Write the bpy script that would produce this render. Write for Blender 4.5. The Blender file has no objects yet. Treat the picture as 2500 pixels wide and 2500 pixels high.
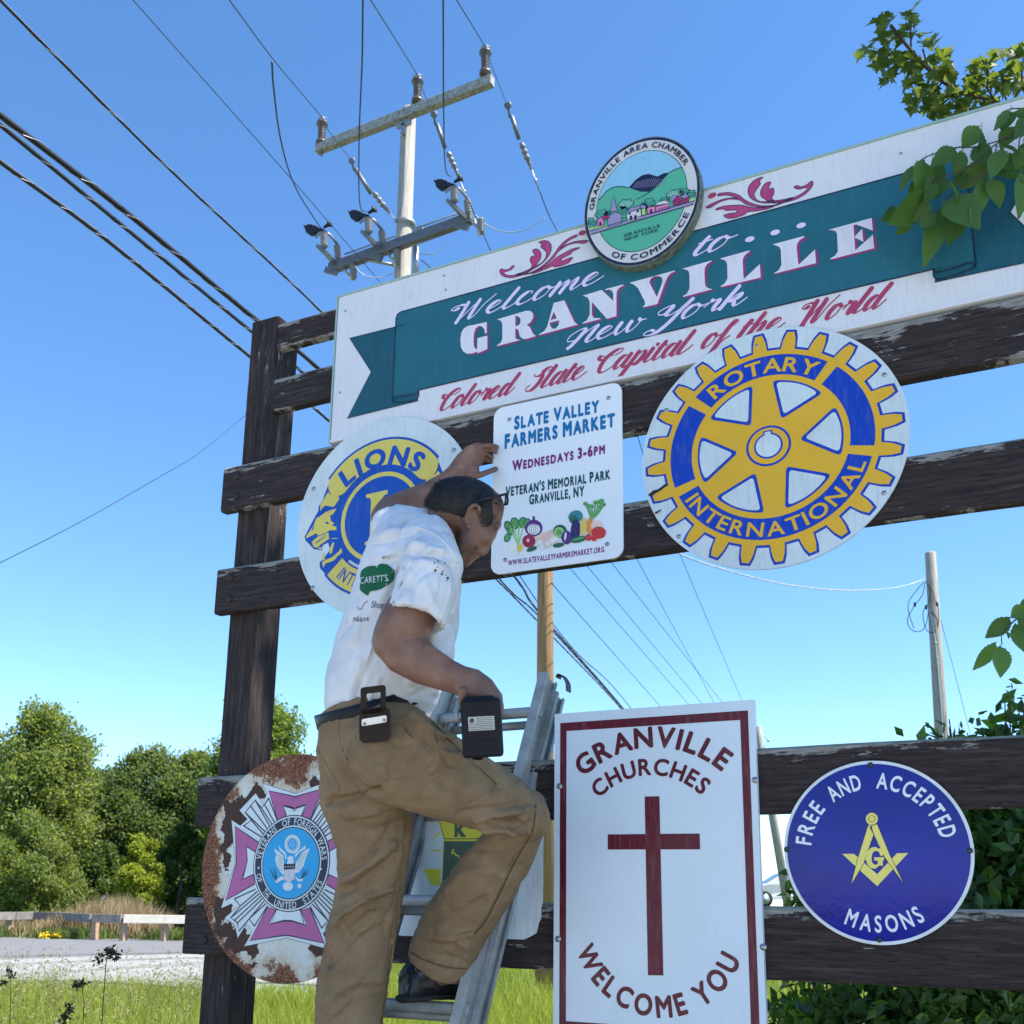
import bpy, math, random
import numpy as np
from mathutils import Vector, Matrix, noise
from mathutils.geometry import tessellate_polygon
from mathutils.bvhtree import BVHTree
R = math.radians
SC = bpy.context.scene
COL = SC.collection
rng = random.Random(7)

# ---------------------------------------------------------------- camera
F_PX, CY = 2566.6, 1610.7                      # focal length and principal row in photo pixels (2500 px frame)
PITCH, ROLL, YAW, DIST, EYE = R(12.994), R(.8196), R(26.739), 3.3, 1.6
_cp, _sp, _c, _s = math.cos(PITCH), math.sin(PITCH), math.cos(ROLL), math.sin(ROLL)
_M = np.array([[math.cos(YAW), -math.sin(YAW), 0], [math.sin(YAW), math.cos(YAW), 0], [0, 0, 1.0]])
_r, _u = np.array([1, 0, 0.0]), np.array([0, -_sp, _cp])
CX = _M @ (_c * _r + _s * _u)
CU = _M @ (-_s * _r + _c * _u)
CF = _M @ np.array([0, _cp, _sp])
CAM = np.array([DIST * math.sin(YAW), -DIST * math.cos(YAW), EYE])
cam_data = bpy.data.cameras.new('camera')
cam = bpy.data.objects.new('camera', cam_data)
COL.objects.link(cam)
m = Matrix.Identity(4)
for i in range(3):
    m[i][0], m[i][1], m[i][2], m[i][3] = CX[i], CU[i], -CF[i], CAM[i]
cam.matrix_world = m
cam_data.sensor_width = 36
cam_data.sensor_fit = 'HORIZONTAL'
cam_data.lens = F_PX / 2500 * 36
cam_data.shift_y = (CY - 1250) / 2500
cam_data.clip_end = 2000
cam_data.dof.use_dof = True
cam_data.dof.focus_distance = 3.1
cam_data.dof.aperture_fstop = 10
SC.camera = cam

# ---------------------------------------------------------------- sky, sun, exposure
SUN_AZ, SUN_EL = R(4), R(56)                  # azimuth from +x towards +y (behind the sign)
world = bpy.data.worlds.new('World')
SC.world = world
world.use_nodes = True
nt = world.node_tree
bg = nt.nodes['Background']
sky = nt.nodes.new('ShaderNodeTexSky')
sky.sky_type = 'NISHITA'
sky.sun_disc = False
sky.sun_elevation = SUN_EL
sky.sun_rotation = math.pi / 2 - SUN_AZ
sky.air_density, sky.dust_density, sky.ozone_density = .9, .1, 4.0
hs = nt.nodes.new('ShaderNodeHueSaturation')
hs.inputs['Saturation'].default_value = 1.15
nt.links.new(sky.outputs[0], hs.inputs['Color'])
nt.links.new(hs.outputs[0], bg.inputs[0])
bg.inputs[1].default_value = .138
sd = bpy.data.lights.new('sun', 'SUN')
sd.energy, sd.angle, sd.color = 5.0, R(.53), (1, .95, .87)
sun = bpy.data.objects.new('sun', sd)
COL.objects.link(sun)
SUN_DIR = Vector((math.cos(SUN_EL) * math.cos(SUN_AZ), math.cos(SUN_EL) * math.sin(SUN_AZ), math.sin(SUN_EL)))
sun.rotation_euler = SUN_DIR.to_track_quat('Z', 'Y').to_euler()
sun.location = (6, 3, 12)
SC.view_settings.view_transform = 'Standard'
SC.view_settings.look = 'None'
SC.view_settings.exposure = 1.15
SC.view_settings.gamma = 1
SC.cycles.max_bounces = 6
SC.cycles.transparent_max_bounces = 8

# ---------------------------------------------------------------- projection helpers
def ray(px, py):
    return (px - 1250) / F_PX * CX - (py - CY) / F_PX * CU + CF
def W(px, py, y=0.0):                          # point of the plane y = const seen at a photo pixel
    d = ray(px, py)
    return Vector(CAM + d * ((y - CAM[1]) / d[1]))
def Wd(px, py, dep):                           # point at a given distance along the optical axis
    return Vector(CAM + ray(px, py) * dep)
def Wz(px, py, z=0.0):                         # point of the level z
    d = ray(px, py)
    return Vector(CAM + d * ((z - CAM[2]) / d[2]))
def depth(P):
    return float((np.array(P) - CAM) @ CF)
def proj(P):
    d = np.array(P) - CAM
    q = d @ CF
    return 1250 + F_PX * (d @ CX) / q, CY - F_PX * (d @ CU) / q
def zoomer(ox, oy, k, y=0.0):                  # (s, h) on the sign plane from the coordinates of an enlarged detail
    def f(a, b):
        p = W(ox + a * k, oy + b * k, y)
        return (p.x, p.z)
    return f

# ---------------------------------------------------------------- objects
def link(o, parent=None):
    COL.objects.link(o)
    if parent is not None:
        o.parent = parent
        o.matrix_parent_inverse = parent.matrix_world.inverted()
    return o
def tag(o, label=None, cat=None, group=None, kind=None):
    if label: o['label'] = label
    if cat: o['category'] = cat
    if group: o['group'] = group
    if kind: o['kind'] = kind
    return o
def empty(name, loc, label=None, cat=None, group=None):
    o = bpy.data.objects.new(name, None)
    o.location = loc
    o.empty_display_size = .1
    COL.objects.link(o)
    o.matrix_world = Matrix.Translation(loc)
    return tag(o, label, cat, group)

class MB:
    """collects shapes and links them as ONE mesh object"""
    def __init__(s): s.v, s.f, s.m, s.sm = [], [], [], []
    def add(s, verts, faces, mi=0, smooth=False):
        b = len(s.v)
        s.v += [tuple(p) for p in verts]
        for f in faces:
            s.f.append(tuple(i + b for i in f)); s.m.append(mi); s.sm.append(smooth)
    def box(s, x0, x1, y0, y1, z0, z1, mi=0, bev=0.0):
        if bev <= 0:
            v = [(x, y, z) for x in (x0, x1) for y in (y0, y1) for z in (z0, z1)]
            s.add(v, [(0, 1, 3, 2), (4, 6, 7, 5), (0, 4, 5, 1), (2, 3, 7, 6), (0, 2, 6, 4), (1, 5, 7, 3)], mi)
            return
        import bmesh
        bm = bmesh.new()
        bmesh.ops.create_cube(bm, size=1)
        for q in bm.verts:
            q.co = ((x0 + x1) / 2 + q.co.x * (x1 - x0), (y0 + y1) / 2 + q.co.y * (y1 - y0), (z0 + z1) / 2 + q.co.z * (z1 - z0))
        bmesh.ops.bevel(bm, geom=bm.edges[:], offset=bev, segments=2, affect='EDGES', profile=.5)
        bm.verts.index_update()
        s.add([q.co for q in bm.verts], [[q.index for q in f.verts] for f in bm.faces], mi)
        bm.free()
    def obox(s, c, ax, ay, az, mi=0, bev=0.0):      # oriented box: centre, three half-axis vectors
        t = MB(); t.box(-1, 1, -1, 1, -1, 1) if bev <= 0 else None
        c, ax, ay, az = Vector(c), Vector(ax), Vector(ay), Vector(az)
        if bev > 0:
            lx, ly, lz = ax.length, ay.length, az.length
            t.box(-lx, lx, -ly, ly, -lz, lz, 0, bev)
            nx, ny, nz = ax / lx, ay / ly, az / lz
            s.add([c + nx * p[0] + ny * p[1] + nz * p[2] for p in t.v], t.f, mi)
        else:
            s.add([c + ax * p[0] + ay * p[1] + az * p[2] for p in t.v], t.f, mi)
    def loft(s, secs, n=16, mi=0, caps=True, smooth=True):   # secs: (centre, a-vector, b-vector)
        v, f = [], []
        for c, a, b in secs:
            for k in range(n):
                t = 2 * math.pi * k / n
                v.append(Vector(c) + Vector(a) * math.cos(t) + Vector(b) * math.sin(t))
        for i in range(len(secs) - 1):
            for k in range(n):
                k2 = (k + 1) % n
                f.append((i * n + k, i * n + k2, (i + 1) * n + k2, (i + 1) * n + k))
        if caps:
            f.append(tuple(range(n - 1, -1, -1)))
            f.append(tuple((len(secs) - 1) * n + k for k in range(n)))
        s.add(v, f, mi, smooth)
    def tube(s, pts, r, n=8, mi=0, smooth=True, caps=True):
        pts = [Vector(p) for p in pts]
        rs = r if isinstance(r, (list, tuple)) else [r] * len(pts)
        secs, a0 = [], None
        for i, p in enumerate(pts):
            t = (pts[min(i + 1, len(pts) - 1)] - pts[max(i - 1, 0)]).normalized()
            if a0 is None:
                a0 = t.cross(Vector((0, 0, 1)))
                if a0.length < .05: a0 = t.cross(Vector((0, 1, 0)))
            a = (a0 - t * a0.dot(t)).normalized()
            a0 = a
            b = t.cross(a)
            secs.append((p, a * rs[i], b * rs[i]))
        s.loft(secs, n, mi, caps, smooth)
    def lathe(s, base, axis, prof, n=14, mi=0, smooth=True):   # prof: (distance along axis, radius)
        ax = Vector(axis).normalized()
        a = ax.cross(Vector((0, 0, 1)))
        if a.length < .05: a = ax.cross(Vector((0, 1, 0)))
        a.normalize(); b = ax.cross(a)
        s.loft([(Vector(base) + ax * t, a * max(r, 1e-4), b * max(r, 1e-4)) for t, r in prof], n, mi, True, smooth)
    def ball(s, c, ax, ay, az, nu=16, nv=10, mi=0):
        c, ax, ay, az = Vector(c), Vector(ax), Vector(ay), Vector(az)
        secs = []
        for i in range(nv + 1):
            t = math.pi * i / nv
            q = max(math.sin(t), .02)
            secs.append((c - az * math.cos(t), ax * q, ay * q))
        s.loft(secs, nu, mi)
    def mesh(s, name):
        me = bpy.data.meshes.new(name)
        me.from_pydata(s.v, [], s.f)
        me.polygons.foreach_set('material_index', s.m)
        me.polygons.foreach_set('use_smooth', s.sm)
        me.update()
        return me
    def build(s, name, mats, parent=None):
        me = s.mesh(name)
        for q in (mats if isinstance(mats, (list, tuple)) else [mats]): me.materials.append(q)
        return link(bpy.data.objects.new(name, me), parent)

def resmooth(o, ang=40):
    o.data.set_sharp_from_angle(angle=R(ang))
    return o

# ---------------------------------------------------------------- materials
def s2l(c):
    c = c / 255
    return c / 12.92 if c <= .04045 else ((c + .055) / 1.055) ** 2.4
def rgb(r, g, b): return (s2l(r), s2l(g), s2l(b), 1)
class NT:
    def __init__(s, name):
        s.mat = bpy.data.materials.new(name); s.mat.use_nodes = True
        s.t = s.mat.node_tree; s.n = s.t.nodes; s.p = s.n['Principled BSDF']
    def new(s, k, **kw):
        n = s.n.new(k)
        for a, v in kw.items():
            if a.startswith('i_'): n.inputs[int(a[2:])].default_value = v
            else: setattr(n, a, v)
        return n
    def ln(s, a, b): s.t.links.new(a, b)
    def coord(s, scale=(1, 1, 1), kind='Object'):
        tc = s.new('ShaderNodeTexCoord'); mp = s.new('ShaderNodeMapping')
        mp.inputs['Scale'].default_value = scale
        s.ln(tc.outputs[kind], mp.inputs[0])
        return mp.outputs[0]
    def noise(s, vec, scale, detail=4, rough=.55):
        n = s.new('ShaderNodeTexNoise')
        n.inputs['Scale'].default_value = scale; n.inputs['Detail'].default_value = detail; n.inputs['Roughness'].default_value = rough
        s.ln(vec, n.inputs['Vector'])
        return n.outputs[0]
    def ramp(s, fac, stops):
        r = s.new('ShaderNodeValToRGB'); e = r.color_ramp.elements
        while len(e) < len(stops): e.new(.5)
        for q, (p, c) in zip(e, stops): q.position = p; q.color = c if isinstance(c, tuple) else (c, c, c, 1)
        s.ln(fac, r.inputs[0])
        return r.outputs[0]
    def mix(s, fac, a, b, mode='MIX'):
        x = s.new('ShaderNodeMix', data_type='RGBA', blend_type=mode)
        for v, i in ((fac, 0), (a, 6), (b, 7)):
            if hasattr(v, 'is_linked') or hasattr(v, 'links'): s.ln(v, x.inputs[i])
            else: x.inputs[i].default_value = v
        return x.outputs[2]
    def math(s, op, a, b):
        x = s.new('ShaderNodeMath', operation=op)
        for v, i in ((a, 0), (b, 1)):
            if hasattr(v, 'links'): s.ln(v, x.inputs[i])
            else: x.inputs[i].default_value = v
        return x.outputs[0]
    def bump(s, h, strength=.3, dist=.01):
        b = s.new('ShaderNodeBump'); b.inputs['Strength'].default_value = strength; b.inputs['Distance'].default_value = dist
        s.ln(h, b.inputs['Height']); s.ln(b.outputs[0], s.p.inputs['Normal'])
    def col(s, c):
        if hasattr(c, 'links'): s.ln(c, s.p.inputs['Base Color'])
        else: s.p.inputs['Base Color'].default_value = c
    def set(s, rough=.5, metal=0, spec=.5):
        s.p.inputs['Roughness'].default_value = rough; s.p.inputs['Metallic'].default_value = metal
        s.p.inputs['Specular IOR Level'].default_value = spec

def plain(name, c, rough=.5, metal=0, var=.12, scale=9, bump=0, bscale=60, spec=.4):
    t = NT(name); v = t.coord()
    n = t.noise(v, scale, 5)
    d = tuple(x * (1 - var) for x in c[:3]) + (1,); l = tuple(min(1, x * (1 + var)) for x in c[:3]) + (1,)
    t.col(t.ramp(n, [(.3, d), (.7, l)]))
    t.set(rough, metal, spec)
    if bump: t.bump(t.noise(v, bscale, 4), bump, .004)
    return t.mat

# ---------------------------------------------------------------- flat graphics on the sign plane
def fill(mb, contours, y, mi=0, thick=0.0):
    """polygon(s with holes) in (s, h), facing -y"""
    polys = [[Vector((p[0], p[1], 0)) for p in c] for c in contours]
    flat = [p for c in polys for p in c]
    tris = tessellate_polygon(polys)
    fs = []
    for a, b, c in tris:
        A, B, C = flat[a], flat[b], flat[c]
        if (B - A).cross(C - A).z < 0: a, c = c, a
        fs.append((a, b, c))
    mb.add([(p.x, y, p.y) for p in flat], fs, mi)
def plate(mb, outline, y0, y1, mi=0, hole=None):
    """solid plate: outline in (s, h), front at y0, back at y1"""
    n = len(outline)
    area = sum(outline[i][0] * outline[(i + 1) % n][1] - outline[(i + 1) % n][0] * outline[i][1] for i in range(n))
    if area < 0: outline = outline[::-1]
    v = [(p[0], y0, p[1]) for p in outline] + [(p[0], y1, p[1]) for p in outline]
    f = [tuple(range(n)), tuple(range(2 * n - 1, n - 1, -1))] + [(i, i + n, (i + 1) % n + n, (i + 1) % n) for i in range(n)]
    mb.add(v, f, mi)
def circle(c, r, n=72, a0=0, a1=360):
    full = abs(a1 - a0) >= 360
    k = n if full else n + 1
    return [(c[0] + r * math.cos(R(a0 + (a1 - a0) * i / n)), c[1] + r * math.sin(R(a0 + (a1 - a0) * i / n))) for i in range(k)]
def sector(c, r0, r1, a0, a1, n=24):
    return circle(c, r1, n, a0, a1) + circle(c, r0, n, a1, a0)
def rrect(x0, x1, z0, z1, r, n=6):
    o = []
    for cx, cz, a in ((x1 - r, z1 - r, 0), (x0 + r, z1 - r, 90), (x0 + r, z0 + r, 180), (x1 - r, z0 + r, 270)):
        o += circle((cx, cz), r, n, a, a + 90)
    return o
def catmull(pts, n=6, closed=False):
    if len(pts) < 3: return list(pts)
    out = []; L = len(pts)
    rng_ = range(L if closed else L - 1)
    for i in rng_:
        if closed: p0, p1, p2, p3 = (pts[(i + k - 1) % L] for k in range(4))
        else: p0, p1, p2, p3 = pts[max(i - 1, 0)], pts[i], pts[i + 1], pts[min(i + 2, L - 1)]
        for k in range(n):
            t = k / n
            out.append(tuple(.5 * (2 * b + (c - a) * t + (2 * a - 5 * b + 4 * c - d) * t * t + (3 * b - a - 3 * c + d) * t ** 3)
                             for a, b, c, d in zip(p0, p1, p2, p3)))
    if not closed: out.append(tuple(pts[-1]))
    return out
STK = [0]
def stroke(mb, pts, w, y, mi=0, closed=False, wf=None):
    """flat ribbon along (s, h) points; w may be one width or one per point"""
    n = len(pts)
    ws = w if isinstance(w, (list, tuple)) else [w] * n
    v = []
    STK[0] += 1; y0 = y - 1.1e-5 * (STK[0] % 23)
    for i, p in enumerate(pts):
        a = pts[(i - 1) % n] if (closed or i > 0) else p
        b = pts[(i + 1) % n] if (closed or i < n - 1) else p
        dx, dz = b[0] - a[0], b[1] - a[1]
        q = math.hypot(dx, dz) or 1e-9
        nx, nz = -dz / q, dx / q
        yy = y0 - 4e-6 * i
        v += [(p[0] + nx * ws[i] / 2, yy, p[1] + nz * ws[i] / 2), (p[0] - nx * ws[i] / 2, yy, p[1] - nz * ws[i] / 2)]
    f = [(2 * i + 1, 2 * ((i + 1) % n) + 1, 2 * ((i + 1) % n), 2 * i) for i in range(n if closed else n - 1)]
    mb.add(v, f, mi)
    if not closed:                             # round ends
        for i in (0, n - 1):
            if ws[i] > .001:
                fill(mb, [circle(pts[i], ws[i] / 2, 10)], y0 - 3e-4 - 5e-6 * i, mi)

_glyphs = {}
def glyph(ch, bold=0.0):
    bold = 0.0
    key = (ch, bold)
    if key not in _glyphs:
        cu = bpy.data.curves.new('glyph', 'FONT'); cu.body = ch; cu.size = 1; cu.offset = bold; cu.resolution_u = 4
        o = bpy.data.objects.new('glyph', cu)
        me = bpy.data.meshes.new_from_object(o)
        vs = [(q.co.x, q.co.y) for q in me.vertices]
        fs = [tuple(p.vertices) for p in me.polygons]
        bpy.data.objects.remove(o); bpy.data.curves.remove(cu); bpy.data.meshes.remove(me)
        x0 = min(a for a, b in vs); x1 = max(a for a, b in vs)
        _glyphs[key] = ([(a - x0, b) for a, b in vs], fs, x1 - x0)
    return _glyphs[key]
CAPH = .727
def gadd(mb, ch, fn, bold, y, mi):
    vs, fs, w = glyph(ch)
    d = max(bold, 0)
    for k, (dx, dz) in enumerate([(0, 0)] + ([(math.cos(t * math.pi / 4) * d, math.sin(t * math.pi / 4) * d) for t in range(8)] if d > 0 else [])):
        P = [fn(a + dx, b + dz) for a, b in vs]
        mb.add([(p[0], y - 1.3e-5 * k, p[1]) for p in P], fs, mi)
def layout(text, bold, track, smallcaps=0):
    x = 0; out = []
    for i, ch in enumerate(text):
        if ch == ' ': x += .26 + track; continue
        sc = 1.0
        if smallcaps and ch.islower(): sc = smallcaps; ch = ch.upper()
        w = (glyph(ch)[2] + 2 * max(bold, 0)) * sc
        out.append((ch, x, sc, w)); x += w + track + (.02 if ch in 'AVWYT' else .06)
    return out, x - track - .06
def line_text(mb, text, A, B, cap, y, mi=0, bold=.02, track=.04, smallcaps=0, slant=0.0):
    """one line whose baseline runs from A to B in (s, h)"""
    lay, tot = layout(text, bold, track, smallcaps)
    A, B = Vector(A), Vector(B); e = (B - A) / tot; up = Vector((-e.y, e.x)).normalized() * (cap / CAPH)
    for ch, x, sc, w in lay:
        gadd(mb, ch, lambda a, b: A + e * (x + (a + bold) * sc + b * sc * slant) + up * b * sc, bold, y, mi)
def arc_text(mb, text, c, r, a0, a1, cap, y, mi=0, bold=.02, track=.05, inside=False, slant=0.0):
    """letters round a circle; a0/a1 = angles of the first and last letter centre, r = radius of mid letter height"""
    lay, tot = layout(text, bold, track)
    c0 = lay[0][1] + lay[0][3] / 2; c1 = lay[-1][1] + lay[-1][3] / 2
    k = cap / CAPH
    step = abs(R(a1 - a0)) * r / (c1 - c0)          # metres per layout unit along the arc
    for ch, x, sc, w in lay:
        th = R(a0 + (a1 - a0) * (x + w / 2 - c0) / (c1 - c0))
        er = Vector((math.cos(th), math.sin(th))); et = Vector((math.sin(th), -math.cos(th)))
        if inside: up, rt = -er, -et
        else: up, rt = er, et
        o = Vector(c) + er * r
        gadd(mb, ch, lambda a, b: o + rt * ((a - w / 2 + (b - CAPH / 2) * slant) * step) + up * ((b - CAPH / 2) * k), bold, y, mi)
# ================================================================= ground, road, pavement
def sstep(a, b, x):
    t = min(1, max(0, (x - a) / (b - a))); return t * t * (3 - 2 * t)
_RD = (Wz(1990, 2300) - Vector(CAM)); _RD.z = 0; _RD.normalize()        # direction of the raised road on the right
_ac = Vector((-.4384, .8702, 0)).normalized()
def ground_z(x, y):
    d = Vector((x - CAM[0], y - CAM[1], 0)); q = d.length
    if q < 1: return 0
    az = math.degrees(math.atan2(d.x * _ac.y - d.y * _ac.x, d.dot(_ac)))   # degrees right of the camera axis
    return 1.55 * sstep(22, 42, q) * sstep(6, 12, az)
M_soil = plain('grassy_soil', (.060, .085, .022, 1), .95, 0, .4, 1.4, .5, 14)
gm = MB()
rr_ = [0, 2, 4, 6, 8, 11, 14, 18, 22, 26, 30, 34, 38, 42, 50, 65, 90, 140, 260, 500, 900]
NA = 96
for i, q in enumerate(rr_):
    for k in range(NA):
        a = 2 * math.pi * k / NA; x, y = CAM[0] + q * math.cos(a), CAM[1] + q * math.sin(a)
        gm.v.append((x, y, ground_z(x, y)))
for i in range(len(rr_) - 1):
    for k in range(NA):
        gm.f.append((i * NA + k, (i + 1) * NA + k, (i + 1) * NA + (k + 1) % NA, i * NA + (k + 1) % NA)); gm.m.append(0); gm.sm.append(True)
tag(gm.build('ground', M_soil), kind='structure')

t = NT('worn_grey_asphalt'); v = t.coord()
t.col(t.ramp(t.noise(v, 2.5, 8, .7), [(.3, (.13, .13, .135, 1)), (.7, (.20, .20, .20, 1))])); t.set(.9, 0, .2); t.bump(t.noise(v, 60, 3), .4, .01); M_asph = t.mat
t = NT('pale_concrete'); v = t.coord()
t.col(t.ramp(t.noise(v, 1.6, 8, .7), [(.3, (.24, .235, .225, 1)), (.7, (.33, .325, .31, 1))])); t.set(.9, 0, .2); t.bump(t.noise(v, 50, 3), .3, .01); M_conc = t.mat
def sheet(name, px, z, mat, kind='structure'):
    g_ = MB(); P = [Wz(a, b, z) for a, b in px]
    fs = tessellate_polygon([[Vector((p.x, p.y, 0)) for p in P]])
    out = []
    for a, b, c in fs:
        n = (P[b] - P[a]).cross(P[c] - P[a]); out.append((a, b, c) if n.z > 0 else (a, c, b))
    g_.add(P, out); return tag(g_.build(name, mat), kind=kind)
sheet('road', [(-900, 2286), (-100, 2283), (230, 2286), (640, 2297), (900, 2304), (900, 2326), (640, 2322), (200, 2330), (-100, 2338), (-900, 2352)], .008, M_asph)
# the pavement: a slab a kerb height above the road, with open joints between its strips
def slab(name, px, z, h, mat):
    P = [Wz(a, b, z) for a, b in px]; n = len(P); g_ = MB()
    A = sum(P[i].x * P[(i + 1) % n].y - P[(i + 1) % n].x * P[i].y for i in range(n))
    if A < 0: P = P[::-1]
    g_.add(P + [p - Vector((0, 0, h)) for p in P], [tuple(range(n))] + [((i + 1) % n, i, i + n, (i + 1) % n + n) for i in range(n)])
    return tag(g_.build(name, mat), kind='structure')
sheet('road_edge', [(-900, 2353), (-100, 2339), (200, 2331), (640, 2323), (900, 2327), (900, 2440), (640, 2440), (-900, 2470)], .012, M_asph)
slab('kerb', [(-300, 2347), (0, 2343), (250, 2334), (640, 2326), (900, 2329), (900, 2335), (640, 2332), (250, 2342), (0, 2353), (-300, 2358)], .13, .12, M_conc)
slab('pavement', [(-300, 2363), (0, 2358), (250, 2347), (640, 2336), (900, 2339), (900, 2354), (640, 2343), (480, 2349), (200, 2366), (0, 2377), (-300, 2384)], .09, .08, M_conc)
slab('driveway', [(-300, 2392), (0, 2385), (200, 2373), (480, 2356), (640, 2349), (900, 2361), (900, 2440), (640, 2440), (410, 2406), (230, 2394), (0, 2391.5), (-300, 2398)], .07, .06, M_conc)
slab('pavement_corner', [(-300, 2406), (0, 2399), (230, 2401), (400, 2413), (620, 2447), (620, 2470), (-300, 2470)], .05, .04, M_conc)
t = NT('pale_bounce_gravel'); v = t.coord(); n1 = t.noise(v, 35, 5, .7)
t.col(t.ramp(n1, [(.3, (.34, .32, .29, 1)), (.7, (.56, .54, .50, 1))])); t.set(.95, 0, .1); t.bump(n1, .6, .02)
g_ = MB(); g_.add([(x, y, .012) for x, y in ((-14, -16), (16, -16), (16, -.9), (4, -.7), (-3, -.8), (-14, -1.6))], [(0, 1, 2, 3, 4, 5)]); tag(g_.build('bounce_gravel_sheet', t.mat), kind='structure')  # unseen pale ground added in front to bounce sunlight onto the signs
# ================================================================= wooden frame
def wood(name, axis):
    t = NT(name)
    sc = {'x': (1.6, 26, 26), 'z': (26, 26, 1.6)}[axis]; sf = {'x': (5, 60, 60), 'z': (70, 70, 5)}[axis]; fl = {'x': (7, 1, 60), 'z': (60, 60, 7)}[axis]
    g1 = t.noise(t.coord(sc), 3, 7, .65); g2 = t.noise(t.coord(sf), 3, 4, .6); big = t.noise(t.coord(), 2.2, 4, .6)
    base = t.ramp(g1, [(.28, (.012, .009, .009, 1)), (.5, (.036, .026, .024, 1)), (.74, (.082, .060, .053, 1))])
    base = t.mix(t.ramp(g2, [(.34, .85), (.46, 0.0)]), base, (.006, .005, .005, 1))
    red = t.mix(t.ramp(big, [(.45, 0.0), (.75, .5)]), base, (.036, .018, .018, 1))
    flk = t.noise(t.coord(fl), 1.0, 6, .75)
    uvn = t.new('ShaderNodeTexCoord'); uvs = t.new('ShaderNodeSeparateXYZ'); t.ln(uvn.outputs['UV'], uvs.inputs[0])
    edge_ = t.ramp(uvs.outputs[1], [(0.0, .06), (.10, 0.0), (.72, 0.0), (1.0, .16)])
    peel = t.ramp(t.math('ADD', t.math('ADD', t.math('MULTIPLY', flk, .55), t.math('MULTIPLY', t.noise(t.coord(), 2.3, 6, .72), .52)), edge_), [(.622, 0.0), (.640, 1.0)])
    grey = t.ramp(g2, [(.3, (.16, .15, .13, 1)), (.7, (.38, .36, .33, 1))])
    c = t.mix(t.math('MULTIPLY', peel, .9), red, grey)
    # weathered upper edges and end grain: bare silvery green wood
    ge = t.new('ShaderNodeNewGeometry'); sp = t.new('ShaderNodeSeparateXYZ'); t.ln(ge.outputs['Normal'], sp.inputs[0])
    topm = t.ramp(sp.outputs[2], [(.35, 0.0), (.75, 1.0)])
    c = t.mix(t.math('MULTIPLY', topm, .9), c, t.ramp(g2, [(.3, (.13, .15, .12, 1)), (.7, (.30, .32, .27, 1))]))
    t.col(c); t.set(.8, 0, .25)
    t.bump(t.math('ADD', t.math('ADD', g1, t.math('MULTIPLY', g2, .5)), t.math('MULTIPLY', peel, .25)), .55, .006)
    return t.mat
M_woodx, M_woodz = wood('dark_stained_board', 'x'), wood('dark_stained_post', 'z')
fr = empty('sign_frame', (.45, .1, 0), 'dark brown weathered timber frame of two posts and broad rails carrying all the signs', 'sign frame')
def timber(name, x0, x1, y0, y1, z0, z1, mat, seed, along='x'):
    """a board with softened, slightly uneven edges"""
    b = MB(); n = 40; q = random.Random(seed)
    ra = .007
    secs = []
    for i in range(n + 1):
        tt = i / n
        if along == 'x':
            c = x0 + (x1 - x0) * tt
            w = [noise.noise(Vector((c * 2.3, seed * 3.7, k * 5.1))) * .004 + noise.noise(Vector((c * 14, seed * 1.7, k * 9.1))) * .0018 for k in range(4)]
            a0, a1, b0, b1 = y0, y1, z0, z1
        else:
            c = z0 + (z1 - z0) * tt
            w = [noise.noise(Vector((c * 2.3, seed * 3.7, k * 5.1))) * .004 + noise.noise(Vector((c * 14, seed * 1.7, k * 9.1))) * .0018 for k in range(4)]
            a0, a1, b0, b1 = x0, x1, y0, y1
        P = [(a0, b0 + ra), (a0, b1 - ra), (a0 + ra, b1), (a1 - ra, b1), (a1, b1 - ra), (a1, b0 + ra), (a1 - ra, b0), (a0 + ra, b0)]
        off = [w[0], w[1], w[1], w[2], w[2], w[3], w[3], w[0]]
        ring = []
        for (p0, p1), o in zip(P, off):
            lim = .0
            p1 += o * .8
            ring.append((c, p0, p1) if along == 'x' else (p0, p1, c))
        secs.append(ring)
    v = [p for r_ in secs for p in r_]; f = []
    for i in range(n):
        for k in range(8):
            k2 = (k + 1) % 8
            f.append((i * 8 + k, i * 8 + k2, (i + 1) * 8 + k2, (i + 1) * 8 + k))
    f += [tuple(range(7, -1, -1)), tuple(n * 8 + k for k in range(8))]
    if along == 'z': f = [q_[::-1] for q_ in f]
    b.add(v, f, 0, False)
    o = b.build(name, mat, fr); uv = o.data.uv_layers.new(name='board')
    for lp in o.data.loops:
        c = o.data.vertices[lp.vertex_index].co
        uv.data[lp.index].uv = (c.x, (c.z - z0) / (z1 - z0)) if along == 'x' else (c.z, .4)
    return o
RY = .046                                       # rail thickness
timber('post', -1.245, -1.108, RY + .002, RY + .142, -.3, 3.905, M_woodz, 1, 'z')
timber('post', 2.06, 2.20, RY + .002, RY + .142, -.3, 3.905, M_woodz, 2, 'z')
p1t, p1b, p2t, p2b = W(661, 750, RY + .01).z, W(665, 857, RY + .01).z, W(650, 932, RY + .01).z, W(648, 1010, RY + .01).z
timber('rail', -1.106, 2.058, RY + .006, RY + .050, p1b, 3.868, M_woodx, 3)
timber('rail', -1.106, 2.058, RY + .006, RY + .050, p2b, p2t, M_woodx, 4)
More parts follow.
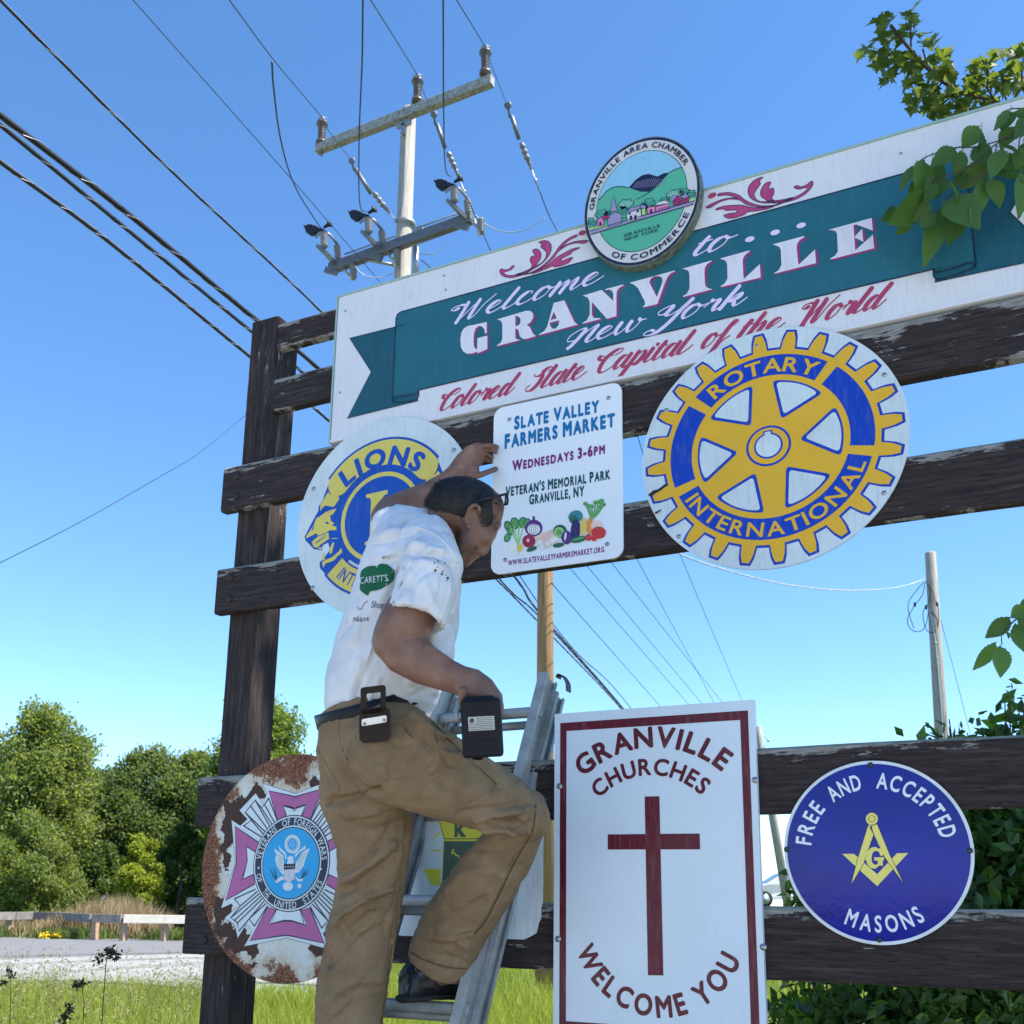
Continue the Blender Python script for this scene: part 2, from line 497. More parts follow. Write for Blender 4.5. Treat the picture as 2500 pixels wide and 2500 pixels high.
for k, (z0, z1, xl) in enumerate(((3.072, 3.254, -1.285), (2.656, 2.836, -1.276), (1.850, 2.034, -1.286), (1.406, 1.600, -1.298))):
    timber('rail', xl, 2.26, 0, RY, z0, z1, M_woodx, 11 + k)
    for px in (-1.21, 2.13):
        for dz in (.05, .135):
            b = MB(); b.lathe((px + .004 * k, .001, z0 + dz), (0, -1, 0), [(0, .016), (.004, .0155), (.008, .011), (.0105, .005), (.0108, .0001)], 14)
            b.build('bolt', plain('rusty_bolt', (.045, .03, .028, 1), .7, .3, .4, 150) if 'rusty_bolt' not in bpy.data.materials else bpy.data.materials['rusty_bolt'], fr)

# ================================================================= foliage helpers
def foliage_mat(name, dark, light, trans=.35, scale=.5, rough=.5, gloss=.35, yellow=None):
    t = NT(name); v = t.coord()
    g_ = t.new('ShaderNodeNewGeometry')
    n = t.noise(v, scale, 4, .6)
    rnd = g_.outputs['Random Per Island']
    mixf = t.math('ADD', t.math('MULTIPLY', n, .65), t.math('MULTIPLY', rnd, .35))
    c = t.ramp(mixf, [(.28, dark), (.72, light)])
    t.col(c); t.set(rough, 0, gloss)
    tr = t.new('ShaderNodeBsdfTranslucent')
    tc_ = t.mix(1.0, c, yellow or (1.5, 1.35, .55, 1), 'MULTIPLY'); t.ln(tc_, tr.inputs[0])
    mx = t.new('ShaderNodeMixShader'); mx.inputs[0].default_value = trans
    t.ln(t.p.outputs[0], mx.inputs[1]); t.ln(tr.outputs[0], mx.inputs[2])
    t.ln(mx.outputs[0], t.n['Material Output'].inputs[0])
    return t.mat
def np_mesh(name, V, F, mats, parent=None, smooth=False):
    me = bpy.data.meshes.new(name)
    nv, nf, k = len(V), len(F), F.shape[1]
    me.vertices.add(nv); me.vertices.foreach_set('co', V.astype(np.float32).ravel())
    me.loops.add(nf * k); me.loops.foreach_set('vertex_index', F.astype(np.int32).ravel())
    me.polygons.add(nf); me.polygons.foreach_set('loop_start', np.arange(nf, dtype=np.int32) * k)
    me.update(calc_edges=True); me.validate()
    if smooth: me.polygons.foreach_set('use_smooth', np.ones(nf, bool))
    for q in (mats if isinstance(mats, (list, tuple)) else [mats]): me.materials.append(q)
    return link(bpy.data.objects.new(name, me), parent)
def unit(a): return a / np.maximum(np.linalg.norm(a, axis=1, keepdims=True), 1e-9)
def leaves(P, size, rs, up=.5, ratio=.55, fold=.25, droop=None):
    """many small folded leaves: 2 quads each, (verts, faces)"""
    n = len(P)
    d = unit(rs.normal(size=(n, 3)) + (0, 0, 0 if droop is None else droop))
    nr = unit(rs.normal(size=(n, 3)) + np.array([0, 0, up * 2]))
    s = unit(np.cross(d, nr)); nn = unit(np.cross(s, d))
    L = size * (.65 + .7 * rs.random((n, 1)))
    w = L * ratio * .5
    base, tip = P, P + d * L
    m1, m2 = P + d * L * .45 + nn * w * fold, P + d * L * .45
    a, b = m2 + s * w + nn * w * fold * .5, m2 - s * w + nn * w * fold * .5
    mid = m2 - nn * w * fold
    V = np.stack([base, a, tip, b, mid], 1).reshape(-1, 3)
    i = np.arange(n)[:, None] * 5
    F = np.concatenate([i + np.array([[0, 4, 2, 1]]), i + np.array([[0, 3, 2, 4]])], 0)
    return V, F
def crown_points(blobs, n, rs, shell=.55):
    vol = np.array([r[1][0] * r[1][1] * r[1][2] for r in blobs]) ** .72
    cnt = rs.multinomial(n, vol / vol.sum())
    out = []
    for (c, r), k in zip(blobs, cnt):
        d = unit(rs.normal(size=(k, 3))); q = shell + (1 - shell) * rs.random((k, 1)) ** .8
        out.append(np.array(c) + d * q * np.array(r) * (1 + np.where(rs.random((k, 1)) < .3, .34, .12) * rs.normal(size=(k, 1))))
    return np.concatenate(out)
M_bark = plain('grey_brown_bark', (.11, .085, .065, 1), .9, 0, .4, 6, .8, 25)

def tree(name, label, base, h, rad, leafmat, n, size, seed, low=.18, group='trees beyond the road', nb=22, taper=1.0, shape='round'):
    rs = np.random.RandomState(seed); q = random.Random(seed)
    root = empty(name, base, label, 'tree', group)
    b = MB(); B = Vector(base)
    pts = [B + Vector((0, 0, -.2))] + [B + Vector((q.uniform(-.02, .02) * h, q.uniform(-.02, .02) * h, h * t_)) for t_ in (.2, .4, .6, .8)]
    b.tube(pts, [h * .028, h * .023, h * .018, h * .012, h * .005], 8)
    blobs = []
    for k in range(nb):
        tt = low + (1 - low) * ((k + .5) / nb) * .93
        prof = math.sin(min(1, (tt - low) / (1 - low) * .93 + .12) * math.pi) ** .6 if shape == 'round' else (1 - (tt - low) / (1 - low)) * .95 + .08
        a = k * 2.4 + q.uniform(-.5, .5); rr2 = rad * prof * q.uniform(.35, .86)
        c = B + Vector((math.cos(a) * rr2, math.sin(a) * rr2, h * tt))
        s_ = rad * q.uniform(.20, .44) * (.6 + .5 * prof)
        blobs.append((tuple(c), (s_, s_, s_ * q.uniform(.75, 1.05))))
        if k % 2 == 0:
            st = B + Vector((0, 0, h * max(.12, tt - .14)))
            b.tube([st, st.lerp(c, .5) + Vector((0, 0, -.03 * h)), c], [h * .009, h * .006, h * .002], 6)
    b.build('trunk', M_bark, root)
    P = crown_points(blobs, n, rs)
    V, F = leaves(P, size, rs, .8)
    np_mesh('crown', V, F, leafmat, root)
    return root

# ================================================================= trees beyond the road (left and behind)
LM = {'poplar': foliage_mat('poplar_leaves', (.14, .20, .055, 1), (.27, .34, .13, 1), .62, .55, .5, .4),
      'mid': foliage_mat('hedgerow_leaves', (.10, .16, .060, 1), (.20, .27, .115, 1), .62, .35, .6, .25),
      'bright': foliage_mat('young_bright_leaves', (.20, .26, .030, 1), (.34, .40, .060, 1), .5, .8),
      'fresh': foliage_mat('fresh_green_leaves', (.12, .19, .045, 1), (.23, .32, .09, 1), .62, .6),
      'dark': foliage_mat('deep_green_leaves', (.065, .115, .035, 1), (.15, .225, .075, 1), .6, .6),
      'spruce': foliage_mat('spruce_needles', (.020, .045, .030, 1), (.05, .085, .055, 1), .15, .6)}
def at_ground(px, dep):
    p = Wd(px, 2200, dep); p.z = ground_z(p.x, p.y); return p
def htop(px, py, dep, base): return Wd(px, py, dep).z - base.z
def tr(name, label, px, top, halfw, dep, m, n, size, seed, **kw):
    B = at_ground(px, dep); h = htop(px, top, dep, B); rad = halfw / F_PX * dep
    return tree(name, label, tuple(B), h, rad, LM[m], n, size, seed, **kw)
tr('poplar_tree', 'tall pale green tree at the far left edge beyond the road', 60, 1672, 150, 56, 'poplar', 64000, .22, 21, low=.05, nb=72)
tr('leafy_tree', 'mid green tree just right of the tall pale one', 205, 1850, 130, 63, 'mid', 46000, .22, 22, low=.05, nb=46)
tr('leafy_tree', 'roundest and highest green tree in the middle of the distant tree line', 325, 1795, 150, 62, 'mid', 52000, .22, 23, low=.05, nb=46)
tr('leafy_tree', 'broad green tree between the tree line top and the dark post', 445, 1805, 130, 63, 'mid', 46000, .22, 24, low=.05, nb=46)
tr('leafy_tree', 'fresh green tree rising close behind the dark left post', 600, 1655, 150, 54, 'fresh', 64000, .22, 25, low=.05, nb=72)
tr('leafy_shrub', 'pale green shrub at the foot of the tall left tree', 75, 1990, 110, 53, 'poplar', 34000, .17, 26, low=.03, nb=34)
tr('leafy_shrub', 'bright yellow green shrub behind the timber guard rail', 335, 2025, 66, 52, 'bright', 24000, .15, 27, low=.03, nb=18)
tr('leafy_shrub', 'dark green shrub between the yellow green shrub and the post', 440, 2000, 66, 54, 'dark', 26000, .17, 28, low=.02, nb=18)
tr('leafy_shrub', 'dark low shrub under the middle of the tree line', 205, 2050, 85, 57, 'dark', 26000, .2, 29, low=.02, nb=18)
tr('spruce_tree', 'small dark conifer tip beside the rusty round sign', 770, 1825, 60, 66, 'spruce', 9000, .22, 30, low=.05, nb=24, shape='cone')
for k, (px, tp, hw, dp) in enumerate(((800, 1960, 110, 60), (960, 1985, 110, 62), (1130, 1990, 110, 60), (1290, 1985, 100, 62))):
    tr('leafy_tree', 'low green tree of the line seen in the gaps behind the man and ladder', px, tp, hw, dp, 'fresh', 7000, .32, 40 + k, low=.03, nb=18)

# ================================================================= guard rail, small signs, reeds, flowers
M_oldrail = plain('silvered_rail_wood', (.20, .18, .16, 1), .85, 0, .3, 5, .4, 40)
M_newrail = plain('new_pale_rail_wood', (.62, .56, .46, 1), .7, 0, .08, 5, .2, 40)
M_postwood = plain('tan_rail_post', (.36, .24, .15, 1), .8, 0, .2, 8, .4, 40)
gr = empty('guard_rail', tuple(Wz(300, 2292)), 'low timber guard rail with one new pale section along the far side of the road', 'guard rail')
gpx = [(-120, 2290), (-70, 2290), (20, 2287), (73, 2284), (147, 2287), (229, 2295), (300, 2297), (400, 2298), (500, 2299), (620, 2300), (740, 2302)]
GP = [Wz(a, b) for a, b in gpx]
GD = [depth(p) for p in GP]
for i, p in enumerate(GP):
    if i in (0, ): continue
    b = MB(); w = .11
    b.box(p.x - w, p.x + w, p.y - w, p.y + w, p.z - .2, p.z + .80, 0, .01)
    b.build('rail_post', M_postwood, gr)
for a, c, m_ in ((0, 6, M_oldrail), (6, 10, M_newrail)):
    for i in range(a, c):
        p, q = GP[i], GP[i + 1]; d = (q - p).normalized(); n = Vector((d.y, -d.x, 0))
        if (Vector(CAM) - p).dot(n) < 0: n = -n
        b = MB(); L = (q - p).length / 2 - .004
        b.obox((p + q) / 2 + n * .19 + Vector((0, 0, .80)), d * L, n * .07, Vector((0, 0, .155)), 0, .012)
        b.build('rail_beam', m_, gr)
M_tinsign = plain('small_sign_lilac', rgb(140, 150, 205), .5); M_signgrey = plain('small_sign_back', (.22, .25, .22, 1), .5); M_dkpost = plain('small_sign_post', (.08, .10, .08, 1), .6)
for px, top, wpx, m_, lab in ((239, 2185, 13, M_tinsign, 'small lilac sign on a thin post among the reeds'), (57, 2188, 8, M_signgrey, 'narrow grey sign on a thin dark post at the far left')):
    B = Wz(px, 2262); dp = depth(B); zt_ = Wd(px, top, dp).z; s_ = wpx / F_PX * dp
    r_ = empty('small_sign', tuple(B), lab, 'sign')
    b = MB(); b.tube([B + Vector((0, 0, -.1)), B + Vector((0, 0, zt_ - B.z))], .035, 6); b.build('post', M_dkpost, r_)
    b = MB(); b.obox(Vector((B.x, B.y, zt_ - .36)) - Vector(CF) * .06, Vector(CX) * s_, Vector((CF[0], CF[1], 0)) * .012, Vector((0, 0, .36)), 0, .006); b.build('plate', m_, r_)

def blades(P, H, wid, rs, lean=.3, seg=2):
    n = len(P); a = rs.random(n) * 2 * math.pi
    side = np.stack([np.cos(a), np.sin(a), np.zeros(n)], 1) * (wid * .5)
    ln_ = np.stack([rs.normal(size=n), rs.normal(size=n), np.zeros(n)], 1) * lean * H[:, None]
    up = np.zeros((n, 3)); up[:, 2] = H
    m_ = P + up * .55 + ln_ * .3
    t_ = P + up + ln_
    V = np.stack([P - side, P + side, m_ + side * .8, m_ - side * .8, t_], 1).reshape(-1, 3)
    i = np.arange(n)[:, None] * 5
    F = np.concatenate([i + np.array([[0, 1, 2]]), i + np.array([[0, 2, 3]]), i + np.array([[3, 2, 4]])], 0)
    return V, F
def ground_fan(n, pxa, pxb, da, db, rs, power=1.0):
    px = pxa + (pxb - pxa) * rs.random(n); dp = np.sqrt(da ** 2 + (db ** 2 - da ** 2) * rs.random(n) ** power)
    P = CAM + ((px - 1250) / F_PX * dp)[:, None] * CX + dp[:, None] * np.array([CF[0], CF[1], 0]) * 1.0
    P[:, 2] = [ground_z(a, b_) for a, b_ in P[:, :2]]
    return P
rs = np.random.RandomState(5)
M_grass = foliage_mat('tall_meadow_grass', (.17, .22, .026, 1), (.36, .42, .090, 1), .5, .7, .6, .2)
def inside_road(P):
    out = []
    for p in P:
        if depth(p) < 1: out.append(False); continue
        x, y = proj((p[0], p[1], .0)); out.append(x < 900 and y < (2440 if x < 420 else 2440 - (x - 420) * .08) and y > 2200)
    return np.array(out)
P = np.concatenate([ground_fan(70000, -80, 2600, 6.0, 16, rs), ground_fan(14000, 900, 2600, 16, 34, rs), ground_fan(5000, 400, 2700, 3.0, 6.5, rs)])
P = P[~inside_road(P)]
V, F = blades(P, .34 + .26 * rs.random(len(P)), .010 + .006, rs, .28)
g1 = np_mesh('meadow_grass', V, F, M_grass); tag(g1, kind='stuff')
M_reed = foliage_mat('dry_reeds', (.20, .145, .085, 1), (.42, .33, .21, 1), .3, .9, .8, .1)
DR = depth(Wz(300, 2290))
P = ground_fan(9000, 60, 470, DR + 1.6, DR + 7, rs)
hump = np.array([.35 + .65 * max(0, math.sin((proj(p)[0] - 60) / 410 * math.pi)) * (.75 + .5 * noise.noise(Vector((p[0] * .35, p[1] * .35, 2)))) for p in P])
V, F = blades(P, (.5 + 1.35 * rs.random(len(P))) * hump, .045, rs, .22)
tag(np_mesh('dry_reeds', V, F, M_reed), kind='stuff')
M_weed = foliage_mat('roadside_weeds', (.055, .10, .020, 1), (.16, .21, .055, 1), .4, .9)
P = ground_fan(9000, -60, 760, DR + .5, DR + 3.2, rs)
keep = rs.random(len(P)) < .5 + .5 * np.sin(P[:, 0] * 1.7)
V, F = blades(P[keep], .15 + .40 * rs.random(keep.sum()), .05, rs, .5)
tag(np_mesh('roadside_weeds', V, F, M_weed), kind='stuff')
M_fl = plain('yellow_petals', (.80, .58, .02, 1), .6)
P = ground_fan(170, 172, 220, DR + .3, DR + .9, rs); P[:, 2] += .06 + .16 * rs.random(len(P))
V, F = leaves(P, .09, rs, 1.5, .9); tag(np_mesh('yellow_flowers', V, F, M_fl), kind='stuff')
# seeding grass stalks in the meadow edge and dark ones near the camera
M_seed = foliage_mat('ripe_grass_heads', (.16, .17, .05, 1), (.30, .29, .12, 1), .4, 2)
P = ground_fan(700, -60, 640, 7.5, 14, rs); H = .62 + .42 * rs.random(len(P))
V, F = blades(P, H, .006, rs, .12)
hp = np.repeat(P, 7, 0); hp[:, 2] += np.repeat(H, 7) * (.80 + .22 * rs.random(len(hp))); hp[:, :2] += rs.normal(size=(len(hp), 2)) * .018
V2, F2 = leaves(hp, .035, rs, .2, .3); 
V = np.concatenate([V, V2]); 
me_f = np.concatenate([np.concatenate([F, F[:, 2:]], 1)[:0], np.zeros((0, 4), int)]) if 0 else None
tag(np_mesh('grass_stalks', V[:len(P) * 5], F, M_seed), kind='stuff')
tag(np_mesh('grass_seed_heads', V2, F2, M_seed), kind='stuff')
M_darkstalk = plain('shaded_seed_stalk', (.035, .045, .020, 1), .8, 0, .3, 60)
for k, (pts, heads, dp) in enumerate((([(245, 2560), (252, 2440), (258, 2360), (264, 2315)], [(262, 2322, 26, 16), (258, 2330, 20, 12), (280, 2335, 16, 9), (285, 2330, 14, 9), (242, 2344, 14, 8), (270, 2318, 14, 10)], 3.4),
                                      ([(200, 2560), (205, 2450), (200, 2405)], [(190, 2403, 18, 8), (204, 2400, 12, 8), (184, 2407, 10, 5)], 3.6), ([(22, 2560), (26, 2440), (27, 2370)], [(27, 2372, 12, 8), (29, 2382, 10, 9), (10, 2400, 7, 5)], 3.8), ([(160, 2600), (165, 2500)], [(165, 2478, 18, 18), (172, 2462, 10, 10), (158, 2490, 12, 12)], 3.2))):
    g0 = Wd(*pts[0], dp)
    r_ = empty('seed_stalk', (g0.x, g0.y, 0), ('tallest dark seeding grass stalk at the lower left, heads standing on the pale pavement', 'shorter bent dark seed stalk left of the tallest one', 'dark seed stalk at the very left edge of the photo', 'dark fuzzy seed head low at the left among the bright grass')[k], 'grass stalk', 'dark seed stalks near the camera')
    b = MB(); b.tube([Vector((g0.x, g0.y, -.02))] + [Wd(a, c, dp) for a, c in pts], .0014, 5); b.build('stem', M_darkstalk, r_)
    hp = []
    q = random.Random(k)
    for (x, y, w, h) in heads:
        for i in range(22): hp.append(tuple(Wd(x + q.gauss(0, w * .42), y + q.gauss(0, h * .42), dp + q.gauss(0, .008))))
    V, F = leaves(np.array(hp), .016, np.random.RandomState(k), .2, .5); np_mesh('seed_head', V, F, M_darkstalk, r_)
# ================================================================= the signs on the wooden frame
YF = -.010                                    # front of the flat sign plates
def lay(k, base=YF): return base - .0007 * k
def cfit(P):
    A = np.array([[2 * x, 2 * z, 1] for x, z in P]); b = np.array([x * x + z * z for x, z in P])
    q = np.linalg.lstsq(A, b, rcond=None)[0]
    return (q[0], q[1]), math.sqrt(q[2] + q[0] ** 2 + q[1] ** 2)
def ang(c, p): return math.degrees(math.atan2(p[1] - c[1], p[0] - c[0]))
def dist(a, b): return math.hypot(a[0] - b[0], a[1] - b[1])
def mirror(P, sc): return [(2 * sc - a, b) for a, b in P]
def Z(f, pts): return [f(a, b) for a, b in pts]
def ell(f, cx, cy, rx, ry, rot=0, n=24):
    q = R(rot)
    return [f(cx + rx * math.cos(2 * math.pi * i / n) * math.cos(q) - ry * math.sin(2 * math.pi * i / n) * math.sin(q),
              cy + rx * math.cos(2 * math.pi * i / n) * math.sin(q) + ry * math.sin(2 * math.pi * i / n) * math.cos(q)) for i in range(n)]

def paint(name, c, rough=.42, var=.06, spec=.35, dirt=.2):
    t = NT(name); v = t.coord()
    n1 = t.noise(v, 6, 6, .6); n2 = t.noise(t.coord((30, 30, 4)), 3, 4)
    base = t.ramp(n1, [(.3, tuple(x * (1 - var) for x in c[:3]) + (1,)), (.7, tuple(min(1, x * (1 + var)) for x in c[:3]) + (1,))])
    t.col(t.mix(t.ramp(n2, [(.5, 0.0), (.8, dirt)]), base, (.30, .28, .24, 1)))
    t.p.inputs['Roughness'].default_value = rough
    t.set(rough, 0, spec)
    return t.mat
M_white = paint('aged_white_paint', (.70, .68, .69, 1), .5, .04)
M_aluminium = paint('pale_sheet_metal', (.60, .66, .66, 1), .38, .09, .3, .3)
M_market_white = paint('clean_white_sheet', (.80, .81, .82, 1), .35, .02, .3, .05)
M_church_white = paint('smooth_white_board', (.66, .72, .76, 1), .3, .03, .3, .08)
M_teal = paint('teal_paint', rgb(34, 98, 110), .42, .12, .35, .07)
M_teal_dark = paint('dark_teal_paint', rgb(26, 82, 96), .42, .1, .35, .07)
M_navy = paint('navy_line_paint', rgb(22, 30, 62), .4)
M_cream = paint('pale_letter_paint', (.72, .68, .71, 1), .45, .06)
M_magenta = paint('magenta_paint', rgb(152, 52, 112), .45, .06)
M_lilac = paint('lilac_letter_paint', rgb(226, 206, 236), .45, .05)
M_crimson = paint('faded_crimson_paint', rgb(172, 58, 92), .45, .1)
M_rose = paint('faded_rose_paint', rgb(178, 62, 112), .45, .14)
M_gold = paint('gear_gold_paint', rgb(226, 172, 34), .4, .05)
M_blue = paint('deep_blue_paint', rgb(4, 58, 168), .38, .05)
M_lblue = paint('royal_blue_paint', rgb(12, 74, 166), .38, .06)
M_yellow = paint('dull_yellow_paint', rgb(216, 196, 92), .42, .06)
M_maroon = paint('maroon_vinyl', rgb(92, 14, 34), .35, .14)
M_enamel = None
M_screw = plain('screw_steel', (.35, .36, .36, 1), .35, .9, .25, 200)
M_edge_green = paint('sign_edge_trim', rgb(150, 178, 170), .4)

def screws(parent, pts, r=.0075, y=YF):
    for p in pts:
        b = MB()
        b.lathe((p[0], y + .0005, p[1]), (0, -1, 0), [(0, r * 1.25), (.0012, r * 1.25), (.0013, r), (.0035, r * .8), (.0045, r * .35), (.0046, .0001)], 12)
        b.box(p[0] - r * .6, p[0] + r * .6, y - .0050, y - .0042, p[1] - r * .12, p[1] + r * .12)
        b.build('screw', M_screw, parent)

# ----------------------------------------------------------------- script lettering (brush strokes)
SCRIPT = {
 'e': (.74, [[(0, .3), (.3, .52), (.48, .8), (.36, 1), (.14, .8), (.05, .4), (.2, .03), (.45, .06), (.8, .45)]]),
 'l': (.5, [[(.26, 1.95), (.12, .9), (.02, .25), (.14, .0), (.38, .14), (.62, .5)]]),
 'c': (.7, [[(.52, .74), (.5, .96), (.3, .98), (.1, .65), (.06, .25), (.24, 0), (.48, .08), (.8, .45)]]),
 'o': (.76, [[(.44, 1), (.2, .9), (.06, .5), (.1, .08), (.26, 0), (.5, .3), (.55, .75), (.44, 1), (.5, .84), (.64, .74), (.86, .8)]]),
 'm': (1.15, [[(.12, 1), (.08, .6), (.0, .0)], [(.02, .1), (.22, .7), (.42, 1), (.46, .75), (.38, 0)], [(.4, .1), (.6, .7), (.8, 1), (.84, .75), (.76, .25), (.86, .02), (1.04, .18), (1.22, .5)]]),
 't': (.46, [[(.24, 1.45), (.12, .8), (.04, .2), (.18, 0), (.36, .14), (.56, .5)], [(-.02, .96), (.42, 1.04)]]),
 'w': (1.0, [[(.08, 1), (.02, .4), (.14, .02), (.34, .3), (.5, 1), (.46, .5), (.56, .02), (.76, .2), (.88, .8), (.8, 1), (.84, .82), (1.08, .8)]]),
 'r': (.7, [[(0, .5), (.22, 1.05), (.2, .86), (.48, .9), (.42, .4), (.44, .06), (.6, .1), (.8, .5)]]),
 'k': (.76, [[(.26, 1.95), (.14, 1), (0, 0)], [(.06, .3), (.36, .9), (.54, .95), (.46, .62), (.2, .5), (.4, .4), (.46, .08), (.62, .04), (.84, .45)]]),
 'd': (.88, [[(.52, .82), (.36, 1), (.14, .8), (.04, .35), (.16, .0), (.36, .2), (.54, .8)], [(.76, 1.95), (.62, 1.1), (.52, .25), (.62, .0), (.8, .14), (1.0, .5)]]),
 'a': (.82, [[(.52, .82), (.36, 1), (.14, .8), (.04, .35), (.16, .0), (.36, .2), (.54, .8)], [(.62, 1.0), (.54, .5), (.5, .2), (.6, .0), (.76, .14), (.94, .5)]]),
 'p': (.8, [[(.2, 1.05), (.1, .4), (-.12, -.85)], [(.04, .2), (.3, .85), (.52, 1), (.6, .7), (.46, .14), (.28, .0), (.2, .1), (.6, .2), (.86, .5)]]),
 'i': (.44, [[(.14, 1), (.06, .5), (.02, .2), (.14, 0), (.34, .14), (.54, .5)], [(.28, 1.42), (.27, 1.36)]]),
 'h': (.8, [[(.26, 1.95), (.14, 1), (0, 0)], [(.04, .15), (.3, .8), (.48, 1), (.54, .76), (.46, .25), (.56, .02), (.72, .14), (.9, .5)]]),
 'f': (.52, [[(.06, .3), (.34, 1.2), (.6, 1.8), (.5, 1.98), (.36, 1.7), (.2, .8), (.0, -.7), (-.06, -.9), (.16, -.3), (.3, .2), (.6, .5)]]),
 'n': (.8, [[(.12, 1), (.08, .6), (.0, .0)], [(.04, .15), (.3, .8), (.48, 1), (.54, .76), (.46, .25), (.56, .02), (.72, .14), (.9, .5)]]),
 'W': (1.45, [[(.02, 1.52), (-.14, 1.36), (-.3, 1.5), (-.24, 1.8), (.05, 1.88), (.34, 1.62)], [(.36, 1.95), (.34, 1.2), (.3, .1), (.28, -.08)], [(.3, 0), (.56, .8), (.86, 1.8)], [(.86, 1.9), (.82, 1.0), (.78, .2), (.84, .0), (1.0, .2), (1.2, 1.1), (1.5, 2.05)]]),
 'C': (.92, [[(.62, 1.3), (.86, 1.62), (.84, 1.95), (.6, 1.98), (.3, 1.6), (.1, .9), (.14, .2), (.36, -.02), (.64, .1), (.98, .5)], [(.44, 1.42), (.1, 1.38), (-.2, 1.6), (-.26, 1.3), (-.06, 1.1), (.14, 1.16)]]),
 'S': (.9, [[(.84, 1.5), (1.0, 1.72), (.86, 1.98), (.6, 1.86), (.5, 1.5), (.6, 1.0), (.56, .4), (.32, 0), (.02, .02), (-.1, .3), (.04, .46)], [(.52, 1.3), (.24, 1.16), (.04, 1.28), (-.02, 1.52)]]),
 'N': (1.1, [[(.24, .42), (-.1, .5), (-.1, 1.0), (.22, 1.5), (.44, 1.4), (.4, .9), (.22, .1), (.1, -.2)], [(.16, .0), (.46, .8), (.78, 1.5), (.9, 1.5), (.82, .8), (.74, .2), (.88, .0), (1.04, .14), (1.2, .5)]]),
 'Y': (.98, [[(.3, .82), (.02, .82), (-.08, 1.2), (.2, 1.6), (.4, 1.55), (.34, 1.1), (.28, .72), (.5, .62), (.8, 1.0), (1.04, 1.8)], [(1.06, 1.85), (.86, 1.0), (.6, -.1), (.3, -.72), (-.06, -.8), (-.2, -.56), (-.02, -.4), (.16, -.5)]]),
 '.': (.6, [[(.15, .62), (.4, .72)]]),
}
def script(mb, text, A, B, xh, y, mi=0, slant=.66, thick=.35, thin=.10):
    x, items = 0, []
    for ch in text:
        if ch == ' ': x += .55; continue
        adv, st = SCRIPT[ch]; items.append((x, st, ch)); x += adv
    A, B = Vector(A), Vector(B); e = (B - A) / x; up = Vector((-e.y, e.x)).normalized() * xh
    for x0, st, ch in items:
        for sct in st:
            pts = [(a, b if b < 1 else 1 + (b - 1) * .68) for a, b in catmull(sct, 6)]
            P = [A + e * (x0 + a + (b * slant * xh / e.length)) + up * b for a, b in pts]
            n = len(pts); ws = []
            for i in range(n):
                a, b = pts[max(i - 1, 0)], pts[min(i + 1, n - 1)]
                dx, dy = b[0] - a[0], b[1] - a[1]; L = math.hypot(dx, dy) or 1
                down = max(0, -dy / L)
                if ch == '.' or (ch == 'i' and sct is st[-1]): w = .3
                else: w = thin + (thick - thin) * down ** .8
                ws.append(w * xh)
            ws = [(ws[max(i - 1, 0)] + ws[i] * 2 + ws[min(i + 1, n - 1)]) / 4 for i in range(n)]
            stroke(mb, [tuple(q) for q in P], ws, y, mi)

# ----------------------------------------------------------------- 1. welcome panel
SC0 = .476                                    # centre line of the panel
wp = empty('welcome_sign', (SC0, 0, 3.26), 'long white and teal panel lettered Welcome to Granville across the top of the frame', 'sign')
PY = -.002                                    # front of the long panel
PX0, PX1, PZ0, PZ1 = -.772, 1.724, 3.262, 3.868
b = MB(); b.box(PX0, PX1, PY, .042, PZ0, PZ1, 0, .003)
b.build('panel', M_white, wp)
b = MB()
for z0, z1 in ((PZ1 - .001, PZ1 + .011),): b.box(PX0 - .002, PX1 + .002, PY - .004, .044, z0, z1 - .004, 0, .001)
b.box(PX0 - .006, PX0 - .0005, PY - .004, .043, PZ0, PZ1 - .002)
b.build('edge_trim', M_edge_green, wp)
b = MB(); b.box(PX0, PX1, PY - .003, PY - .0003, PZ0, PZ0 + .010); b.build('lower_trim', M_white, wp)
z1 = zoomer(700, 200, .5176, PY); z2 = zoomer(1500, 200, .5176, PY)
zA = zoomer(1060, 580, .20704, PY); zB = zoomer(1440, 500, .20704, PY); zC = zoomer(1780, 480, .20704, PY); zF = zoomer(1200, 540, .1294, PY)
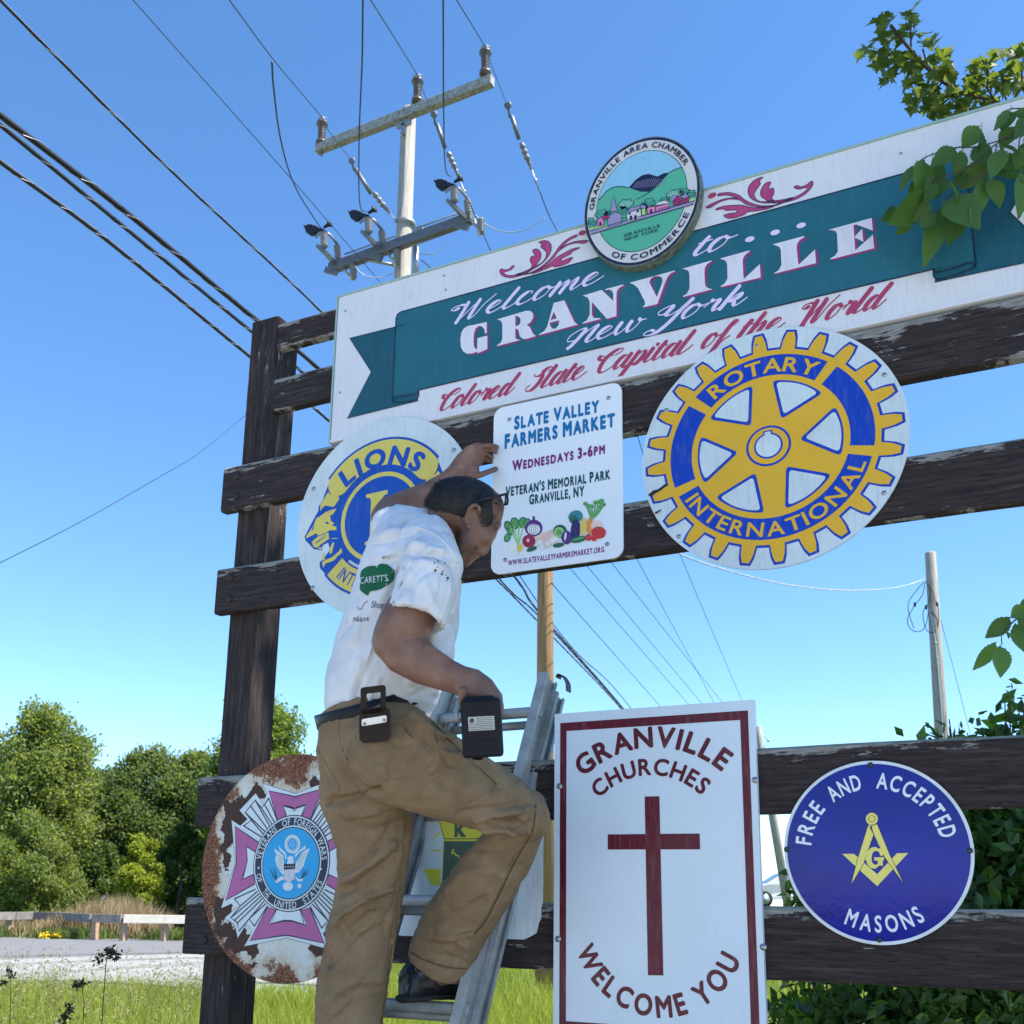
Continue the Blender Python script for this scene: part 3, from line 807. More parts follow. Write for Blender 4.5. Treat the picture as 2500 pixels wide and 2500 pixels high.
# ribbon
RT, RB = z1(900, 1000)[1], z1(900, 1400)[1]
rib = MB(); ln = MB()
bl = z1(517, 1110)[0]; br = 2 * SC0 - bl
RT = (z1(700, 1050)[1] + z2(700, 607)[1]) / 2; RB = (z1(700, 1440)[1] + z2(700, 1070)[1]) / 2
tailL = Z(z1, [(297, 1210), (560, 1145), (620, 1460), (620, 1505), (285, 1588), (400, 1368)])
fill(rib, [tailL], lay(1, PY), 1); fill(rib, [mirror(tailL, SC0)], lay(1, PY), 1)
body = [(bl, RB - .012), (bl, RT - .02), (bl + .006, RT - .005), (bl + .02, RT), (br - .02, RT), (br - .006, RT - .005), (br, RT - .02), (br, RB - .012)]
fill(rib, [[(bl, RB)] + body[1:-1] + [(br, RB)]], lay(2, PY), 0)
foldw = z1(622, 1480)[0] - bl
for mir in (0, 1):
    f1 = [(bl, RB + .002), (bl, RB - .02), (bl + foldw * .3, RB - .028), (bl + foldw * .8, RB - .036), (bl + foldw, RB - .03), (bl + foldw, RB + .002)]
    l1 = catmull([(bl + .004, RB - .02), (bl + .012, RB - .006), (bl + foldw * .5, RB - .012), (bl + foldw * .92, RB - .012), (bl + foldw, RB - .004)], 6)
    l2 = catmull([(bl, RB + .01), (bl, RB - .018), (bl + foldw * .15, RB - .028), (bl + foldw * .8, RB - .036), (bl + foldw, RB - .026), (bl + foldw, RB)], 6)
    if mir: f1, l1, l2 = mirror(f1, SC0), mirror(l1, SC0), mirror(l2, SC0)
    fill(rib, [f1], lay(1.5, PY), 1)
    stroke(ln, l1, .0035, lay(3.2, PY)); stroke(ln, l2, .0035, lay(3.2, PY))
    tl = tailL if not mir else mirror(tailL, SC0)
    stroke(ln, [tl[1], tl[0], tl[5], tl[4], tl[3]], .003, lay(3, PY))
stroke(ln, [(bl, RB)] + body[1:-1] + [(br, RB)], .0045, lay(3, PY))
stroke(ln, [(bl + foldw, RB), (br - foldw, RB)], .0045, lay(3, PY))
rib.build('ribbon', [M_teal, M_teal_dark], wp); ln.build('outline', M_navy, wp)
# fat lettering traced letter by letter
GR = [(zA, [[(625, 1000), (625, 1130), (605, 1138), (595, 1085), (570, 1055), (535, 1045), (495, 1075), (475, 1130), (468, 1230), (475, 1290), (495, 1320), (510, 1318), (515, 1190), (632, 1160), (632, 1320), (515, 1370), (512, 1350), (450, 1372), (390, 1375), (345, 1345), (320, 1290), (313, 1210), (325, 1130), (355, 1075), (405, 1045), (470, 1035), (540, 1018)]]),
 (zA, [[(745, 970), (1090, 868), (1140, 870), (1172, 905), (1170, 955), (1140, 1005), (1095, 1035), (1130, 1055), (1160, 1120), (1185, 1155), (1210, 1165), (1090, 1200), (1050, 1200), (1015, 1170), (1000, 1105), (985, 1080), (962, 1082), (962, 1190), (985, 1205), (1020, 1212), (745, 1285), (745, 1275), (790, 1245), (808, 1200), (808, 1020), (790, 985)], [(962, 930), (990, 930), (1022, 960), (1022, 1010), (1000, 1040), (962, 1050)]]),
 (zA, [[(1415, 775), (1538, 745), (1655, 995), (1680, 1020), (1702, 1030), (1240, 1155), (1240, 1145), (1300, 1110), (1335, 1060)], [(1415, 880), (1450, 955), (1375, 980)], [(1365, 1010), (1480, 980), (1470, 1040), (1440, 1075), (1405, 1080), (1375, 1055)]]),
 (zB, [[(-80, 1076), (145, 1010), (280, 1140), (280, 1050), (262, 1018), (230, 1003), (185, 1012), (185, 1000), (400, 945), (400, 957), (350, 985), (325, 1020), (318, 1060), (318, 1318), (205, 1350), (28, 1150), (28, 1300), (50, 1340), (130, 1340), (130, 1352), (-80, 1408), (-80, 1396), (-30, 1365), (3, 1300), (3, 1150), (-20, 1100)]]),
 (zB, [[(470, 925), (1005, 780), (1005, 792), (955, 815), (925, 850), (900, 900), (800, 1175), (635, 1215), (632, 1205), (655, 1180), (650, 1140), (570, 985), (520, 945)], [(705, 920), (720, 880), (760, 850), (810, 845), (850, 860), (862, 895), (850, 940), (795, 1095)]]),
 (zB, [[(1090, 760), (1440, 662), (1440, 672), (1385, 705), (1360, 750), (1355, 800), (1360, 930), (1370, 970), (1400, 990), (1450, 1000), (1102, 1093), (1102, 1083), (1150, 1050), (1180, 990), (1178, 820), (1165, 785), (1130, 768)]]),
 (zC, [[(-107, 737), (248, 640), (245, 652), (195, 690), (168, 730), (163, 780), (175, 980), (365, 800), (375, 960), (-95, 1072), (-95, 1062), (-50, 1030), (-15, 970), (-20, 800), (-40, 760), (-75, 748)]]),
 (zC, [[(515, 570), (888, 470), (885, 485), (835, 520), (805, 560), (800, 610), (820, 812), (1015, 630), (1027, 790), (537, 915), (537, 905), (590, 870), (620, 810), (612, 640), (600, 605), (565, 585)]]),
 (zC, [[(1170, 400), (1683, 258), (1697, 408), (1500, 335), (1468, 345), (1490, 640), (1697, 455), (1712, 615), (1195, 748), (1195, 738), (1255, 700), (1285, 650), (1275, 450), (1260, 415), (1225, 402)]]),
 (zC, [[(1478, 485), (1570, 385), (1585, 540)]])]
le = MB()
for f, cs in GR:
    P = [Z(f, c) for c in cs]
    fill(le, [[(a + .0075, bb - .0062) for a, bb in c] for c in P], lay(3.4, PY), 1)
    fill(le, [[(a + .004, bb - .0031) for a, bb in c] for c in P], lay(3.6, PY), 1)
    fill(le, P, lay(4.4, PY), 0)
le.build('lettering', [M_cream, M_magenta], wp)
le = MB()
script(le, 'Welcome', zA(190, 1022), zA(1950, 527), .039, lay(4, PY), 0)
le.build('script_lettering', [M_lilac], wp); le = MB()
script(le, 'to', zB(1210, 612), zB(1640, 495), .040, lay(4, PY), 0)
le.build('script_lettering', [M_lilac], wp); le = MB()
for cx, cy in ((247, 508), (545, 428), (852, 345)): fill(le, [ell(zC, cx, cy, 58, 30, -18)], lay(4, PY))
le.build('dots', [M_lilac], wp); le = MB()
script(le, 'New York', zB(-270, 1680), zB(1790, 1172), .038, lay(4, PY), 0)
le.build('script_lettering', [M_lilac], wp)
px_ = lambda a, b: (W(a, b, PY).x, W(a, b, PY).z)
for wd, A_, B_ in (('Colored', px_(1070, 1004), px_(1258, 959)), ('Slate', zA(1080, 1817), zA(1800, 1640)), ('Capital', zB(60, 1993), zB(1225, 1720)), ('of', zB(1300, 1700), zB(1610, 1625)), ('the', zC(85, 1693), zC(640, 1560)), ('World', zC(800, 1528), zC(1850, 1290))):
    B_ = (A_[0] + (B_[0] - A_[0]) * .93, A_[1] + (B_[1] - A_[1]) * .93)
    le = MB(); script(le, wd, A_, B_, .041, lay(1, PY), 0); le.build('slogan', [M_crimson], wp)
FL = [[(425, 840), (428, 858), (370, 920), (245, 965), (238, 985), (285, 1015), (400, 1022), (600, 985), (760, 905), (800, 860), (830, 860), (750, 930), (600, 1010), (420, 1065), (280, 1060), (185, 1010), (155, 950), (170, 910), (200, 900), (240, 920), (330, 905), (385, 850)],
 [(770, 835), (735, 770), (735, 700), (760, 665), (800, 660), (815, 640), (795, 600), (775, 565), (800, 535), (850, 525), (900, 555), (935, 620), (930, 700), (880, 780), (800, 870), (740, 895)],
 [(800, 862), (930, 800), (1010, 710), (1035, 630), (1030, 580), (945, 500), (935, 470), (950, 430), (890, 405), (950, 375), (1040, 372), (1110, 420), (1130, 500), (1110, 600), (1050, 700), (940, 810), (800, 900), (620, 975), (440, 1015), (600, 960), (740, 895)],
 [(440, 1028), (700, 985), (900, 890), (1060, 760), (1200, 600), (1280, 480), (1420, 350), (1580, 265), (1620, 265), (1610, 295), (1460, 370), (1300, 520), (1400, 455), (1560, 390), (1740, 365), (1820, 370), (1800, 400), (1730, 425), (1600, 415), (1430, 460), (1260, 580), (1180, 690), (1040, 820), (880, 920), (700, 1000)],
 [(740, 995), (880, 930), (1060, 830), (1240, 680), (1400, 590), (1520, 530), (1640, 500), (1660, 515), (1530, 575), (1490, 625), (1330, 710), (1320, 740), (1340, 755), (1440, 710), (1520, 690), (1525, 710), (1450, 790), (1320, 845), (1180, 865), (1165, 840), (1040, 900), (860, 970)]]
for mir in (0, 1):
    fl = MB()
    for i, c in enumerate(FL):
        P = catmull(Z(zF, c), 3, True)
        if mir: P = mirror(P, SC0)
        fill(fl, [P], lay(1 + .25 * i, PY), 0); stroke(fl, P, .0022, lay(1.12 + .25 * i, PY), 1, True)
    e = ell(zF, 1715, 225, 75, 45, -20)
    fill(fl, [mirror(e, SC0) if mir else e], lay(2.4, PY), 2)
    fl.build('flourish', [M_rose, M_navy, M_crimson], wp)
screws(wp, [(-.735, 3.80), (-.74, 3.46), (-.3, 3.83), (-.29, 3.77), (1.28, 3.80)], .004, PY)

# ----------------------------------------------------------------- 2. oval chamber emblem
EY = -.040
ec, ea, eb = (.474, 3.870), .203, .237
def oval(k, n=96): return [(ec[0] + ea * k * math.cos(2 * math.pi * i / n), ec[1] + eb * k * math.sin(2 * math.pi * i / n)) for i in range(n)]
em = empty('emblem_sign', (ec[0], EY, ec[1] - eb), 'thick oval sign with a painted village scene on top of the long panel', 'sign')
M_oval_edge = plain('rusty_pale_rim', (.16, .18, .13, 1), .6, .2, .5, 60)
b = MB(); plate(b, oval(1), EY, -.004); b.build('board', [M_oval_edge], em)
M_ovalwhite = paint('oval_ivory', (.62, .60, .58, 1), .45)
M_skyp = paint('pale_sky_paint', rgb(138, 190, 214), .4); M_hill = paint('hill_green_paint', rgb(84, 172, 138), .4)
M_lilacg = paint('lilac_grey_paint', rgb(150, 140, 172), .4); M_pink = paint('pink_house_paint', rgb(214, 128, 168), .4)
M_barn = paint('barn_red_paint', rgb(176, 48, 104), .4); M_lime = paint('lime_paint', rgb(170, 210, 120), .4)
mats = [M_navy, M_ovalwhite, M_skyp, M_hill, M_lilacg, M_pink, M_barn, M_lime]
ze = zoomer(1380, 320, .18634, EY)
g = MB()
fill(g, [oval(.985)], lay(.6, EY), 0); fill(g, [oval(.945)], lay(1.2, EY), 1)
inn = oval(.775); fill(g, [oval(.785)], lay(1.8, EY), 0); fill(g, [inn], lay(2.4, EY), 3)
def clip(P, k=.772):
    o = []
    for a, c in P:
        dx, dz = (a - ec[0]) / ea, (c - ec[1]) / eb; q = math.hypot(dx, dz)
        if q > k: dx, dz = dx * k / q, dz * k / q
        o.append((ec[0] + dx * ea, ec[1] + dz * eb))
    return o
hillL = catmull([(395, 915), (460, 890), (540, 800), (640, 740), (760, 735), (830, 750)], 4)
hillR = catmull([(940, 900), (1100, 810), (1210, 720), (1310, 600), (1400, 530), (1560, 465)], 4)
top = [(ec[0] + ea * .772 * math.cos(R(a)), ec[1] + eb * .772 * math.sin(R(a))) for a in range(28, 172, 4)]
skyP = clip(Z(ze, [(1540, 470), (1400, 530), (1310, 600), (1210, 720), (1100, 800), (1000, 790), (830, 750)] + hillL[::-1])) 
fill(g, [top + skyP[::-1][0:0] + clip(Z(ze, hillL)) + Z(ze, [(1000, 790), (1100, 800), (1210, 720), (1310, 600), (1400, 530)]) + clip(Z(ze, [(1545, 468)]))], lay(3, EY), 2)
mount = [(835, 745), (930, 640), (1010, 585), (1090, 565), (1210, 600), (1290, 560), (1370, 545), (1310, 610), (1210, 720), (1100, 800), (990, 800)]
fill(g, [Z(ze, mount)], lay(3.6, EY), 0)
for i in range(15):
    x = 890 + i * 27
    stroke(g, Z(ze, [(x, 752 - i * 1.5), (x + 60, 640 - i * 2 + abs(i - 7) * 4)]), .0016, lay(4.2, EY), 4)
stroke(g, clip(Z(ze, hillL)), .0025, lay(4.2, EY), 0); stroke(g, clip(Z(ze, hillR)), .0025, lay(4.2, EY), 0)
# street band, trees and houses
fill(g, [clip(Z(ze, [(290, 1335), (1730, 925), (1720, 965), (320, 1378)]), .93)], lay(4.2, EY), 4)
stroke(g, clip(Z(ze, [(290, 1335), (1730, 920)]), .93), .003, lay(4.8, EY), 0); stroke(g, clip(Z(ze, [(315, 1378), (1710, 965)]), .93), .003, lay(4.8, EY), 0)
fill(g, [clip(Z(ze, [(300, 1290), (560, 1235), (560, 1262), (300, 1328)]), .93)], lay(4.4, EY), 7); fill(g, [clip(Z(ze, [(1640, 900), (1720, 880), (1725, 915), (1620, 940)]), .93)], lay(4.4, EY), 7)
for cx, cy, rx, ry in ((350, 1210, 55, 70), (480, 1090, 85, 50), (560, 1100, 40, 45), (800, 960, 95, 60), (770, 1070, 60, 80), (1100, 950, 80, 60), (1030, 1000, 50, 50), (1300, 920, 60, 40), (1440, 830, 110, 55), (1560, 800, 70, 40), (1670, 840, 55, 60)):
    P = clip(catmull([(q[0] + .0025 * math.sin(i * 2.3), q[1] + .0025 * math.cos(i * 3.1)) for i, q in enumerate(ell(ze, cx, cy, rx, ry, -15, 14))], 3, True), .93)
    fill(g, [P], lay(3.9, EY), 3); stroke(g, P, .0022, lay(4.0, EY), 0, True)
    for k in range(-2, 3):
        stroke(g, clip(Z(ze, [(cx + k * rx * .35 - rx * .15, cy + ry * .5), (cx + k * rx * .35 + rx * .2, cy - ry * .5)]), .93), .0022, lay(4.1, EY), 0 if cx not in (800, 1440) else 1)
def house(body, roof, mb_, mr):
    fill(g, [Z(ze, body)], lay(5, EY), mb_); fill(g, [Z(ze, roof)], lay(5.1, EY), mr)
    stroke(g, Z(ze, body), .002, lay(5.6, EY), 0, True); stroke(g, Z(ze, roof), .002, lay(5.6, EY), 0, True)
house([(425, 1185), (465, 1135), (510, 1165), (515, 1235), (425, 1260)], [(465, 1135), (560, 1110), (590, 1150), (510, 1170)], 5, 6)
house([(555, 1150), (645, 1065), (745, 1095), (745, 1215), (570, 1270)], [(595, 1060), (636, 850), (690, 1055), (645, 1065)], 4, 4)
house([(812, 1085), (820, 1200), (1005, 1140), (995, 1020)], [(812, 1085), (850, 1020), (980, 985), (1000, 1025)], 1, 4)
house([(1005, 1030), (1055, 1015), (1060, 1100), (1010, 1115)], [(970, 1030), (1000, 980), (1050, 975), (1065, 1015)], 7, 4)
house([(1075, 1020), (1120, 985), (1185, 1000), (1185, 1075), (1085, 1100)], [(1075, 1020), (1125, 980), (1190, 1000), (1130, 1000)], 5, 6)
house([(1190, 1000), (1370, 955), (1375, 1020), (1195, 1070)], [(1180, 985), (1225, 935), (1320, 915), (1375, 955)], 5, 1)
house([(1415, 925), (1475, 850), (1540, 905), (1540, 960), (1415, 985)], [(1360, 920), (1420, 855), (1480, 845), (1420, 930)], 6, 4)
house([(1545, 895), (1620, 870), (1625, 925), (1545, 955)], [(1520, 860), (1590, 825), (1625, 870), (1550, 895)], 6, 4)
for x, y_, w, h in ((465, 1225, 14, 22), (848, 1095, 14, 14), (955, 1062, 14, 14), (865, 1150, 16, 28), (925, 1140, 16, 26), (1130, 1060, 14, 22), (1240, 1033, 10, 9), (1280, 1022, 10, 9), (1318, 1012, 10, 9), (1352, 1003, 10, 9), (1450, 925, 8, 12), (1485, 912, 8, 12), (1450, 955, 8, 12), (1490, 945, 8, 12), (1520, 930, 8, 12), (1575, 915, 7, 10), (1600, 905, 7, 10)):
    fill(g, [Z(ze, [(x - w, y_ - h), (x + w, y_ - h - 6), (x + w, y_ + h - 6), (x - w, y_ + h)])], lay(5.8, EY), 0)
g.build('village_picture', mats, em)
t = MB()
def oval_text(text, a0, a1, k, cap, inside=False):
    n0 = len(t.v)
    arc_text(t, text, (0, 0), eb * k, a0, a1, cap, lay(6, EY), 0, .022, .09, inside, .0)
    t.v[n0:] = [(ec[0] + x * ea / eb, yy, ec[1] + z) for x, yy, z in t.v[n0:]]
# letter weights: thick stems, thin hairlines come from a second, shifted copy
oval_text('GRANVILLE AREA CHAMBER', 171, 27, .865, .021); oval_text('OF COMMERCE', -120, -30, .865, .021, True)
line_text(t, 'GRANVILLE', ze(775, 1398), ze(1245, 1262), .0115, lay(6, EY), 0, .012, .1)
line_text(t, 'NEW YORK', ze(785, 1450), ze(1222, 1322), .0115, lay(6, EY), 0, .012, .1)
t.build('lettering', [M_navy], em)

# ----------------------------------------------------------------- 3. gear wheel disc
rc, rr = (.8503, 2.9402), .3917
ro = empty('gear_wheel_sign', (rc[0], YF, rc[1] - rr), 'large round sign with a yellow and blue gear wheel', 'sign')
b = MB(); plate(b, circle(rc, rr, 120), YF, -.0035); b.build('disc', [M_aluminium], ro)
zr = zoomer(1500, 750, .41408, YF)
hc = rc
def gear(c, ro_, ri_, off=0.0):
    o = []
    for k in range(24):
        a = 77.3 + 15 * k
        h_ = ro_ - ri_
        for da, q in ((-4.5 - off, ri_), (-4.1 - off, ri_ + h_ * .3), (-3.6 - off, ri_ + h_ * .6), (-2.3 - off, ro_), (2.3 + off, ro_), (3.6 + off, ri_ + h_ * .6), (4.1 + off, ri_ + h_ * .3), (4.5 + off, ri_)):
            o.append((c[0] + q * math.cos(R(a + da)), c[1] + q * math.sin(R(a + da))))
    return o
g = MB()
fill(g, [gear(hc, .3815, .3250, .0)], lay(1), 1)
def fillet(P, ids, d):
    o = []; n = len(P)
    for i, p in enumerate(P):
        if i not in ids: o.append(p); continue
        a, b_ = P[i - 1], P[(i + 1) % n]; la, lb = dist(a, p), dist(b_, p); ka, kb = min(d, la * .9) / la, min(d, lb * .9) / lb
        A_ = (p[0] + (a[0] - p[0]) * ka, p[1] + (a[1] - p[1]) * ka); B_ = (p[0] + (b_[0] - p[0]) * kb, p[1] + (b_[1] - p[1]) * kb)
        for t_ in (0, .25, .5, .75, 1): o.append(tuple((1 - t_) ** 2 * A_[k] + 2 * t_ * (1 - t_) * p[k] + t_ * t_ * B_[k] for k in (0, 1)))
    return o
win = []
for k in range(6):
    a = 62.5 + 60 * k
    ap = (hc[0] + .090 * math.cos(R(a)), hc[1] + .090 * math.sin(R(a)))
    P = [ap] + circle(hc, .214, 10, a - 22, a + 22)
    win.append(fillet(P, (0, 1, len(P) - 1), .014))
def shrink(P, d):
    n = len(P); cx = sum(p[0] for p in P) / n; cz = sum(p[1] for p in P) / n
    k = 1 - d / .055
    return [(cx + (p[0] - cx) * k, cz + (p[1] - cz) * k) for p in P]
fill(g, [gear(hc, .3735, .3175, -.72)], lay(2), 0)
for P in win:
    fill(g, [P], lay(3), 1); fill(g, [shrink(P, .0095)], lay(4), 2)
for a0, a1 in ((51.5, 137), (-12, 47.5), (141, 198), (202, 344)):
    fill(g, [sector(hc, .233, .300, a0 + 1.2, a1 - 1.2, 30)], lay(3), 1)
fill(g, [circle(hc, .066, 48)], lay(3), 1); fill(g, [circle(hc, .059, 48)], lay(4), 0)
key = circle(hc, .0425, 40, 100, 440); key = [p for p in key]
fill(g, [[(hc[0] - .0135, hc[1] + .05), (hc[0] - .0135, hc[1] + .03)] + [(hc[0] + .0135, hc[1] + .03), (hc[0] + .0135, hc[1] + .05)]], lay(4.9), 1)
fill(g, [circle(hc, .042, 40)], lay(5), 1); fill(g, [circle(hc, .0365, 40)], lay(6), 2)
fill(g, [[(hc[0] - .009, hc[1] + .0455), (hc[0] - .009, hc[1] + .03), (hc[0] + .009, hc[1] + .03), (hc[0] + .009, hc[1] + .0455)]], lay(6.1), 2)
g.build('gear_wheel', [M_gold, M_blue, M_aluminium], ro)
t = MB()
arc_text(t, 'ROTARY', hc, .2665, 124, 60.5, .048, lay(4.2), 0, .022, .05)
t.build('lettering', [M_gold], ro); t = MB()
arc_text(t, 'INTERNATIONAL', hc, .2665, 209, 336, .046, lay(4.2), 0, .018, .06, True)
t.build('lettering', [M_gold], ro)
screws(ro, [zr(838, 205), zr(1580, 385), zr(1578, 1098), zr(385, 1355), zr(312, 592)], .006)
g = MB(); fill(g, [Z(zr, [(205, 1105), (235, 1078), (265, 1070), (310, 1035), (312, 1050), (285, 1075), (250, 1095), (215, 1112)])], lay(3))
fill(g, [Z(zr, [(245, 1210), (285, 1190), (280, 1200), (250, 1222)])], lay(3)); g.build('tar_mark', [plain('dried_black_tar', (.02, .02, .02, 1), .8)], ro)

# the real disc is not quite round: stretch the whole sign to the outline measured on the photograph
pts = np.array([(W(a, b_, YF).x, W(a, b_, YF).z) for a, b_ in ((1573.7, 1143.4), (2218.5, 1064.7), (1968, 803.8), (1843.7, 1389.8), (1665.6, 911.5), (2137.7, 853.5), (2187, 932), (2212, 1135), (2117, 1276), (1624, 1300.8))])
q_ = pts - np.array(rc)
A_ = np.stack([q_[:, 0] ** 2, q_[:, 0] * q_[:, 1] * 2, q_[:, 1] ** 2, q_[:, 0], q_[:, 1]], 1)
s_ = np.linalg.lstsq(A_, np.ones(len(pts)), rcond=None)[0]
Qm = np.array([[s_[0], s_[1]], [s_[1], s_[2]]]); c_ = -np.linalg.solve(Qm, s_[3:]) / 2
Qm = Qm / (1 + c_ @ Qm @ c_); w_, E_ = np.linalg.eigh(Qm); Sm = E_ @ np.diag(1 / np.sqrt(w_)) @ E_.T / rr
for ch_ in ro.children:
    for v_ in ch_.data.vertices:
        n_ = Sm @ np.array((v_.co.x - rc[0], v_.co.z - rc[1])) + np.array(rc) + c_; v_.co.x, v_.co.z = n_[0], n_[1]
# ----------------------------------------------------------------- 4. lion heads disc
lc, lr = (-.5214, 2.9329), .3724
li = empty('lion_heads_sign', (lc[0], YF, lc[1] - lr), 'round metal sign with blue and yellow lion heads half hidden by the man', 'sign')
b = MB(); plate(b, circle(lc, lr, 120), YF, -.0035); b.build('disc', [M_aluminium], li)
zl = zoomer(720, 1080, .21739, YF); zl3 = zoomer(500, 900, .41408, YF)
gc, gro = cfit(Z(zl, [(520, 900), (640, 560), (850, 385), (1090, 340), (1250, 385), (560, 1100), (640, 1240), (790, 1350)]))
g = MB()
ga, gb = ang(gc, zl(440, 470)), ang(gc, zl(600, 555))
r_o = dist(gc, zl3(1180, 420)); r_i = gro * 1.12
# head silhouettes
sil = [(440, 430), (375, 480), (325, 610), (320, 640), (268, 720), (265, 770), (180, 920), (110, 1060), (120, 1100), (215, 1200), (265, 1208), (300, 1215), (310, 1160), (375, 1125), (395, 1210), (335, 1290), (300, 1330), (280, 1340), (280, 1410), (370, 1510), (500, 1420), (640, 1300), (560, 1100), (520, 900), (560, 700), (640, 560), (480, 530)]
FACE = [[(340, 620), (375, 560), (410, 590), (445, 540), (440, 590), (490, 570), (500, 640), (465, 690), (440, 725), (340, 710), (285, 770), (290, 700)],
 [(270, 840), (330, 800), (360, 775), (400, 765), (470, 745), (430, 810), (400, 820), (405, 880), (445, 910), (415, 940), (470, 945), (475, 985), (385, 990), (360, 1010), (260, 1050), (250, 1020), (130, 1080), (130, 1055), (200, 950), (245, 850)],
 [(190, 1120), (260, 1060), (380, 1010), (385, 1085), (290, 1150), (250, 1185), (215, 1175)],
 [(392, 1260), (395, 1190), (425, 1125), (445, 1128), (418, 1240)],
 [(310, 1340), (420, 1290), (490, 1230), (520, 1190), (490, 1085), (400, 1085), (440, 1075), (500, 1080), (532, 1200), (530, 1240), (480, 1280), (440, 1330), (350, 1360), (318, 1410)],
 [(318, 1240), (345, 1318), (308, 1325)], [(260, 1185), (300, 1175), (295, 1212)]]
DARK = [[(345, 890), (380, 900), (385, 920), (350, 915)], [(185, 1000), (232, 890), (205, 985)]]
for mir in (0, 1):
    def mm(P): return mirror(P, gc[0]) if mir else P
    fill(g, [mm(Z(zl, sil))], lay(1), 1)
    for i, P in enumerate(FACE): fill(g, [mm(Z(zl, P))], lay(2 + .03 * i), 0)
    for P in DARK: fill(g, [mm(Z(zl, P))], lay(2.6), 1)
    for k in range(3): stroke(g, mm(Z(zl, [(225 + 14 * k, 1135 - 4 * k), (345 + 8 * k, 1035 + 12 * k)])), .0016, lay(2.6), 1)
    stroke(g, mm(Z(zl, [(300, 770), (350, 760), (380, 790)])), .002, lay(2.6), 1)
fill(g, [circle(gc, gro * 1.12, 80)], lay(2.8), 1); fill(g, [circle(gc, gro, 80)], lay(3.4), 0); fill(g, [circle(gc, gro * .9, 80)], lay(4), 1)
bc = gc; bl0 = ang(gc, zl3(770, 660)); bl1 = 180 - bl0
fill(g, [sector(bc, gro * 1.06, r_o + .009, bl0 + 2, bl1 - 2, 40)], lay(3.2), 1)
banner = sector(bc, gro * 1.16, r_o, bl0, bl1, 40)
fill(g, [banner], lay(4), 0)
for s_ in (0, 1):
    e = circle((gc[0] + (r_o + gro * 1.16) / 2 * math.cos(R(bl0)), gc[1] + (r_o + gro * 1.16) / 2 * math.sin(R(bl0))), (r_o - gro * 1.16) / 2, 20)
    fill(g, [mirror(e, gc[0]) if s_ else e], lay(3.95), 0)
    e = [((p[0] - gc[0]) * 1.0 + gc[0], p[1]) for p in e]
# bottom banner
pI = zl3(805, 1203); rI = dist(gc, pI)
aI = ang(gc, pI) % 360; aL = 540 - aI
fill(g, [sector(gc, rI - .046, rI + .052, aI - 11, aL + 11, 40)], lay(3.2), 1); fill(g, [sector(gc, rI - .04, rI + .043, aI - 9, aL + 9, 40)], lay(4), 0)
g.build('lion_emblem', [M_yellow, M_lblue], li)
t = MB()
pL, pO, pS = zl3(845, 625), zl3(1015, 528), zl3(1260, 550)
c3, r3 = cfit([pL, pO, pS, zl3(1150, 512), zl3(915, 580)])
arc_text(t, 'LIONS', c3, r3, ang(c3, pL), ang(c3, pS), .070, lay(4.6), 0, .045, .1)
arc_text(t, 'INTERNATIONAL', gc, rI, aI, aL, .05, lay(4.6), 0, .012, .06, True, .12)
line = Z(zl, [(805, 590), (1050, 535), (1045, 580), (1005, 600), (985, 640), (940, 1080), (960, 1110), (1180, 1060), (1230, 990), (1262, 985), (1240, 1110), (790, 1158), (790, 1125), (835, 1105), (845, 1060), (860, 660), (850, 630), (805, 625)])
fill(t, [line], lay(4.6), 1)
t.build('lettering', [M_lblue, M_yellow], li)
screws(li, [zl(212, 524), zl(200, 1636), zl3(1468, 482), zl3(640, 710)][:3], .0075)

# ----------------------------------------------------------------- 5. market sign
mk = empty('market_sign', (.155, YF, 2.655), 'new white sheet for the Slate Valley farmers market beside the raised hand', 'sign')
zm = zoomer(1100, 850, .31056, YF)
b = MB(); plate(b, rrect(-.078, .388, 2.653, 3.251, .035), YF, -.0035); b.build('sheet', [M_market_white], mk)
Mb = paint('market_blue_ink', rgb(0, 108, 160), .4); Mp = paint('market_purple_ink', rgb(128, 26, 112), .4); Mg = paint('market_green_ink', rgb(18, 72, 72), .4)
def mline(txt, A, B, cap, mi, sm=.9, bold=.058):
    t = MB(); line_text(t, txt, zm(*A), zm(*B), dist(zm(*A), zm(A[0], A[1] - cap)), lay(1), mi, bold, .05, sm); t.build('lettering', [Mb, Mp, Mg], mk)
mline('Slate Valley', (500, 637), (1165, 500), 98, 0)
mline('Farmers Market', (425, 788), (1290, 612), 108, 0)
mline('Wednesdays 3-6pm', (485, 964), (1215, 826), 78, 1, .82)
mline("Veteran's Memorial Park", (432, 1166), (1255, 1027), 76, 2, .9, .05)
mline('Granville, NY', (618, 1228), (1050, 1158), 76, 2, .9, .05)
mline('www.slatevalleyfarmersmarket.org', (452, 1710), (1208, 1602), 42, 1, 1.0, .036)
ink = {n: paint('ink_' + n, rgb(*c), .4, .22) for n, c in dict(leaf=(96, 160, 84), dark_leaf=(34, 98, 70), plum=(86, 44, 116), beet=(158, 30, 66), peach=(232, 196, 178), ivory=(238, 232, 222), carrot=(226, 140, 62), corn=(226, 196, 92), tomato=(206, 52, 52), teal=(60, 128, 140), lime=(160, 200, 120), night=(48, 36, 96)).items()}
kk = list(ink); mi_ = {n: i for i, n in enumerate(kk)}
g = MB(); q = [0]
def veg(n, cx, cy, rx, ry, rot=0):
    q[0] += 1
    fill(g, [ell(zm, cx, cy, rx, ry, rot, 18)], lay(1 + .04 * q[0]), mi_[n])
def vs(n, pts, w):
    q[0] += 1
    stroke(g, Z(zm, catmull(pts, 5)), w * .00036, lay(1 + .04 * q[0]), mi_[n])
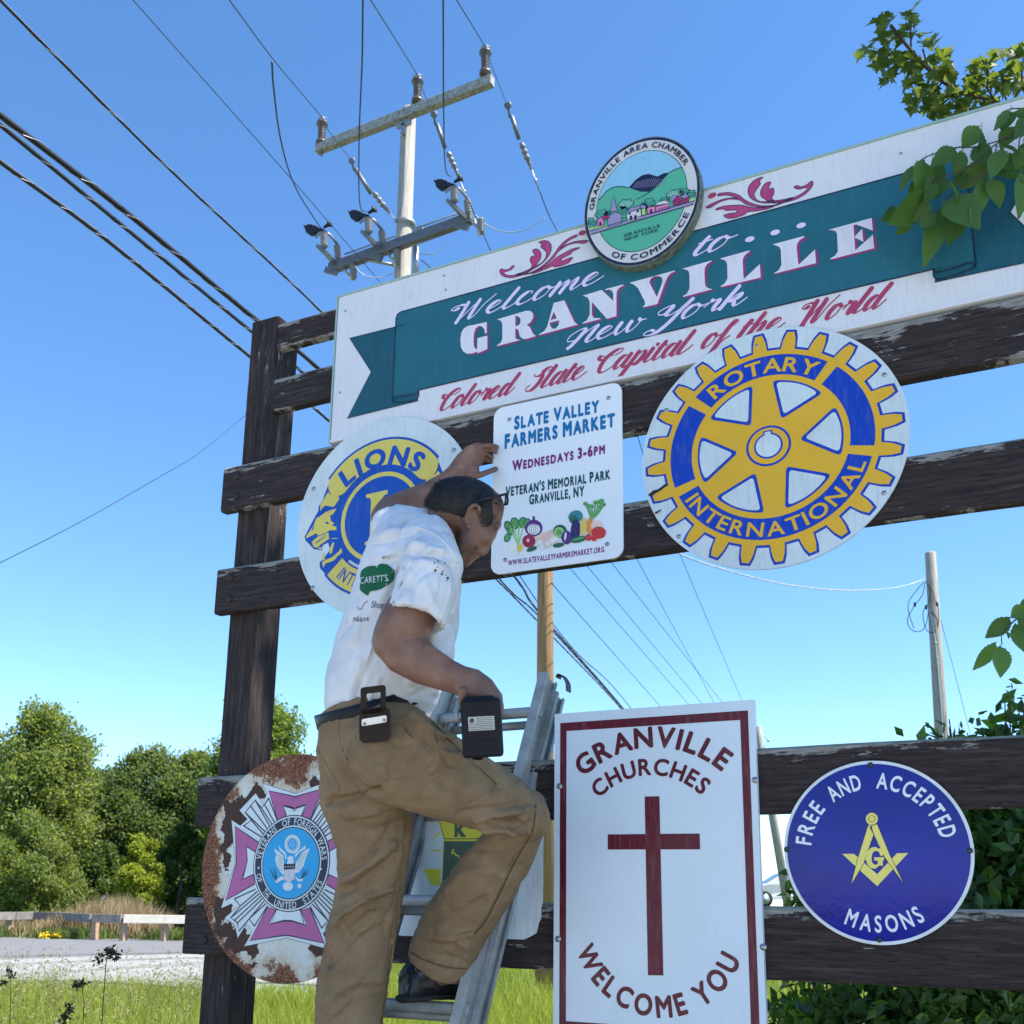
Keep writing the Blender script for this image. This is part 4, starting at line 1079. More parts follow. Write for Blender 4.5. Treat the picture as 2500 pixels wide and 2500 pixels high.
for x, y_, rx, ry, ro_ in ((452, 1400, 26, 40, -20), (505, 1378, 32, 44, -10), (570, 1372, 34, 40, 10), (600, 1380, 24, 40, 20), (448, 1490, 22, 34, 25), (470, 1440, 22, 30, -30)):
    veg('dark_leaf', x, y_, rx + 4, ry + 4, ro_); veg('leaf', x, y_, rx - 4, ry - 6, ro_)
for x in (470, 500, 540, 575): vs('lime', [(x, 1400), (x * .5 + 265, 1480), (535, 1550)], 12)
veg('plum', 655, 1415, 70, 66); veg('ivory', 655, 1425, 50, 44); [vs('plum', [(655 + k * 6, 1378), (655 + k * 17, 1420), (655 + k * 9, 1466)], 5) for k in (-2, -1, 0, 1, 2)]; vs('plum', [(655, 1330), (655, 1370)], 22)
veg('beet', 617, 1518, 52, 52); veg('peach', 610, 1512, 12, 14); veg('ivory', 490, 1570, 36, 36); veg('corn', 545, 1570, 26, 30); vs('corn', [(545, 1590), (528, 1630)], 8); veg('dark_leaf', 640, 1580, 44, 18, -20)
q[0] += 1; fill(g, [Z(zm, [(665, 1482), (800, 1424), (858, 1490), (845, 1530), (740, 1580), (690, 1560)])], lay(1 + .04 * q[0]), mi_['peach'])
for x, y_ in ((705, 1534), (765, 1540), (802, 1512), (720, 1566), (835, 1496)): veg('ivory', x, y_, 22, 22)
veg('dark_leaf', 862, 1440, 54, 52); veg('lime', 855, 1448, 40, 40); veg('leaf', 855, 1450, 24, 24); veg('dark_leaf', 850, 1550, 46, 18, -10)
veg('teal', 985, 1325, 58, 48, -15); veg('dark_leaf', 970, 1350, 34, 34)
for a, c in ((1062, 1225), (1085, 1240), (1110, 1245), (1140, 1215), (1165, 1210), (1190, 1200), (1205, 1230), (1180, 1250)): vs('leaf', [(1105, 1350), ((1105 + a) / 2 + 8, 1300), (a, c)], 12); veg('leaf', a, c, 18, 16); veg('dark_leaf', a + 6, c + 6, 7, 7)
veg('plum', 915, 1490, 42, 54); veg('ivory', 905, 1480, 8, 34, 8); veg('night', 985, 1432, 38, 84, 4); veg('corn', 1046, 1405, 26, 70, 4); veg('carrot', 1096, 1400, 26, 64, 2); veg('peach', 1150, 1400, 44, 44)
veg('tomato', 1166, 1452, 58, 48); veg('dark_leaf', 1166, 1414, 16, 8); veg('dark_leaf', 1010, 1505, 66, 24, -14); veg('leaf', 1008, 1500, 50, 10, -14); veg('tomato', 1086, 1490, 27, 27); veg('tomato', 1131, 1497, 23, 23); veg('dark_leaf', 1088, 1470, 10, 6)
g.build('vegetable_picture', [ink[n] for n in kk], mk)
screws(mk, [zm(463, 562), zm(1243, 392), zm(1232, 1542), zm(430, 1665)], .0062)

# ----------------------------------------------------------------- 6. churches board
chz = zoomer(1300, 1650, .43988, YF - .012)
CYF = YF - .012
bz = chz(187, 1900)[1] - .064
ch = empty('churches_sign', (.47, CYF, bz), 'tall white board with a maroon cross and the word churches', 'sign')
b = MB(); b.box(.161, .781, CYF, -.002, bz, 2.170, 0, .0015); b.build('board', [M_church_white], ch)
g = MB()
o, i_ = (.161 + .020, .781 - .018, bz + .030, 2.170 - .030), (.161 + .041, .781 - .041, bz + .056, 2.170 - .056)
O = [(o[0], o[2]), (o[1], o[2]), (o[1], o[3]), (o[0], o[3])]; I = [(i_[0], i_[2]), (i_[1], i_[2]), (i_[1], i_[3]), (i_[0], i_[3])]
for k in range(4): fill(g, [[O[k], O[(k + 1) % 4], I[(k + 1) % 4], I[k]]], lay(1, CYF))
g.build('border', [M_maroon], ch)
g = MB()
fill(g, [Z(chz, [(623, 670), (705, 668), (727, 1663), (641, 1662)])], lay(1, CYF)); fill(g, [Z(chz, [(418, 880), (928, 875), (931, 963), (418, 964)])], lay(1.3, CYF))
g.build('cross', [M_maroon], ch)
def ctext(txt, pts, cap, inside=False, bold=.035):
    t = MB(); P = Z(chz, pts); c, r = cfit(P)
    arc_text(t, txt, c, r, *( (ang(c, P[0]), ang(c, P[-1])) if not inside else (ang(c, P[0]) % 360, ang(c, P[-1]) % 360)), dist(chz(600, 1000), chz(600, 1000 - cap)), lay(1, CYF), 0, bold, .08, inside); t.build('lettering', [M_maroon], ch)
ctext('GRANVILLE', [(292, 478), (392, 415), (510, 365), (620, 340), (762, 338), (1062, 463)], 118)
ctext('CHURCHES', [(374, 615), (450, 558), (622, 503), (715, 503), (815, 535), (952, 608)], 96, False, .03)
ctext('WELCOME YOU', [(322, 1570), (612, 1818), (735, 1832), (838, 1815), (1085, 1585)], 112, True)
screws(ch, [chz(150, 613), chz(142, 1460), chz(1236, 578), chz(1281, 1505)], .0075, CYF)

# ----------------------------------------------------------------- 7. blue enamel disc
mc, mr = (1.0835, 1.7445), .2385
ma = empty('blue_enamel_sign', (mc[0], YF, mc[1] - mr), 'glossy blue round sign with a yellow square and compasses', 'sign')
zs = zoomer(1800, 1750, .38827, YF)
t_ = NT('glossy_blue_enamel'); v = t_.coord()
t_.col(t_.ramp(t_.noise(v, 5, 3), [(.3, rgb(4, 14, 118)), (.7, rgb(8, 24, 146))])); t_.set(.10, 0, .32)
t_.bump(t_.noise(v, 60, 3), .05, .003); M_enamel = t_.mat
M_rim = plain('chipped_white_enamel', (.66, .68, .68, 1), .3, 0, .1, 20)
b = MB(); plate(b, circle(mc, mr, 110), YF, -.0035); b.build('disc', [M_rim], ma)
g = MB(); fill(g, [circle(mc, mr - .0085, 110)], lay(1)); g.build('enamel_face', [M_enamel], ma)
M_myel = paint('pale_yellow_enamel', rgb(232, 214, 110), .2, .04); M_mwhite = paint('white_enamel_letter', (.74, .76, .80, 1), .2, .03)
g = MB()
fill(g, [Z(zs, [(660, 862), (735, 862), (880, 990), (1005, 858), (1075, 857), (880, 1065)])], lay(2), 0)
for P in ([(822, 685), (840, 672), (858, 742), (795, 925), (722, 1048), (717, 1050), (757, 895)], [(838, 690), (880, 675), (960, 868), (1048, 1050), (1042, 1044), (925, 880), (860, 742)]):
    Q = Z(zs, P); fill(g, [Q], lay(2.8), 0); stroke(g, Q, .0011, lay(3.0), 1, True)
fill(g, [ell(zs, 847, 642, 38, 38)], lay(3.4), 0); stroke(g, ell(zs, 847, 642, 20, 20), .0012, lay(3.8), 1, True)
stroke(g, Z(zs, [(832, 690), (860, 740)]), .0014, lay(3.8), 1)
Gp = [(912, 822), (918, 872), (902, 874), (890, 848), (866, 842), (850, 860), (845, 892), (850, 918), (866, 932), (884, 926), (884, 905), (862, 903), (862, 884), (924, 882), (924, 900), (916, 904), (916, 938), (896, 934), (870, 956), (838, 950), (818, 925), (812, 905), (804, 893), (812, 880), (818, 850), (840, 824), (870, 818), (892, 830)]
fill(g, [Z(zs, Gp)], lay(4.2), 0)
g.build('square_and_compasses', [M_myel, M_navy], ma)
def mtext(txt, pts, cap, inside=False):
    t = MB(); P = Z(zs, pts); c = mc
    r = sum(dist(c, p) for p in P) / len(P)
    arc_text(t, txt, c, r, ang(c, P[0]) % 360, (ang(c, P[-1]) % 360) , cap, lay(2), 0, .022, .16, inside); t.build('lettering', [M_mwhite], ma)
mtext('FREE', [(408, 775), (508, 572)], .043); mtext('AND', [(603, 478), (745, 412)], .043); mtext('ACCEPTED', [(915, 404), (1328, 722)], .043); mtext('MASONS', [(725, 1257), (1140, 1247)], .043, True)
M_bolt = plain('dark_bolt_steel', (.05, .06, .06, 1), .5, .6, .3, 120)
for p in ((838, 303), (310, 834), (1463, 842), (893, 1402)):
    q_ = zs(*p); b = MB(); b.lathe((q_[0], YF - .0008, q_[1]), (0, -1, 0), [(0, .0075), (.003, .007), (.0045, .003), (.0046, .0001)], 12); b.build('bolt', M_bolt, ma)

# ----------------------------------------------------------------- 8. rusty veterans disc
vc, vr = (-.8413, 1.7098), .3857
ve = empty('rusty_veterans_sign', (vc[0], YF, vc[1] - vr), 'rust eaten round sign with a pink cross and an eagle behind the leg', 'sign')
t_ = NT('flaking_rusty_enamel'); tc = t_.new('ShaderNodeTexCoord')
sep = t_.new('ShaderNodeVectorMath', operation='SUBTRACT'); sep.inputs[1].default_value = (vc[0], 0, vc[1]); t_.ln(tc.outputs['Object'], sep.inputs[0])
mul = t_.new('ShaderNodeVectorMath', operation='MULTIPLY'); mul.inputs[1].default_value = (1, 0, 1); t_.ln(sep.outputs[0], mul.inputs[0])
ln_ = t_.new('ShaderNodeVectorMath', operation='LENGTH'); t_.ln(mul.outputs[0], ln_.inputs[0])
rn = t_.math('DIVIDE', ln_.outputs['Value'], vr)
xyz = t_.new('ShaderNodeSeparateXYZ'); t_.ln(sep.outputs[0], xyz.inputs[0])
vec = tc.outputs['Object']
edge = t_.math('MULTIPLY', t_.math('POWER', rn, 14.0), .16)
n1 = t_.noise(vec, 9, 8, .66); n2 = t_.noise(vec, 30, 6, .68); n3 = t_.noise(vec, 120, 4, .7)
def patch(dx, dz, rx, rz, amp):
    a_ = t_.new('ShaderNodeVectorMath', operation='SUBTRACT'); a_.inputs[1].default_value = (dx, 0, dz); t_.ln(mul.outputs[0], a_.inputs[0])
    b_ = t_.new('ShaderNodeVectorMath', operation='MULTIPLY'); b_.inputs[1].default_value = (1 / rx, 0, 1 / rz); t_.ln(a_.outputs[0], b_.inputs[0])
    l_ = t_.new('ShaderNodeVectorMath', operation='LENGTH'); t_.ln(b_.outputs[0], l_.inputs[0])
    return t_.math('MULTIPLY', t_.math('MAXIMUM', t_.math('SUBTRACT', 1.0, l_.outputs['Value']), 0.0), amp)
fld = t_.math('ADD', t_.math('ADD', t_.math('MULTIPLY', n1, .58), t_.math('MULTIPLY', n2, .26)), t_.math('MULTIPLY', n3, .16)); fld = t_.math('ADD', fld, edge)
for a_ in ((-.355, -.03, .10, .26, .34), (-.08, .32, .17, .09, .24), (.05, .33, .10, .09, .18), (-.01, -.345, .16, .09, .16), (-.24, -.28, .12, .12, .15), (-.26, .20, .08, .08, .10), (.22, -.28, .13, .13, .24), (.12, -.24, .05, .16, .12), (.3, .1, .12, .3, .15)): fld = t_.math('ADD', fld, patch(*a_))
stain = t_.ramp(fld, [(.50, 0.0), (.66, .9)])
rust = t_.ramp(fld, [(.645, 0.0), (.675, 1.0)])
fl_ = t_.math('ADD', t_.math('MULTIPLY', t_.noise(vec, 17, 3, .5), .7), t_.math('MULTIPLY', n2, .3))
for a_ in ((-.235, .20, .09, .09, .34), (-.275, .11, .06, .09, .36), (-.285, .02, .05, .07, .30), (-.275, -.16, .07, .09, .36), (-.205, -.25, .10, .07, .38), (-.13, -.27, .06, .05, .3), (.16, -.25, .07, .09, .4), (-.15, .26, .07, .05, .3), (.10, .27, .08, .06, .25)): fl_ = t_.math('ADD', fl_, patch(*a_))
flake = t_.ramp(fl_, [(.665, 0.0), (.675, 1.0)])
c0 = t_.mix(t_.math('MULTIPLY', stain, .7), (.66, .67, .60, 1), (.46, .30, .13, 1))
crust = t_.ramp(n3, [(.36, (.035, .012, .008, 1)), (.5, (.16, .050, .022, 1)), (.66, (.40, .17, .07, 1))])
c1 = t_.mix(rust, c0, crust)
c2 = t_.mix(flake, c1, t_.ramp(n3, [(.4, (.035, .016, .012, 1)), (.7, (.09, .035, .02, 1))]))
t_.col(c2); t_.set(.55, 0, .3); t_.bump(t_.math('ADD', t_.math('MULTIPLY', rust, n3), t_.math('MULTIPLY', flake, -1.0)), .5, .003)
b = MB(); plate(b, circle(vc, vr, 120), YF, -.0035); b.build('disc', [t_.mat], ve)
z5 = zoomer(480, 1820, .31056, YF); z6 = zoomer(640, 1900, .20704, YF)
bc_, br_ = cfit(Z(zoomer(400, 1750, .38827, YF), [(625, 930), (985, 912), (815, 700), (795, 1142)]))
M_vpink = paint('faded_pink_cross', rgb(176, 92, 144), .4, .1); M_vnavy = paint('cross_navy', rgb(28, 42, 66), .4); M_vwhite = paint('sticker_white', (.66, .72, .72, 1), .4); M_vblue = paint('shield_sky_blue', rgb(24, 160, 214), .4)
vm = [M_vwhite, M_vnavy, M_vpink, M_vblue]
g = MB(); scx = bc_[0]
def both(P, k, mi):
    P = Z(z5, P) if not isinstance(P, tuple) else list(P)
    fill(g, [P], lay(k), mi); fill(g, [mirror(P, scx)], lay(k), mi)
bord = [(805, 378), (520, 297), (555, 375), (522, 460), (465, 375), (338, 510), (400, 580), (345, 630), (275, 585), (305, 925), (192, 1280), (275, 1245), (310, 1280), (222, 1355), (300, 1410), (325, 1515), (395, 1400), (440, 1460), (375, 1580), (680, 1512)]
Pb = Z(z5, bord); Pb[0] = (scx, Pb[0][1]); Pb[-1] = (scx, Pb[-1][1])
whole = Pb + mirror(Pb, scx)[::-1][1:-1]
fill(g, [whole], lay(1), 0); stroke(g, whole, .0015, lay(1.2), 1, True)
def mid(P):                                       # arms that straddle the centre line
    return Z(z5, P) + mirror(Z(z5, P), scx)[::-1]
UL = ([(372, 632), (432, 588), (384, 528), (425, 475), (462, 430), (510, 490), (535, 465), (568, 415)], (515, 722), (640, 602))
LL = ([(300, 1205), (345, 1262), (270, 1355), (300, 1375), (322, 1395), (335, 1458), (415, 1362), (455, 1420)], (465, 1130), (558, 1262))
for outer, i0, i1 in (UL, LL):
    n = len(outer)
    for k, p in enumerate(outer):
        tt = (k + .0) / (n - 1); q0 = (i0[0] + (i1[0] - i0[0]) * tt, i0[1] + (i1[1] - i0[1]) * tt)
        L = Z(z5, [q0, p]); stroke(g, L, .0045, lay(1.6), 1); stroke(g, mirror(L, scx), .0045, lay(1.6), 1)
    L = Z(z5, outer); stroke(g, L, .0045, lay(1.7), 1); stroke(g, mirror(L, scx), .0045, lay(1.7), 1)
def armset(pink, white, dx):
    for P, k, mi in ((pink, 2.4, 2), (white, 3.2, 0)):
        stroke(g, P, .009, lay(k - .3), 1, True); fill(g, [P], lay(k), mi)
armset(mid([(573, 360), (797, 412)]) [0:0] + mid([(797, 412), (573, 360), (648, 605), (710, 590), (675, 465), (795, 493)]), mid([(795, 512), (692, 482), (722, 585)]), 0)
lp = Z(z5, [(308, 640), (490, 770), (475, 840), (388, 785), (402, 900), (352, 1060), (450, 1020), (455, 1085), (232, 1215), (318, 930)]); lw = Z(z5, [(398, 800), (475, 850), (470, 1000), (372, 1045), (405, 905)])
armset(lp, lw, 0); armset(mirror(lp, scx), mirror(lw, scx), 0)
armset(mid([(690, 1488), (425, 1530), (562, 1275), (620, 1290), (565, 1410), (690, 1385)]), mid([(690, 1370), (592, 1395), (632, 1295)]), 0)
fill(g, [circle(bc_, br_ * 1.36, 72)], lay(4), 1); fill(g, [circle(bc_, br_ * 1.33, 72)], lay(4.5), 0); fill(g, [circle(bc_, br_ * 1.29, 72)], lay(5), 1)
fill(g, [circle(bc_, br_ * 1.06, 72)], lay(5.5), 0); fill(g, [circle(bc_, br_ * 1.02, 72)], lay(6), 1); fill(g, [circle(bc_, br_ * .99, 72)], lay(6.5), 3)
g.build('cross_emblem', vm, ve)
g = MB()
fill(g, [ell(z6, 368, 778, 92, 110)], lay(7), 0); fill(g, [ell(z6, 368, 778, 68, 84)], lay(7.4), 1); fill(g, [ell(z6, 368, 778, 64, 80)], lay(7.6), 0); fill(g, [ell(z6, 368, 778, 56, 70)], lay(7.8), 3)
for k in range(13):
    a = k * 2.4; q_ = 42 * math.sqrt((k + .5) / 13); fill(g, [ell(z6, 368 + q_ * math.cos(a), 778 + q_ * 1.2 * math.sin(a), 5, 6, 0, 6)], lay(8.2), 0)
wl = [(150, 828), (200, 865), (262, 912), (268, 1010), (262, 1140), (215, 1095), (180, 1025), (165, 950), (178, 900)]; wr = [(575, 825), (520, 850), (470, 895), (408, 1000), (395, 1120), (440, 1110), (500, 1030), (525, 940)]
for P in (wl, wr): fill(g, [Z(z6, P)], lay(7), 0)
for k in range(7):
    stroke(g, Z(z6, [(178 + k * 3, 900 + k * 30), (255, 935 + k * 26)]), .0012, lay(7.3), 1); stroke(g, Z(z6, [(540 - k * 14, 880 + k * 32), (440 - k * 4, 930 + k * 24)]), .0012, lay(7.3), 1)
fill(g, [Z(z6, [(210, 790), (225, 825), (290, 880), (300, 930), (285, 960), (275, 900), (215, 850)])], lay(7.1), 0); fill(g, [Z(z6, [(520, 790), (525, 830), (440, 880), (400, 940), (395, 900), (480, 830)])], lay(7.1), 0)
fill(g, [Z(z6, [(318, 930), (345, 912), (375, 925), (385, 1012), (300, 1012), (318, 960), (300, 950)])], lay(7.1), 0)
fill(g, [Z(z6, [(265, 1010), (405, 1008), (400, 1072), (268, 1080)])], lay(7.4), 1); fill(g, [Z(z6, [(268, 1080), (400, 1072), (392, 1190), (335, 1222), (262, 1200)])], lay(7.4), 0)
for k in range(6): stroke(g, Z(z6, [(278 + k * 22, 1082), (274 + k * 21, 1205)]), .0016, lay(7.7), 2)
for k in range(4): fill(g, [ell(z6, 288 + k * 30, 1045, 6, 7, 0, 6)], lay(7.8), 0)
fill(g, [ell(z6, 315, 1275, 60, 52)], lay(7.1), 0); fill(g, [Z(z6, [(160, 1205), (250, 1150), (260, 1190), (215, 1215), (180, 1240)])], lay(7.05), 0); fill(g, [Z(z6, [(395, 1150), (440, 1195), (495, 1175), (490, 1215), (430, 1215)])], lay(7.05), 0); fill(g, [ell(z6, 450, 1270, 22, 30)], lay(7.05), 0)
for k in range(6): stroke(g, Z(z6, [(180, 1210), (100 + k * 16, 1060 + (k % 3) * 40)]), .002, lay(7), 1); stroke(g, Z(z6, [(470, 1190), (500 + k * 14, 1070 + (k % 3) * 20)]), .0014, lay(7), 1)
g.build('eagle', [M_vwhite, M_vnavy, M_vpink, M_vblue], ve)
t = MB(); zv4 = zoomer(400, 1750, .38827, YF)
rv = br_ * 1.175
arc_text(t, 'VETERANS', bc_, rv, ang(bc_, zv4(602, 880)), ang(bc_, zv4(710, 718)), .023, lay(5.7), 0, .008, .1)
arc_text(t, 'OF', bc_, rv, ang(bc_, zv4(767, 690)), ang(bc_, zv4(793, 683)), .023, lay(5.7), 0, .008, .1)
arc_text(t, 'FOREIGN', bc_, rv, ang(bc_, zv4(830, 680)), ang(bc_, zv4(952, 735)), .023, lay(5.7), 0, .008, .1)
arc_text(t, 'WARS', bc_, rv, ang(bc_, zv4(977, 795)), ang(bc_, zv4(1007, 890)), .023, lay(5.7), 0, .008, .1)
for txt, p, q_ in (('OF', (598, 1005), (605, 1035)), ('THE', (632, 1105), (655, 1140)), ('UNITED', (710, 1170), (825, 1180)), ('STATES', (885, 1145), (980, 1035))):
    arc_text(t, txt, bc_, rv, ang(bc_, zv4(*p)) % 360, ang(bc_, zv4(*q_)) % 360, .023, lay(5.7), 0, .008, .1, True)
for p in ((600, 950), (992, 958)): fill(t, [circle(zv4(*p), .004, 10)], lay(5.7))
t.build('lettering', [M_vwhite], ve)

# ----------------------------------------------------------------- 9. yellow and green shield sign behind the ladder
KY = -.004
zk = zoomer(1000, 1950, .23286, KY)
x1k = zk(1395, 1000)[0]; zb = zk(1300, 1480)[1]; zt = zk(400, 165)[1]; x0k = 2 * zk(600, 800)[0] - x1k - .02
kw = empty('shield_sign', ((x0k + x1k) / 2, KY, zb), 'pale rectangular sign with a yellow and green shield behind the ladder', 'sign')
b = MB()
ol = [(x0k, zt), (x0k, zb + .05), (x0k + .02, zb + .005), (x0k + .05, zb)] + [(x1k - .06, zb), (x1k - .035, zb + .012), (x1k - .02, zb + .02), (x1k - .012, zb + .05), (x1k - .004, zb + .065), (x1k - .006, zb + .09), (x1k, zb + .11), (x1k, zt)]
plate(b, ol, KY, -.0012); b.build('sheet', [M_aluminium], kw)
M_ky = paint('shield_yellow', rgb(214, 206, 44), .45, .12); M_kg = paint('shield_green', rgb(52, 82, 60), .45, .1)
g = MB(); kcx = zk(640, 300)[0]
def kb(P): P = Z(zk, P); return P + mirror(P, kcx)[::-1]
fill(g, [kb([(640, 190), (300, 215), (358, 430), (335, 900), (640, 1000)])], lay(1, KY), 0)
fill(g, [kb([(640, 200), (312, 228), (365, 425), (640, 425)])], lay(2, KY), 1); fill(g, [kb([(640, 210), (322, 236), (372, 415), (640, 415)])], lay(3, KY), 0)
fill(g, [kb([(640, 445), (362, 445), (345, 880), (640, 960)])], lay(2, KY), 1)
for P in ([(310, 340), (250, 400), (245, 425), (315, 365)], [(335, 535), (210, 537), (212, 550), (335, 550)], [(325, 735), (150, 735), (230, 905), (320, 905)]):
    q_ = Z(zk, P); fill(g, [q_], lay(1, KY), 0); fill(g, [mirror(q_, kcx)], lay(1, KY), 0)
Kp = [(462, 235), (510, 240), (505, 310), (545, 255), (600, 250), (540, 325), (600, 400), (545, 402), (505, 345), (510, 400), (465, 402), (475, 380), (475, 265)]
fill(g, [Z(zk, Kp)], lay(4, KY), 1)
stroke(g, Z(zk, catmull([(455, 560), (470, 535), (455, 545), (450, 575), (480, 570), (490, 600), (510, 590), (530, 620)], 5)), .004, lay(4, KY), 0)
g.build('shield_emblem', [M_ky, M_kg], kw)
# ================================================================= utility poles
t = NT('silvered_pole_wood'); v = t.coord((14, 14, .9)); n1 = t.noise(v, 2.5, 7, .65)
t.col(t.ramp(n1, [(.25, (.20, .18, .155, 1)), (.5, (.36, .33, .29, 1)), (.8, (.52, .49, .44, 1))])); t.set(.85, 0, .2); t.bump(n1, .6, .02); M_pole = t.mat
t = NT('tan_pole_wood'); v = t.coord((14, 14, .7)); n1 = t.noise(v, 2.2, 7, .65)
t.col(t.ramp(n1, [(.25, (.20, .115, .055, 1)), (.5, (.34, .21, .11, 1)), (.8, (.46, .31, .18, 1))])); t.set(.85, 0, .2); t.bump(n1, .6, .02); M_polet = t.mat
t = NT('lichen_crossarm'); v = t.coord(); n1 = t.noise(v, 22, 7, .75)
t.col(t.ramp(n1, [(.40, (.40, .39, .35, 1)), (.50, (.30, .295, .275, 1)), (.62, (.13, .13, .128, 1))])); t.set(.8); M_arm = t.mat
M_brownins = plain('brown_porcelain', (.105, .078, .068, 1), .35, 0, .2, 12)
M_greyins = plain('grey_porcelain', (.20, .205, .22, 1), .35, 0, .1, 12)
M_steel = plain('galvanised_steel', (.33, .34, .36, 1), .45, .6, .15, 8)
M_dsteel = plain('dark_switch_steel', (.16, .165, .18, 1), .5, .4, .2, 8)
M_blackp = plain('black_guard_plastic', (.012, .012, .013, 1), .5, 0, .2, 20)
M_cable = plain('black_cable_jacket', (.016, .016, .019, 1), .45, 0, .2, 20)
M_wire = plain('thin_aged_wire', (.035, .055, .065, 1), .5, .2, .2, 20)
M_strand = plain('bright_lashing_strand', (.42, .42, .44, 1), .4, .6, .2, 30)
M_palewire = plain('pale_jumper_wire', (.38, .43, .45, 1), .4, .2, .1, 30)

P0 = Wd(986, 678, 17.0); YP = P0.y
def Q(a, b, dy=0.0): return W(700 + a * .36232, 50 + b * .36232, YP + dy)      # detail coordinates in the pole's plane
up_ = empty('utility_pole', (P0.x, YP, 0), 'tall silvery utility pole with a crossarm and switches above the welcome panel', 'utility pole')
ptop = Q(822, 600).z
b = MB()
rb, rt = .165, .122
pc0 = Vector((P0.x, YP, -.3)); pct = Vector((Q(822, 640).x, YP, ptop))
b.lathe(pc0, pct - pc0, [(0, rb), ((pct - pc0).length * .5, (rb + rt) / 2), ((pct - pc0).length - .02, rt), ((pct - pc0).length, rt * .9), ((pct - pc0).length + .002, .01)], 20); b.build('pole', M_pole, up_)
AD = -.20
A0, A1 = Q(205, 868, AD), Q(1388, 405, AD)
b = MB(); ax = (A1 - A0) / 2; b.obox((A0 + A1) / 2, ax, Vector((0, .065, 0)), Vector((0, 0, .085)), 0, .008); arm = b.build('crossarm', M_arm, up_)
b = MB(); c = Q(790, 690, AD + .02); b.obox(c, (.14, 0, 0), (0, .03, 0), (0, 0, .07), 0, .008); b.obox(c + Vector((.0, .0, -.12)), (.035, 0, 0), (0, .03, 0), (0, 0, .10), 0, .006); b.build('arm_bracket', M_steel, up_)
def post_insulator(base, top, mat, r=.105, n=5):
    b = MB(); L = (top - base).length; pr = [(0, r * .55), (L * .04, r * .95), (L * .14, r * .9), (L * .17, r * .5)]
    for k in range(n):
        z = L * (.22 + .45 * k / n); pr += [(z, r * .48), (z + L * .025, r * .66), (z + L * .05, r * .5)]
    pr += [(L * .70, r * .5), (L * .74, r * .98), (L * .83, r * .85), (L * .86, r * .4), (L * .9, r * .32)]
    b.lathe(base, top - base, pr + [(L * .901, .001)], 16)
    b2 = MB(); b2.obox(base + (top - base) * .93, (.055, 0, 0), (0, .05, 0), (0, 0, .022), 0, .006); b2.tube([base + (top - base) * .9 + Vector((-.07, 0, .02)), base + (top - base) * .98 + Vector((.075, .02, .0))], .013, 6)
    o = b.build('insulator', mat, up_); b2.build('clamp', M_steel, o)
for (x0, y0, x1, y1) in ((233, 842, 240, 655), (880, 560, 882, 368), (1338, 372, 1338, 172)): post_insulator(Q(x0, y0, AD), Q(x1, y1, AD), M_brownins)
for (x, y) in ((237, 900), (1336, 432)): b = MB(); p = Q(x, y, AD); b.tube([p + Vector((0, 0, .04)), p + Vector((0, 0, -.05))], .014, 6); b.build('arm_bolt', M_dsteel, up_)
# lower steel arm with three switches
LD = -.24
B0, B1 = Q(290, 1675, LD), Q(1250, 1330, LD); e = (B1 - B0).normalized()
b = MB(); b.obox((B0 + B1) / 2, (B1 - B0) / 2, (0, .06, 0), (0, 0, .085), 0, .01); b.build('switch_arm', M_dsteel, up_)
b = MB(); b.tube([Q(390, 1575, LD), Q(740, 1450, LD)], .014, 6); b.tube([Q(900, 1390, LD), Q(1150, 1300, LD)], .014, 6); b.tube([Q(525, 1612, LD), Q(738, 1650, -.1)], .026, 6); b.build('arm_brace', M_steel, up_)
b = MB(); b.tube([Q(870, 1530, -.16), Q(868, 1720, -.16)], .05, 10); b.obox(Q(880, 1450, LD + .03), (.10, 0, 0), (0, .02, 0), (0, 0, .16), 0, .01); b.lathe(Q(805, 1372) - Vector((0, 0, .03)), (0, 0, 1), [(0, .15), (.06, .15), (.0601, .001)], 18); b.build('pole_fitting', M_steel, up_)
def column(p0, p1, r, n, parent, mat):
    b = MB(); L = (p1 - p0).length; pr = [(0, r * .6)]
    for k in range(n):
        z = L * (.06 + .86 * k / n); pr += [(z, r * .62), (z + L * .3 / n, r), (z + L * .55 / n, r * .95), (z + L * .7 / n, r * .62)]
    b.lathe(p0, p1 - p0, pr + [(L, r * .5), (L * 1.001, .001)], 14); return b.build('ribbed_insulator', mat, parent)
